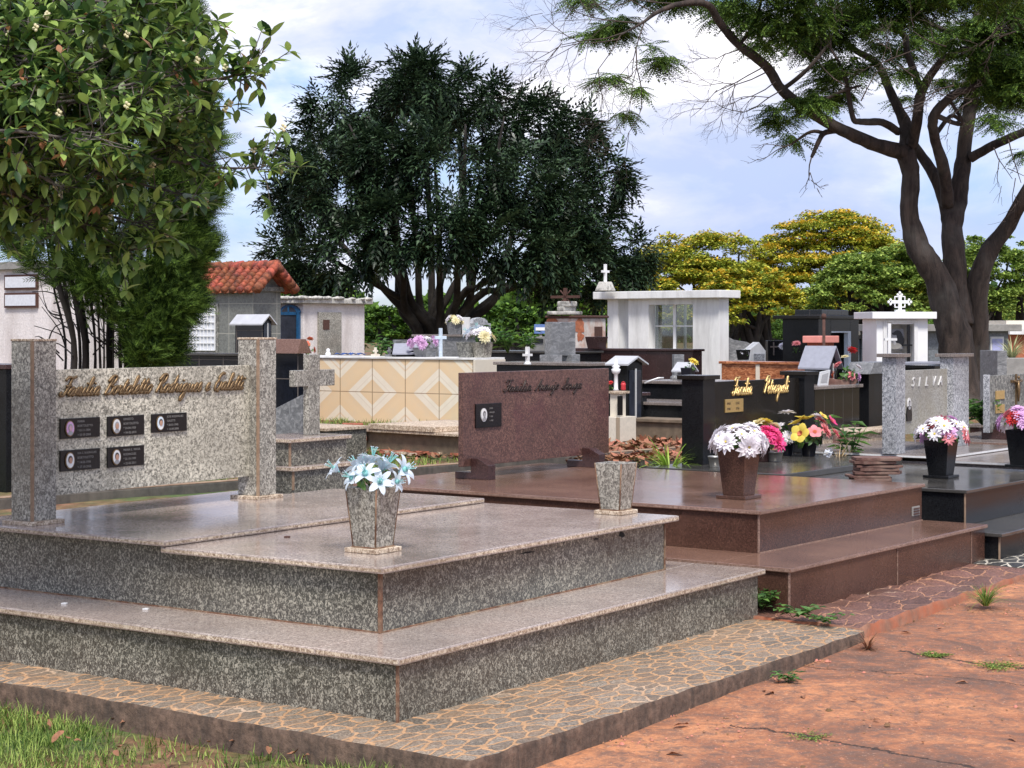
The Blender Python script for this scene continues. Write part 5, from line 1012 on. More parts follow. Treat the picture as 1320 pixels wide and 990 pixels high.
B().box(aa*.7, aa*.77, -.02, .05, .1, p.z(429)).box(aa*.31, aa*.77, -.02, .05, p.z(429), p.z(427)).build('frame', M['petal_b'], p.e)
p = place('shrine', 'small orange brick shrine with a pink roof before the black monument', 'shrine', 1055, 24.5, Z(470, 24.5)); aa = p.u(1075); bb_ = p.v(1049)+.1; B().box(0, aa, 0, bb_, 0, p.z(442)).build('body', M['redbrick'], p.e, .005); B().box(-.06, aa+.04, -.06, bb_+.04, p.z(442), p.z(433)).build('roof', M['pink'], p.e, .01)
q = thing('post', 'thin dark iron post with a knob left of the black monument', 'post', (X(1062, 22), 22, ZG)); b = B(); b.tube([(0, 0, 0), (0, 0, Z(408, 22)-ZG)], .02, 6); b.ell(0, 0, Z(408, 22)-ZG, .035, .035, .04, 8); b.build('rod', M['rust'], q)
p = place('mausoleum', 'low glass fronted grey mausoleum behind the red and pink flowers', 'mausoleum', 1104, 32, ZG, 35); aa = p.u(1142); B().box(0, aa, .06, 1.5, 0, p.z(437)).build('body', M['darkglass'], p.e); B().box(-.1, aa+.3, -.1, 1.5, p.z(437), p.z(432)).box(-.1, aa+.3, -.15, 1.6, p.z(431.9), p.z(427)).build('roof_edge', M['concrete'], p.e); q = B(); [q.box(u_, u_+.05, 0, .059, 0, p.z(437)-.001) for u_ in (.02, aa*.35, aa*.7)]; q.build('frame', M['petal_b'], p.e)
p = place('tomb', 'narrow dark upright tomb with an overhanging roof left of the silver pillar', 'tomb', 1120, 19.2, .3); aa = p.u(1150); B().box(0, aa, 0, p.v(1107), 0, p.z(482)).build('body', M['k_side'], p.e, .004); B().prism([(-.1, p.z(482)), (aa, p.z(482)), (aa, p.z(467)), (0, p.z(467))], -.06, p.v(1107)+.1).build('roof', M['gm'], p.e, .004)
boxtomb('low stone steps between the black tomb and the silver pillar', 1104, 1125, 1160, 18.6, 553, M['g_far'], M['g_edge'], zb=.3, cat='stone step', name='stone_step')
# -- white shrine with portrait
p = place('shrine', 'white shrine with a black and white portrait and ornate cross on its roof', 'shrine', 1130, 24, ZG, 7); aa = p.u(1196); zt_ = p.z(411); i0, i1 = p.u(1143), p.u(1178); dp = .6
B().box(0, i0, 0, dp, 0, zt_).box(i1, aa, 0, dp, 0, zt_).box(i0+.001, i1-.001, 0, dp, p.z(418), zt_).box(i0+.001, i1-.001, dp-.1, dp, 0, p.z(418)).build('body', M['purewhite'], p.e, .004)
B().box(-.09, aa+.09, -.1, dp+.1, zt_, p.z(402)).build('roof_slab', M['purewhite'], p.e, .008)
q = B().box(i0-.05, i0, -.02, -.001, 0, p.z(416)).box(i1, i1+.05, -.02, -.001, 0, p.z(416)).box(i0-.05, i1+.05, -.02, -.001, p.z(416)+.001, p.z(413)); q.build('frame', M['white'], p.e, .003)
# portrait panel set back in the niche: a woman with long hair, generic
a_, b_ = i0+.02, i0+(i1-i0)*.72; z0, z1_ = p.z(450), p.z(424); q = B().box(a_, b_, .1, .12, z0, z1_).build('portrait', plain('photo_ground', (.2, .2, .21), .4), p.e); cx = (a_+b_)/2+.02; hh = (z1_-z0)
r = B(); E_ = lambda x_, z_, rx, rz, y_, m: r.prism([(x_+rx*math.cos(t_), z_+rz*math.sin(t_)) for t_ in np.linspace(0, 2*math.pi, 19)[:-1]], y_-.001, y_, m)
E_(cx+.02, z0+hh*.58, hh*.27, hh*.36, .0995, 1); E_(cx+.06, z0+hh*.4, hh*.2, hh*.3, .0993, 1); E_(cx-.02, z0+hh*.15, hh*.36, hh*.16, .0980, 0); E_(cx-.03, z0+hh*.56, hh*.14, hh*.21, .0965, 2); E_(cx-.02, z0+hh*.3, hh*.07, hh*.1, .0970, 2); E_(cx-.02, z0+hh*.76, hh*.15, hh*.07, .0950, 1)
r.build('photo_image', [M['concrete'], M['black'], M['greyh']], q)
q = B().box(b_+.04, b_+.075, .06, .09, 0, p.z(418)).box(b_-.02, b_+.14, .06, .088, p.z(446), p.z(444)); q.build('inner_cross', M['black'], p.e)
# ornate roof cross
q = thing('cross', 'ornate openwork white cross with trefoil ends on the white shrine roof', 'cross', (X(1161, 24.2), 24.25, Z(402, 24)+.0), 10); zz = Z(377, 24.2)-q.location.z; b = B().box(-.02, .02, -.015, .015, 0, zz-.03); cz = zz*.52; b.box(-.12, .12, -.0155, .0155, cz-.02, cz+.02)
for (x_, z_) in ((0, zz-.03), (-.13, cz), (.13, cz)):
    for (dx_, dz_) in ((0, .028), (-.028, 0), (.028, 0), (0, -.028)): b.ell(x_+dx_, 0, z_+dz_, .02, .016, .02, 6)
for sx in (-1, 1):
    for sz in (-1, 1): b.tube([(sx*.02, 0, cz+sz*.07), (sx*.07, 0, cz+sz*.07), (sx*.07, 0, cz+sz*.02)], .01, 5)
b.box(-.06, .06, -.04, .04, 0, .03); b.build('cross_body', M['purewhite'], q)
q = thing('cross', 'slender white cross with a side flower standing left of the portrait shrine niche', 'cross', (X(1146, 23), 23, ZG), 10); zz = Z(417, 23)-ZG; b = B().box(-.02, .02, -.02, .02, 0, zz).box(-.06, .1, -.021, .021, Z(439, 23)-ZG, Z(436, 23)-ZG); b.build('cross_body', M['white'], q)
# -- grey mausoleum right and items
p = place('mausoleum', 'grey stone block mausoleum behind the forked tree trunk', 'mausoleum', 1196, 31, ZG, 12); aa = p.u(1300); B().box(-.7, aa, 0, 3, 0, p.z(427)).build('wall', M['greyblock'], p.e, .01); B().box(-.8, aa+.15, -.2, 3.1, p.z(427), p.z(418)).build('roof_slab', M['concrete'], p.e, .01)
a_, b_ = p.u(1278), p.u(1291); f = B().box(a_-.03, b_+.03, -.03, -.001, p.z(468), p.z(434)).build('window', M['white'], p.e); B().box(a_, b_, -.04, -.031, p.z(466), p.z(437)).build('curtain', plain('lilac_curtain', (.4, .42, .68), .7), f)
boxtomb('flat tomb with a grey top seen over the silver headstone', 1160, 1186, 1212, 21.5, 467, M['k_side'], M['slateroof'])
boxtomb('thick black slab tomb seen over the silver headstone, right one', 1178, 1200, 1230, 20.2, 471, M['k_side'], M['k_side'], ov=.08)
p = place('building', 'low white and orange building at the right frame edge', 'building', 1303, 38, ZG, 12); B().box(0, 3, 0, 2, 0, p.z(431)).build('wall', M['brickpatch'], p.e); B().box(-.1, 3, -.15, 2, p.z(431), p.z(424)).build('roof_slab', M['white'], p.e); B().box(.05, 3, .3, 2, p.z(424), p.z(413)).build('upper_wall', M['cream'], p.e)
# planter with spiky grass
p = place('planter', 'rectangular stone planter of spiky pale grass at the right edge', 'planter', 1287, 22, ZG, 8); zt_ = p.z(462); B().box(0, 1.2, 0, .5, 0, zt_).build('box', M['concrete'], p.e, .006); B().box(-.02, .1, -.02, .52, 0, p.z(452)).build('end_post', M['gm'], p.e, .006)
p6 = (X(1305, 22.6), 22.6, Z(464, 22))
# rusty wall behind weeds near the brown tomb's corner: bits of cut stone on the ground by the silver headstone
q = W(1086, 582, .45); tag(B().prism([(-.12, 0), (.11, 0), (.09, .13), (.02, .2), (-.07, .17)], 0, .05).build('stone_fragment', M['slatebr'], loc=(q[0]+.05, q[1]+.3, .44), rz=50, bevel=.01), 'rounded broken reddish stone leaning among dry weeds', 'stone fragment')
boxtomb('rough brown stone block behind the pillar of the silver headstone', 1060, 1100, 1140, 17.2, 556, M['g_edge'], M['g_edge'], zb=.3, cat='stone block', name='stone_block')
boxtomb('small brown stone tomb between the silver headstone and the tree', 1250, 1262, 1285, 19.5, 547, M['slatebr'], M['s_top'], zb=.3)
# ------------------------------------------------------------------ plants
def bladeset(n, L, w, spread, curl=1.2, seg=5, seed=1, lo=.15):
    rr = np.random.default_rng(seed); Vs = []; Fs = []; c = 0
    for i in range(n):
        az = rr.uniform(0, 6.28); e = math.pi/2-rr.uniform(lo, spread); l = L*rr.uniform(.55, 1.1); r = rr.uniform(0, .02*L*4); z = 0; cu = curl*rr.uniform(.5, 1.3)
        for j in range(seg+1):
            t_ = j/seg; ww = w*(1-t_)**.7*(.6+.4*min(1, t_*4))*.5+.0003; p = np.array([r*math.cos(az), r*math.sin(az), z]); s = np.array([-math.sin(az), math.cos(az), 0])*ww
            Vs += [p-s, p+s]; r += l/seg*math.cos(e); z += l/seg*math.sin(e); e -= cu/seg
        Fs += [(c+2*j, c+2*j+1, c+2*j+3, c+2*j+2) for j in range(seg)]; c += 2*(seg+1)
    return np.array(Vs), np.array(Fs)
def tuft(label, loc, n, L, w, spread, mat, seed, cat='plant', group=None, name='grass_tuft', curl=1.2):
    v, f = bladeset(n, L, w, spread, curl, 5, seed); o = mesh_np(name, v, f, mat, loc=loc); return tag(o, label, cat, group)
g_ = W(862, 599, .42); tuft('bright lime green strap leaved plant beside the black headstone', (X(862, 14.6), 14.6, .42), 60, .42, .022, 1.0, M['lf_lime'], 3, name='lily_plant', curl=1.4)
tuft('spiky pale grass growing in the stone planter at the right edge', p6, 110, .38, .012, .9, plain('pale_blade', (.42, .44, .22), .6, isl=.4, trans=.2), 4)
g_ = roadpt(1272, 786); tuft('green grass tuft growing on the broken kerb by the red earth', (g_[0], g_[1]+.02, g_[2]+.02), 120, .2, .006, 1.1, M['lf_grass'], 5)
g_ = roadpt(1120, 838); tuft('dry grey weed tuft where the two kerbs meet', (g_[0], g_[1]+.02, g_[2]), 80, .13, .005, 1.45, M['lf_dry'], 6)
def leafyplant(label, loc, n, hh, ll, mat, seed, w=.5, spread=.12, name='weed', cat='plant', nl=6, stemm='lf_plant'):
    rr = np.random.default_rng(seed); e = thing(name, label, cat, loc); L_ = []; D_ = []; S_ = []; b = B()
    for i in range(n):
        az = rr.uniform(0, 6.28); top = np.array([math.cos(az)*spread*rr.uniform(.3, 1), math.sin(az)*spread*rr.uniform(.3, 1), hh*rr.uniform(.6, 1)])
        b.tube([(0, 0, 0), tuple(top*.5+np.array([0, 0, hh*.08])), tuple(top)], [.006*hh*3, .004*hh*3, .002*hh*3], 5)
        for k in range(nl):
            t_ = .35+.65*k/(nl-1) if nl > 1 else 1; a2 = k*2.4+az; L_.append(top*t_); D_.append((math.cos(a2), math.sin(a2), rr.uniform(-.1, .6))); S_.append(ll*rr.uniform(.7, 1.2))
    b.build('stem', M[stemm], e); tv = np.concatenate([leaf_t(w, .2)]); Fm = frames(np.array(D_), np.tile(np.array([[0, 0, 1.]]), (len(D_), 1))); v, f = scatter(tv, DF, Fm, np.array(L_), np.array(S_)); mesh_np('leaves', v, f, mat, e); return e
leafyplant('broad leaved papaya like weed beside the black vertical tiled tomb', (X(1095, 15.9), 15.9, .43), 7, .4, .15, M['lf_plant'], 1, .4, .22, nl=5)
leafyplant('small leafy sprig sticking up behind the right pillar of the black headstone', (X(1057, 16.4), 16.4, .6), 3, .32, .07, M['lf_plant'], 2, .5, .1, nl=6)
leafyplant('low green weed in the corner between the grey and the brown tomb', (W(985, 790, .02)[0], W(985, 790, .02)[1]+.1, .02), 16, .13, .05, M['lf_plant'], 3, .7, .14)
leafyplant('small broad leaved weed at the foot of the brown tomb', (*W(1022, 796, .02), .02), 12, .07, .05, M['lf_plant'], 4, .75, .15)
leafyplant('creeping weed on the brown stone paving by the kerb joint', (*W(1062, 802, .02), .02), 10, .045, .04, M['lf_plant'], 5, .7, .14)
g_ = roadpt(1015, 880); leafyplant('tiny pale leaved weed on the red earth below the kerb', g_, 8, .06, .035, M['lf_plant'], 6, .7, .08)
g_ = roadpt(1045, 951); leafyplant('moss like weed growing in the long crack of the red concrete', (g_[0], g_[1], g_[2]), 30, .012, .012, M['lf_grass'], 7, .7, .12)
for k, (px, py) in enumerate(((1205, 845), (1290, 859))):
    g_ = roadpt(px, py); leafyplant('flat green moss patch in the crack near the right edge, %s' % ('left one' if k == 0 else 'right one'), g_, 90, .008, .014, M['lf_grass'], 17+k, .5, .09+.08*k, name='moss_patch', cat='moss')
leafyplant('fern like green plant between the silver headstone and the tree trunk', (X(1266, 18.2), 18.2, Z(548, 18.2)), 22, .28, .12, M['lf_plant'], 8, .35, .25, nl=7)
leafyplant('tall leafy plant in a pot right of the white and blue flowers', (X(655, 25), 25, Z(455, 25)), 9, .4, .16, M['lf_plant'], 9, .4, .3, nl=6)
leafyplant('second leafy plant beside the long black tomb, nearer the grey stele', (X(678, 25.4), 25.4, Z(455, 25.4)), 7, .32, .15, M['lf_plant'], 10, .4, .24, nl=6)
leafyplant('small green plant behind the right end of the rough white mausoleum', (X(490, 24), 24, Z(455, 24)-.05), 10, .3, .12, M['lf_plant'], 11, .5, .2, nl=5)
# dry stalks below the broad leaved weed: straw
v, f = bladeset(60, .22, .006, 1.2, .8, 4, 9); tag(mesh_np('straw', v, f, plain('straw', (.5, .38, .22), .8, isl=.4), loc=(X(1082, 15.5), 15.5, .44)), 'dry straw coloured stalks at the foot of the broad leaved weed', 'dry stalks', kind=None)
# ------------------------------------------------------------------ lawn
def lawn(name, mat, pts_xy, zf, L, w, seed, label):
    n = len(pts_xy); rr = np.random.default_rng(seed); az = rr.uniform(0, 6.28, n); ln = rr.uniform(.2, .9, n); l = L*rr.uniform(.5, 1.2, n)
    d = np.stack([np.cos(az)*np.sin(ln), np.sin(az)*np.sin(ln), np.cos(ln)], 1); s = np.stack([-np.sin(az), np.cos(az), np.zeros(n)], 1)*w[:, None]*.5 if isinstance(w, np.ndarray) else np.stack([-np.sin(az), np.cos(az), np.zeros(n)], 1)*w*.5
    base = np.stack([pts_xy[:, 0], pts_xy[:, 1], zf], 1); m1 = base+d*(l*.55)[:, None]; d2 = d.copy(); d2[:, 2] -= .5; d2 = unit(d2); tip = m1+d2*(l*.5)[:, None]
    V_ = np.stack([base-s, base+s, m1+s*.7, m1-s*.7, tip], 1).reshape(-1, 3); k = np.arange(n)*5
    Fq = np.concatenate([np.stack([k, k+1, k+2, k+3], 1), np.stack([k+3, k+2, k+4, k+4], 1)[:, :4]])
    # tips as thin quads
    V2 = np.stack([m1-s*.7, m1+s*.7, tip+s*.08, tip-s*.08], 1).reshape(-1, 3); V1_ = np.stack([base-s, base+s, m1+s*.7, m1-s*.7], 1).reshape(-1, 3); VV = np.stack([base-s, base+s, m1+s*.7, m1-s*.7, tip+s*.08, tip-s*.08], 1).reshape(-1, 3); k = np.arange(n)*6
    Fq = np.concatenate([np.stack([k, k+1, k+2, k+3], 1), np.stack([k+3, k+2, k+4, k+5], 1)]); return tag(mesh_np(name, VV, Fq, mat), kind='stuff', label=label, cat='grass')
rr = np.random.default_rng(5)
n = 120000; v_ = rr.uniform(-2.2, 4.6, n); u_ = -rr.uniform(.015, 3.2, n)**1.0
def fld(x, y): return np.sin(x*2.3+1)*np.sin(y*1.9+.5)+.6*np.sin(x*5.1+y*3.3)+.4*np.sin(x*9.7-y*8.1)
px_ = K[0]+U1[0]*u_+V1[0]*v_; py_ = K[1]+U1[1]*u_+V1[1]*v_
dens = np.clip(.62+.4*fld(px_, py_), .15, 1); keep = (rr.uniform(0, 1, n) < dens) & (v_ > .25-.0*u_) ; 
# the lawn thins out towards the corner and does not grow on the road
keep &= (py_ > 5.2) & (v_ > .15)
px_, py_, uu, dd_ = px_[keep], py_[keep], u_[keep], dens[keep]; tall = np.where(-uu < .25, 1.7, 1.0)*(.7+.6*dd_)
lawn('grass', M['lf_grass'], np.stack([px_, py_], 1), np.full(len(px_), -.13), .042*tall, .005, 6, 'short green grass with taller tufts along the kerb')
n = 50000; u_ = rr.uniform(-4, 12, n); w_ = rr.uniform(.1, 9, n)**1; Uk, Vk = uv(th := 45.7); px_ = ka[0]+Uk[0]*u_+Vk[0]*w_; py_ = ka[1]+Uk[1]*u_+Vk[1]*w_
k_ = fld(px_*.7, py_*.7) > np.where(px_ > .2, .7, -.25); k_ &= rr.uniform(0, 1, n) < 1.0
px_, py_ = px_[k_], py_[k_]
lawn('grass', M['lf_grass'], np.stack([px_, py_], 1), np.array([ground_h(a, b)-.01 for a, b in zip(px_, py_)]), .085, .011, 7, 'patchy grass on the terrace behind the front row')
# fallen leaves -------------------------------------------------------------------
def dryleaf(seed, L):
    rr = random.Random(seed); b = B(); n = 5; vs = []
    cz = rr.uniform(-.25, .5)
    for i in range(n+1):
        t_ = i/n; w2 = L*.22*math.sin(math.pi*(t_*.9+.05)); x = L*(t_-.5); z = .012+cz*L*(t_-.5)**2*2
        for k in (-1, 0, 1): vs.append((x, k*w2, z+abs(k)*w2*rr.uniform(.2, .8)))
    b.add(vs, [(i*3+k, i*3+k+1, i*3+k+4, i*3+k+3) for i in range(n) for k in (0, 1)], 0, True); o = b.build('dl', M['lf_dry']); me = o.data; bpy.data.objects.remove(o); return me
DL = [dryleaf(i, L_) for i, L_ in enumerate((.09, .12, .07, .1, .14))]
rr = random.Random(12)
spots = [(15, 908), (30, 913), (8, 925), (130, 905), (128, 915), (145, 937), (160, 940), (85, 962), (100, 965), (75, 960), (236, 925), (238, 945), (268, 968), (300, 966), (310, 964), (325, 955), (332, 962), (155, 975), (150, 982), (220, 985), (380, 983), (395, 985), (405, 980), (430, 986), (440, 984), (64, 945), (50, 930), (190, 930), (345, 978), (290, 948)]
def gpt(px, py, z): x, y = W(px, py, z); return x, y, z
for i, (px, py) in enumerate(spots):
    x, y, z = gpt(px, py, -.12); o = bpy.data.objects.new('fallen_leaf', DL[i % 5]); COL.objects.link(o); o.location = (x, y, z+.03); o.rotation_euler = (rr.uniform(-.4, .4), rr.uniform(-.5, .5), rr.uniform(0, 6.3)); s = rr.uniform(.32, .62); o.scale = (s, s, s)
    tag(o, 'dry reddish brown leaf lying on the green grass by the kerb', 'dry leaf', 'dry leaves on the grass')
for i, (px, py) in enumerate([(985, 893), (992, 896), (1002, 882), (1168, 818), (878, 937), (1210, 813), (1240, 882), (1100, 905), (1130, 930), (870, 975), (935, 890), (1035, 900), (1190, 960), (1305, 955)]):
    x, y, z = roadpt(px, py); o = bpy.data.objects.new('fallen_leaf', DL[i % 5]); COL.objects.link(o); o.location = (x, y, z+.004); o.rotation_euler = (rr.uniform(-.2, .2), rr.uniform(-.2, .2), rr.uniform(0, 6.3)); s = rr.uniform(.35, .6) if i < 13 else .6; o.scale = (s, s, s)
    tag(o, 'small dry leaf scrap on the red earth', 'dry leaf', 'dry leaf scraps on the red earth')
for i, (px, py) in enumerate([(370, 693), (83, 779), (188, 786)]):
    z = h2 if i == 0 else h1; x, y = W(px, py, z); tag(B().prism([(-.015, -.01), (.012, -.012), (.016, .006), (-.004, .013)], 0, .008, axis='z').build('pebble', M['rust'] if i == 0 else M['white'], loc=(x, y, z), bevel=.002), ('dark crumb of dirt lying on the front slab of the nearest tomb', 'white paint chip on the step of the nearest tomb, left one', 'white paint chip on the step of the nearest tomb, right one')[i], 'crumb')
n = 9000; r2 = np.random.default_rng(18); u_ = r2.uniform(-1, 9, n); w_ = -.02-r2.uniform(0, 1, n)**1.6*5; px = K[0]+U1[0]*u_+V1[0]*w_; py = K[1]+U1[1]*u_+V1[1]*w_; cl_ = fld(px*1.7, py*1.7) > -.2; px, py = px[cl_], py[cl_]; n = len(px)
tvp = np.array([(-.5, -.4, 0), (.5, -.45, 0), (.45, .5, 0), (-.5, .4, 0), (-.2, -.2, .45), (.25, -.2, .5), (.2, .25, .4), (-.25, .2, .5)]); tfp = np.array([(4, 5, 6, 7), (0, 1, 5, 4), (1, 2, 6, 5), (2, 3, 7, 6), (3, 0, 4, 7)])
az = r2.uniform(0, 6.28, n); v, f = scatter(tvp, tfp, frames(np.stack([np.cos(az), np.sin(az), az*0], 1), np.tile([[0, 0, 1.]], (n, 1))), np.stack([px, py, np.array([road_z(a, b) for a, b in zip(px, py)])-.0005], 1), r2.uniform(.004, .013, n)*np.where(r2.uniform(size=n) < .04, 2, 1))
tag(mesh_np('grit', v, f, plain('grit_stone', (.34, .16, .09), .9, .3, 40, isl=1.0)), 'fine gravel and grit scattered over the red earth by the kerb', 'gravel', kind='stuff')
# leaf litter on the terrace soil (uncountable)
n = 5200; r2 = np.random.default_rng(8); px = r2.uniform(640, 905, n); py = r2.uniform(550, 592, n); P_ = np.array([W(a, b, ZG+.02) for a, b in zip(px, py)]); kk = (fld(P_[:, 0]*1.3, P_[:, 1]*1.3) > -1.1); P_ = P_[kk]; n = len(P_)
d_ = rdir(n); d_[:, 2] *= .25; v, f = scatter(leaf_t(.55, -.2), DF, frames(d_, unit(rng.normal(size=(n, 3))*.5+np.array([0, 0, 1.]))), np.column_stack([P_, np.full(n, ZG+.0)+rng.uniform(0, .035, n)]), rng.uniform(.05, .12, n)); tag(mesh_np('leaf_litter', v, f, M['lf_dry']), 'brown leaf litter covering the soil behind the low dark wall', 'leaf litter', kind='stuff')
n = 700; P_ = np.array([W(a, b, ZG+.02) for a, b in zip(r2.uniform(440, 600, n), r2.uniform(552, 590, n))]); d_ = rdir(n); d_[:, 2] *= .2; v, f = scatter(leaf_t(.5, -.2), DF, frames(d_, np.tile([[0, .1, 1.]], (n, 1))), np.column_stack([P_, np.full(n, ZG+.01)]), rng.uniform(.04, .09, n)); tag(mesh_np('leaf_litter', v, f, M['lf_dry']), 'scattered dry leaves on the soil around the low brown tomb', 'leaf litter', kind='stuff')
# ------------------------------------------------------------------ trees
def limb(b, pts, n=8, wob=.06, sub=4, k=1.0):
    """pts: (px, py, width_px, depth) -> tube through the points, in the space of the tree's own depths"""
    P = [((p[0]-660)/F*p[3], p[3], H-(p[1]-YH)/F*p[3], p[2]/F*p[3]*.5*k) for p in pts]; C_ = catmull(P, sub); b.tube([c[:3] for c in C_], [max(.004, c[3]) for c in C_], n, wob=wob); return C_
def rel(C_, loc): return C_
# big dark tree ------------------------------------------------------------
D0 = 45; loc = Vector((X(562, D0), D0, .35)); tr = thing('tree', 'huge round dark green tree with drooping leaf clusters in the centre', 'tree', loc)
b = B(); rr = random.Random(3)
base = (562, 470, 60, D0)
ends = [(400, 250), (420, 330), (450, 160), (500, 110), (545, 90), (590, 100), (650, 150), (700, 200), (740, 260), (760, 320), (690, 300), (620, 230), (560, 210), (500, 230), (460, 260), (520, 170), (600, 160), (660, 260)]
for i, (ex, ey) in enumerate(ends):
    sx = 515+rr.uniform(0, 60) if ex < 560 else 560+rr.uniform(-15, 60); dd = rr.uniform(-2.2, 2.2); mx = sx+(ex-sx)*.38+rr.uniform(-6, 6); my = 400+(ey-400)*.3
    limb(b, [(562+rr.uniform(-18, 18), 478, 15, D0+rr.uniform(-.4, .4)), (sx*.6+562*.4, 425, 12, D0+dd*.1), (mx*.6+sx*.4, 385+rr.uniform(-10, 10), 10, D0+dd*.3), (mx, my, 8, D0+dd*.6), ((mx+ex)/2+rr.uniform(-10, 10), (my+ey)/2, 7, D0+dd), (ex, ey, 2.5, D0+dd*1.2)], 7, .08, 4)
Mi = Matrix.Translation(-loc); b.v = [tuple(Vector(p)-loc) for p in b.v]; b.build('trunk', M['bark_dark'], tr)
lobes = [(440, 130, 62, 0), (500, 112, 55, 1), (545, 105, 52, -1), (590, 118, 50, 1.5), (640, 135, 52, 0), (690, 155, 50, 0), (735, 165, 48, 1), (775, 215, 50, 0), (400, 200, 56, 0), (385, 260, 48, 1), (440, 230, 62, -2), (500, 200, 60, -2.5), (560, 200, 58, -3), (620, 215, 62, -2.5), (680, 230, 60, -2), (730, 265, 55, -1.5), (790, 290, 46, 0), (815, 325, 34, 0), (375, 320, 40, 0), (405, 345, 38, -1), (450, 315, 50, -2.5), (510, 290, 52, -3.2), (570, 290, 50, -3.4), (630, 300, 52, -3), (690, 320, 52, -2.5), (745, 335, 48, -1.5), (790, 350, 36, -.5), (715, 360, 30, -1.5), (425, 375, 24, -1.5), (365, 250, 28, 0), (455, 90, 28, 0), (540, 78, 28, 0), (430, 180, 60, 3), (520, 160, 70, 3.5), (610, 180, 70, 3.5), (700, 220, 70, 3), (460, 290, 60, 3), (560, 270, 70, 4), (660, 300, 60, 3.5), (750, 300, 50, 2.5), (770, 375, 22, 0), (828, 345, 16, 0)]
lobes = [l for l in lobes if not (l[3] > 2 and 400 < l[0] < 720 and 240 < l[1] < 310)]
Cs = []; Ds = []
for (lx, ly, lr, dz_) in lobes:
    d = D0+dz_; r_ = max(9, lr*.98-12)*d/F; ly = ly+14*(400-ly)/300; lx = 590+(lx-590)*.975; c = np.array([(lx-660)/F*d, d, H-(ly-YH)/F*d]); n = int(30*(lr/50)**2)+6; dd = rdir(n); dd[:, 1] = np.where(rng.uniform(size=n) < .65, -np.abs(dd[:, 1]), dd[:, 1])
    rad = r_*rng.uniform(.72, 1.08, n)[:, None]; Cs.append(c+dd*rad*np.array([1, 1, .9])); Ds.append(dd)
Cs = np.concatenate(Cs); Ds = np.concatenate(Ds)
qx = 660+Cs[:, 0]*F/Cs[:, 1]; qy = YH+(H-Cs[:, 2])*F/Cs[:, 1]; gap = np.sin(Cs[:, 0]*2.3+1)*np.sin(Cs[:, 2]*2.6+.4)+.7*np.sin(Cs[:, 0]*4.9-Cs[:, 2]*3.7)
kk = (gap > -.75+.35*(np.abs(Cs[:, 1]-D0) < 1)) & ~((np.abs(qx-565) < 105) & (qy > 348+.12*np.abs(qx-565))) & ~((np.hypot((qx-600)/90, (qy-225)/45) < 1) & (rng.uniform(size=len(qx)) < .45)); Cs, Ds = Cs[kk], Ds[kk]
tv, tf = pinnate(5, .36, .34, .95, .8); N = len(Cs); K_ = 10
D2 = np.repeat(Ds, K_, 0)*.7+rdir(N*K_)*.85+np.array([0, 0, -.1]); Lc = np.repeat(Cs, K_, 0)+rdir(N*K_)*.12; up = np.tile([[0, 0, 1.]], (N*K_, 1))+rdir(N*K_)*.35
v, f = scatter(tv, tf, frames(D2, up), Lc, rng.uniform(.32, .62, N*K_)); mesh_np('crown', v-np.array(loc), f, M['lf_dark'], tr); print('dark tree quads', len(f))
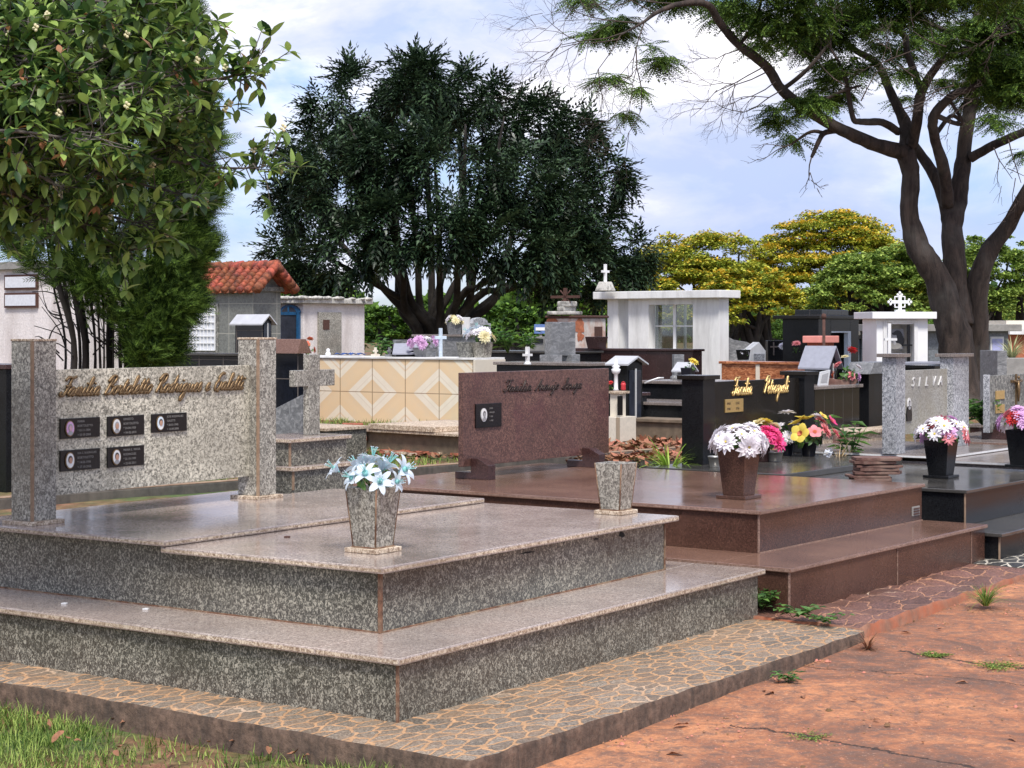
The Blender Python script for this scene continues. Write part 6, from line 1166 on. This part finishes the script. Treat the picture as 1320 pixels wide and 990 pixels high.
# forked tree on the right -------------------------------------------------
D1 = 26; loc = Vector((X(1240, D1), D1, .35)); tr = thing('tree', 'tall forked tree with furrowed bark and feathery leaves at the right', 'tree', loc); b = B(); d = D1
TL = [[(1240, 548, 80, d-.1), (1238, 500, 56, d), (1234, 450, 52, d), (1222, 400, 45, d), (1206, 355, 38, d), (1184, 320, 34, d), (1172, 275, 27, d), (1174, 225, 26, d), (1166, 195, 28, d)],
 [(1254, 548, 58, d+.3), (1257, 500, 42, d+.3), (1260, 440, 33, d+.3), (1260, 370, 31, d+.2), (1275, 325, 27, d+.1), (1300, 290, 22, d), (1322, 250, 20, d-.3), (1362, 190, 18, d-.6), (1420, 90, 12, d-1)],
 [(1236, 420, 44, d+.1), (1232, 370, 34, d+.2), (1228, 303, 31, d+.3), (1222, 268, 25, d+.4), (1204, 225, 17, d+.5), (1180, 190, 14, d+.6), (1168, 170, 14, d+.5)],
 [(1228, 300, 26, d+.3), (1236, 250, 27, d+.4), (1241, 212, 23, d+.5), (1246, 167, 20, d+.6), (1253, 118, 19, d+.8), (1258, 50, 16, d+1), (1262, -10, 13, d+1.2), (1262, -90, 8, d+1.4)],
 [(1222, 265, 20, d+.3), (1216, 217, 18, d), (1204, 175, 15, d-.3), (1205, 148, 15, d-.5), (1230, 122, 12, d-.7), (1262, 108, 9, d-.9), (1300, 70, 6, d-1)],
 [(1168, 197, 24, d), (1130, 187, 20, d-.3), (1084, 167, 18, d-.6), (1044, 144, 16, d-.9), (1008, 116, 15, d-1.2), (988, 86, 14, d-1.5), (953, 58, 13, d-1.8), (928, 30, 12, d-2), (912, 6, 10, d-2.2), (877, 5, 8, d-2.4), (847, 16, 6, d-2.6), (827, 30, 4, d-2.7), (800, 45, 2.5, d-2.8)],
 [(1166, 200, 20, d), (1168, 165, 20, d+.2), (1158, 140, 15, d+.4), (1145, 112, 13, d+.7), (1130, 81, 11, d+1), (1099, 62, 9, d+1.2), (1060, 20, 7, d+1.4), (1030, -30, 5, d+1.5)],
 [(1175, 190, 18, d), (1183, 150, 16, d-.3), (1188, 118, 14, d-.5), (1208, 85, 11, d-.7), (1222, 72, 9, d-.9), (1250, 60, 6, d-1.1)],
 [(1188, 118, 11, d-.5), (1170, 70, 10, d-.4), (1165, 45, 9, d-.2), (1140, 30, 7, d), (1125, -10, 5, d)],
 [(1158, 170, 12, d), (1138, 158, 11, d-.3), (1110, 157, 10, d-.5), (1099, 150, 8, d-.6), (1090, 101, 7, d-.8), (1079, 76, 4, d-.9), (1062, 50, 3, d-1)],
 [(1080, 168, 9, d-.6), (1062, 172, 8, d-.6), (1054, 185, 7, d-.7), (1046, 203, 5, d-.7)], [(1064, 172, 6, d-.6), (1045, 170, 5, d-.5), (1020, 186, 3, d-.5)],
 [(1251, 204, 15, d+.4), (1281, 187, 13, d+.2), (1320, 170, 12, d), (1380, 140, 9, d-.4)], [(1205, 148, 8, d-.5), (1240, 160, 6, d-.6), (1225, 130, 5, d-.6)],
 [(1205, 175, 7, d-.2), (1225, 150, 6, d), (1237, 155, 5, d), (1232, 158, 4, d)],
 [(1258, 50, 9, d+1), (1220, 40, 8, d+.8), (1180, 22, 7, d+.5), (1150, 0, 5, d+.3)], [(1255, 95, 8, d+.8), (1290, 60, 7, d+.6), (1310, 20, 5, d+.5), (1325, -40, 4, d)],
 [(1008, 116, 7, d-1.2), (1040, 90, 6, d-1.1), (1070, 55, 4, d-1)], [(953, 58, 6, d-1.8), (975, 25, 5, d-1.7), (985, -20, 3, d-1.6)], [(1044, 144, 6, d-.9), (1075, 122, 5, d-.9), (1110, 110, 3, d-.9)]]
ck = []
for L_ in TL: ck += limb(b, L_, 10 if L_[0][2] > 20 else 7, .08, 5, .9)
b.v = [tuple(Vector(p)-loc) for p in b.v]; b.build('trunk', M['bark'], tr)
# fine bare twigs
b = B(); rr = random.Random(9)
def twigs(b, p, ang, L, dep, d, wd_=.012):
    if dep == 0 or L < .06: return
    x, y = p; pts = [(x, y)]
    for i in range(3): ang += rr.uniform(-.28, .28); x += math.cos(ang)*L/3; y += math.sin(ang)*L/3; pts.append((x, y))
    b.tube([(q[0], d+(i*.05), q[1]) for i, q in enumerate(pts)], [wd_, wd_*.85, wd_*.7, wd_*.5], 4)
    for k in range(rr.choice([2, 2, 3])): twigs(b, pts[rr.choice([1, 2, 3])], ang+rr.choice([-1, 1])*rr.uniform(.3, .8), L*rr.uniform(.55, .8), dep-1, d, wd_*.65)
def tw(px, py, ang, L, dep, d=24, w=.010): twigs(b, (X(px, d), Z(py, d)), R(ang), L, dep, d, w)
for a in ((827, 30, 175, 1.0, 6), (847, 18, 160, 1.0, 6), (810, 40, 200, .9, 6), (830, 30, 250, .7, 5), (800, 45, 230, .8, 6), (800, 50, 190, .8, 6), (877, 5, 170, .9, 5), (820, 60, 260, .8, 5), (1008, 116, 200, .6, 5), (990, 92, 190, .7, 6), (985, 86, 215, .7, 6), (1000, 105, 225, .5, 5), (960, 62, 200, .4, 4), (1079, 76, 120, .5, 4), (1046, 203, 260, .3, 3), (1253, 130, 200, .4, 4), (1281, 190, 290, .5, 4), (1300, 180, 280, .6, 5), (1020, 186, 200, .3, 4), (1110, 130, 60, .5, 5), (1140, 80, 30, .5, 5), (1165, 140, 20, .5, 5), (1180, 100, 140, .4, 4), (1230, 110, 200, .4, 4), (1090, 110, 150, .5, 5), (1220, 60, 160, .5, 4), (1320, 170, 80, .5, 4), (1310, 40, 200, .5, 4), (1262, 60, 30, .6, 5)): tw(*a)
b.v = [tuple(Vector(p)-loc) for p in b.v]; b.build('twigs', M['twig'], tr)
blobs = [(1005, 25, 55, 34, 1), (1050, 45, 45, 32, .9), (1085, 30, 45, 36, 1), (1150, 12, 55, 24, 1), (1062, 95, 40, 22, .8), (1008, 148, 24, 13, 1), (1045, 130, 30, 15, 1.1), (1085, 128, 22, 13, .8), (1020, 175, 16, 9, .7), (1210, 40, 45, 30, .8), (1290, 35, 50, 40, 1.3), (1295, 100, 45, 36, 1.5), (1262, 118, 36, 24, 1.2), (1225, 95, 28, 14, .7), (1120, 75, 30, 20, .6), (1160, 95, 22, 14, .5), (800, 33, 42, 18, 1.1), (850, 70, 20, 13, 1), (795, 100, 20, 9, .8), (820, 112, 10, 8, .7), (803, 146, 9, 8, 1), (945, 8, 50, 14, 1), (1180, 60, 28, 14, .5), (1100, -30, 110, 34, 1), (1250, -30, 110, 40, 1), (1000, -25, 70, 26, 1), (1340, 60, 40, 70, 1), (840, -15, 60, 18, .8), (1300, 155, 26, 12, .5), (1238, 60, 24, 14, .7), (1175, 130, 18, 10, .4), (880, -10, 50, 14, .8), (760, -5, 30, 10, .5), (1140, 55, 26, 14, .7), (1318, 195, 8, 8, .8), (980, 50, 24, 14, .8)]
Cs = []
for (bx, by, rx, ry, q_) in blobs:
    n = int(rx*ry*.135*q_)+5; dd = D1+rng.uniform(-2.2, 1.4); p_ = rdir(n)*(rng.uniform(0, 1, n)**.5)[:, None]; 
    sub = rng.normal(size=(max(3, n//9), 3)); sub = unit(sub)*(rng.uniform(.2, 1, len(sub))**.6)[:, None]; idx = rng.integers(0, len(sub), n); p_ = sub[idx]+rng.normal(size=(n, 3))*.16
    Cs.append(np.stack([(bx-660+p_[:, 0]*rx)/F*dd, dd+p_[:, 1]*rx/F*dd*.8, H-(by-YH-p_[:, 2]*ry)/F*dd], 1))
Cs = np.concatenate(Cs); N = len(Cs); tv, tf = pinnate(9, .17, .34, 1.2, .35); K_ = 3; az = rng.uniform(0, 6.28, N*K_); D2 = np.stack([np.cos(az), np.sin(az), rng.uniform(-.75, .15, N*K_)], 1)
v, f = scatter(tv, tf, frames(D2, np.tile([[0, 0, 1.]], (N*K_, 1))+rdir(N*K_)*.3), np.repeat(Cs, K_, 0), rng.uniform(.2, .4, N*K_)); mesh_np('crown', v-np.array(loc), f, M['lf_acacia'], tr); print('acacia quads', len(f))
# spreading trees far behind -------------------------------------------------
def spread(label, cx, top, bot, rx, d, nclump, mat, ymat=None, yfrac=0, seed=1, trunks=3, group='spreading trees in the distance', trx=None, name='tree'):
    global rng
    r = np.random.default_rng(seed); loc = np.array([(cx-660)/F*d, d, ZG]); e = thing(name, label, 'tree', tuple(loc), 0, group); s = d/F; Rx = rx*s; zt, zb = H-(top-YH)*s-ZG, H-(bot-YH)*s-ZG; cs = []; b = B()
    for i in range(nclump):
        a = r.uniform(0, 6.28); q = r.uniform(0, 1)**.55; lv = r.uniform(0, 1)**.8; x, y = math.cos(a)*q*Rx, math.sin(a)*q*Rx*.8; dome = math.sqrt(max(0, 1-q*q)); z = zb+(zt-zb)*(.12+.83*dome*(.35+.65*lv)); cs.append((x, y, z, r.uniform(.5, 1.2)*Rx*.15))
    L_ = []; D_ = []; S_ = []; mi = []
    for (x, y, z, cr_) in cs:
        n = int(400*(cr_/1.)**1.4)+80; p_ = unit(r.normal(size=(n, 3)))*(r.uniform(.25, 1, n)**.6)[:, None]; p_[:, 2] = np.abs(p_[:, 2])*.6-.2; P_ = np.array([x, y, z])+p_*cr_*np.array([1.25, 1.25, 1]); L_.append(P_); D_.append(unit(r.normal(size=(n, 3)))); S_.append(r.uniform(.1, .21, n)); yf = yfrac*(1.5 if z > zb+(zt-zb)*.35 else .7) if r.uniform() < .75 else 0; mi.append(((p_[:, 2] > .05) & (r.uniform(0, 1, n) < yf)).astype(int))
    L_ = np.concatenate(L_); D_ = np.concatenate(D_); D_[:, 2] *= .4; S_ = np.concatenate(S_); mi = np.concatenate(mi); v, f = scatter(leaf_t(.7, .1), DF, frames(D_, np.tile([[0, 0, 1.]], (len(D_), 1))+unit(r.normal(size=(len(D_), 3)))*.5), L_, S_)
    mesh_np('crown', v, f, [mat, ymat or mat], e, mi)
    for k in range(trunks):
        x0 = ((k+.5)/trunks-.5)*Rx*1.0 if trunks > 1 else 0; y0 = r.uniform(-1, 1)
        for j in range(5):
            c = cs[r.integers(0, len(cs))]; tx, ty = c[0]*.6+x0*.4, c[1]*.6+y0*.4; b.tube([(x0, y0, -.1), (x0+r.uniform(-.2, .2), y0, zb*.45), (x0*.5+tx*.5, y0*.5+ty*.5, zb*.6+c[2]*.4), (tx, ty, c[2]*.9)], [.2, .17, .1, .04], 6, wob=.1)
    b.build('trunk', M['bark_dark'], e); return len(f)
NQ = 0
NQ += spread('yellow green spreading tree just right of the big dark tree', 905, 290, 425, 122, 88, 200, M['lf_yg'], M['flw_y'], .33, 1)
NQ += spread('tallest spreading tree, covered with yellow blossom at its top', 1075, 265, 420, 125, 90, 260, M['lf_yg'], M['flw_y'], .5, 2)
NQ += spread('plain green spreading tree in front of the yellow blossomed tree', 1140, 308, 425, 100, 78, 180, M['lf_g'], None, 0, 3)
NQ += spread('green spreading tree behind the forked trunk at the right', 1285, 296, 425, 95, 84, 150, M['lf_g'], None, 0, 4)
NQ += spread('yellow blossomed low tree right above the white portico', 965, 335, 430, 75, 70, 110, M['lf_yg'], M['flw_y'], .45, 5)
NQ += spread('olive green tree between the big dark tree and the portico', 838, 350, 440, 60, 80, 70, M['lf_yg'], M['flw_y'], .2, 6)
NQ += spread('dark green tree closing the view under the yellow trees', 1050, 372, 455, 150, 120, 70, M['lf_hedge'], None, 0, 7, trunks=4)
NQ += spread('far green tree line at the right frame edge', 1340, 350, 450, 110, 100, 60, M['lf_g'], None, 0, 8)
NQ += spread('bright green rounded tree seen under the big dark tree, left of its trunk', 520, 372, 462, 62, 66, 60, M['lf_hedge'], None, 0, 9, 2, 'green trees beyond the big dark tree')
NQ += spread('bright green rounded tree seen under the big dark tree, right of its trunk', 655, 385, 462, 62, 66, 60, M['lf_hedge'], None, 0, 10, 2, 'green trees beyond the big dark tree')
NQ += spread('olive tree top showing over the rough white mausoleum', 430, 368, 450, 50, 75, 35, M['lf_hedge'], None, 0, 11, 2, 'green trees beyond the big dark tree')
NQ += spread('dark green tree beyond the ruined mausoleum', 765, 385, 465, 62, 72, 50, M['lf_hedge'], None, 0, 12, 2, 'green trees beyond the big dark tree')
NQ += spread('faint green tree behind the clay roofed mausoleum', 250, 385, 465, 150, 110, 50, M['lf_hedge'], None, 0, 13, 2, 'green trees beyond the big dark tree')
print('far tree quads', NQ)
# distant wood along the horizon
n = 60000; r = np.random.default_rng(44); P_ = np.stack([r.uniform(-80, 90, n), r.uniform(150, 158, n), r.uniform(0, 1, n)**.8], 1); P_[:, 2] = ZG+P_[:, 2]*(4.2+1.3*np.sin(P_[:, 0]*.21)+.8*np.sin(P_[:, 0]*.73)); d_ = rdir(n)
v, f = scatter(leaf_t(.8, .1), DF, frames(d_, rdir(n)), P_, r.uniform(.5, 1.1, n)); tag(mesh_np('distant_wood', v, f, M['lf_hedge']), 'distant dark green wood closing the horizon', 'wood', kind='stuff')
# conifer bush at the left ---------------------------------------------------------
D2_ = 17.5; loc = Vector((X(150, D2_), D2_, .35)); tr = thing('conifer', 'tall bushy multi stemmed conifer behind the nearest headstone', 'conifer', loc); b = B(); rr = random.Random(21); s = D2_/F
for i in range(24):
    bx = 84+i*4.9+rr.uniform(-4, 4); ex = 20+i*10+rr.uniform(-14, 14); ey = rr.uniform(-60, 200); w0 = rr.choice([10, 6, 5, 4, 3, 7]); dz_ = rr.uniform(-.5, .5)
    limb(b, [(bx, 520, w0, D2_+dz_*.4), (bx+rr.uniform(-3, 3), 440, w0*.85, D2_+dz_*.6), (bx+(ex-bx)*.25+rr.uniform(-5, 5), 360, w0*.7, D2_+dz_), (bx+(ex-bx)*.5, 260, w0*.5, D2_+dz_), (ex, ey, 1.5, D2_+dz_*1.2)], 6, .12, 4)
for i in range(70):
    bx = rr.uniform(60, 190); by = rr.uniform(330, 470); sg = -1 if rr.random() < .65 else 1; limb(b, [(bx, by, 2.4, D2_+rr.uniform(-.4, .4)), (bx+sg*rr.uniform(8, 25), by-rr.uniform(5, 25), 1.6, D2_), (bx+sg*rr.uniform(25, 50), by-rr.uniform(15, 60), .8, D2_-.2)], 4, 0, 3)
b.v = [tuple(Vector(p)-loc) for p in b.v]; b.build('trunk', M['bark_dark'], tr)
# crown outline: right edge by height (px)
N = 19000; py = rng.uniform(-70, 470, N); redge = np.interp(py, [-70, 0, 100, 200, 300, 340, 400, 440, 470], [225, 240, 255, 268, 262, 255, 240, 225, 205]); ledge = np.interp(py, [-70, 0, 60, 200, 290, 330, 380, 420, 470], [60, 0, -10, -10, 0, 20, 85, 140, 170])
q = rng.uniform(0, 1, N); shell = rng.uniform(0, 1, N) < .5; q = np.where(shell, 1-(1-q)*.25, q); px = ledge+(redge-ledge)*q+rng.normal(size=N)*3+6*np.sin(py*.09+q*4); dep = D2_-np.sqrt(np.clip(1-(2*q-1)**2, 0, 1))*.85*rng.uniform(.2, 1, N)*np.where(rng.uniform(0, 1, N) < .8, 1, -1)
dn = np.sin(px*.11+1)*np.sin(py*.07)+.6*np.sin(px*.23-py*.19); k_ = (rng.uniform(0, 1, N) < np.clip(.75+.5*dn, .15, 1)) & ~((py > 385) & (px < 170) & (rng.uniform(0, 1, N) < .6)); px, py, dep = px[k_], py[k_], dep[k_]; N = len(px)
P_ = np.stack([(px-660)/F*dep, dep, H-(py-YH)/F*dep], 1)
parts = []
for i in range(9):
    t_ = i/8; 
    for sd in (-1, 1): a = sd*.6; v = leaf_t(.16, .0)*.33*(1-.5*t_); Rm = np.array([(math.cos(a), -math.sin(a), 0), (math.sin(a), math.cos(a), 0), (0, 0, 1)]); parts.append((v@Rm.T+np.array([t_*.9, 0, 0]), DF))
parts.append((leaf_t(.05, 0), DF)); tv, tf = combine(parts)
out_ = np.stack([(px-140)/130., (dep-D2_)*1.1, .55+.45*rng.uniform(-1, 1, N)], 1)+rng.normal(size=(N, 3))*.35
K_ = 2; v, f = scatter(tv, tf, frames(np.repeat(out_, K_, 0)+rng.normal(size=(N*K_, 3))*.35, rdir(N*K_)), np.repeat(P_, K_, 0), rng.uniform(.12, .27, N*K_)); mesh_np('crown', v-np.array(loc), f, M['lf_cyp'], tr); print('cyp', len(f))
# bushy shrub at far left edge, behind
# guava-like tree reaching in from the left ------------------------------------------
D3 = 7.9; loc = Vector((-3.9, 8.3, -.17)); tr = thing('tree', 'broad leaved tree with small white blossoms reaching in at upper left', 'tree', loc); b = B(); rr = random.Random(33)
b.tube([(-3.9, 8.3, -.2), (-3.85, 8.28, .6), (-3.75, 8.3, 1.3), (-3.5, 8.25, 2.0)], [.11, .09, .08, .06], 8, wob=.06)
BR = []
def g(px, py, w, dz_=0): d = D3+dz_; return (px, py, w, d)
hubs = [(-360, 250)]
tips = [(325, 92, 0), (340, 215, .1), (262, 140, .1), (240, 90, -.2), (20, 180, -.1), (50, 40, -.1), (110, 90, .1), (150, 60, .3), (10, 70, -.2), (90, 240, -.3), (200, 60, .2), (120, 30, -.2), (60, 60, .1), (30, 130, -.3), (100, 160, .2), (170, 140, -.3), (230, 190, .1), (150, 230, -.1), (60, 250, .2), (110, 290, 0), (190, 290, .1), (230, 250, .3), (60, 190, .3), (0, 210, -.2), (150, 90, .4), (250, 30, .3), (180, 5, .1), (60, -10, .2), (225, 175, .2), (20, 20, .3), (90, 100, -.4), (210, 130, .4), (130, 180, -.5), (40, 90, .5), (160, 320, .1), (0, 290, .3)]
for i, (tx_, ty_, dz_) in enumerate(tips):
    sy = rr.uniform(20, 300) if ty_ < 200 else rr.uniform(150, 260); sx = -150; mx = (sx+tx_)/2; my = (sy+ty_)/2+rr.uniform(-30, 10)
    c = limb(b, [g(-330, 160, 16, .2), g(sx, sy*.6+ty_*.4, 9, dz_*.5), g(mx, my, 5, dz_), g(tx_*.75+mx*.25, ty_*.8+my*.2+rr.uniform(-6, 6), 3.2, dz_), g(tx_, ty_, 1.8, dz_)], 6, .05, 5); BR.append(c)
limb(b, [(-350, 250, 26, D3+.3), (-340, 190, 22, D3+.25), (-330, 160, 17, D3+.2)], 7)
LP, LD, LS, LM = [], [], [], []; FL = []
for c in BR:
    n = len(c)
    for j in range(int(n*.35), n):
        for _ in range(3 if j < n-2 else 5):
            p = np.array(c[j][:3])+rng.normal(size=3)*.012; q = np.array(c[min(n-1, j)][:3])-np.array(c[max(0, j-2)][:3])
            # side twig
            dv = unit((q/np.linalg.norm(q))*.5+rng.normal(size=3)*np.array([.8, .6, .7])); Lt = rng.uniform(.04, .2)
            e_ = p+dv*Lt; b.tube([tuple(p), tuple(e_)], [.003, .002], 4)
            if rng.uniform() < .08: FL.append(e_)
            yng = rng.uniform() < .05
            for m in range(rng.integers(5, 9)):
                t_ = rng.uniform(.3, 1) if m > 3 else 1; ld = unit(dv*.5+rng.normal(size=3)*.8+np.array([0, 0, .15 if yng or t_ == 1 else -.3])); LP.append(p+dv*Lt*t_); LD.append(ld); LS.append(rng.uniform(.05, .092)*(.7 if yng and t_ == 1 else 1)); LM.append(1 if (yng and t_ == 1 and m < 3) or rng.uniform() < .008 else 0)
b.v = [tuple(Vector(p)-loc) for p in b.v]; b.build('trunk', M['bark_grey'], tr)
lv = []; rows = [(0, .02), (.25, .36), (.5, .46), (.78, .3), (1, .02)]
for i, (t_, w_) in enumerate(rows):
    for k in (-1, 0, 1): lv.append((t_, k*w_*.5, abs(k)*w_*.12-.16*t_*t_))
lv = np.array(lv); lf = np.array([(i*3+k, i*3+k+1, i*3+k+4, i*3+k+3) for i in range(4) for k in (0, 1)])
LP, LD, LS, LM = map(np.array, (LP, LD, LS, LM)); kk = (np.sin(LP[:, 0]*17+2)*np.sin(LP[:, 2]*19)+.6*np.sin(LP[:, 0]*31-LP[:, 2]*27+LP[:, 1]*9)) > -.75; LP, LD, LS, LM = LP[kk], LD[kk], LS[kk], LM[kk]; v, f = scatter(lv, lf, frames(LD, np.tile([[0, 0, 1.]], (len(LD), 1))+rdir(len(LD))*.25), LP, LS); mesh_np('crown', v-np.array(loc), f, [M['lf_guava'], M['lf_young']], tr, np.repeat(LM, len(lf)), True); print('guava', len(LP))
b = B(); 
for p in FL[:110]:
    for m in range(4): a = m*1.57+.3; b.ell(p[0]+.008*math.cos(a), p[1]-.02+.004*math.sin(a), p[2]+.008+.012*math.sin(a), .008, .006, .008, 6)
b.v = [tuple(Vector(p)-loc) for p in b.v]; b.build('blossom', M['petal_c'], tr)
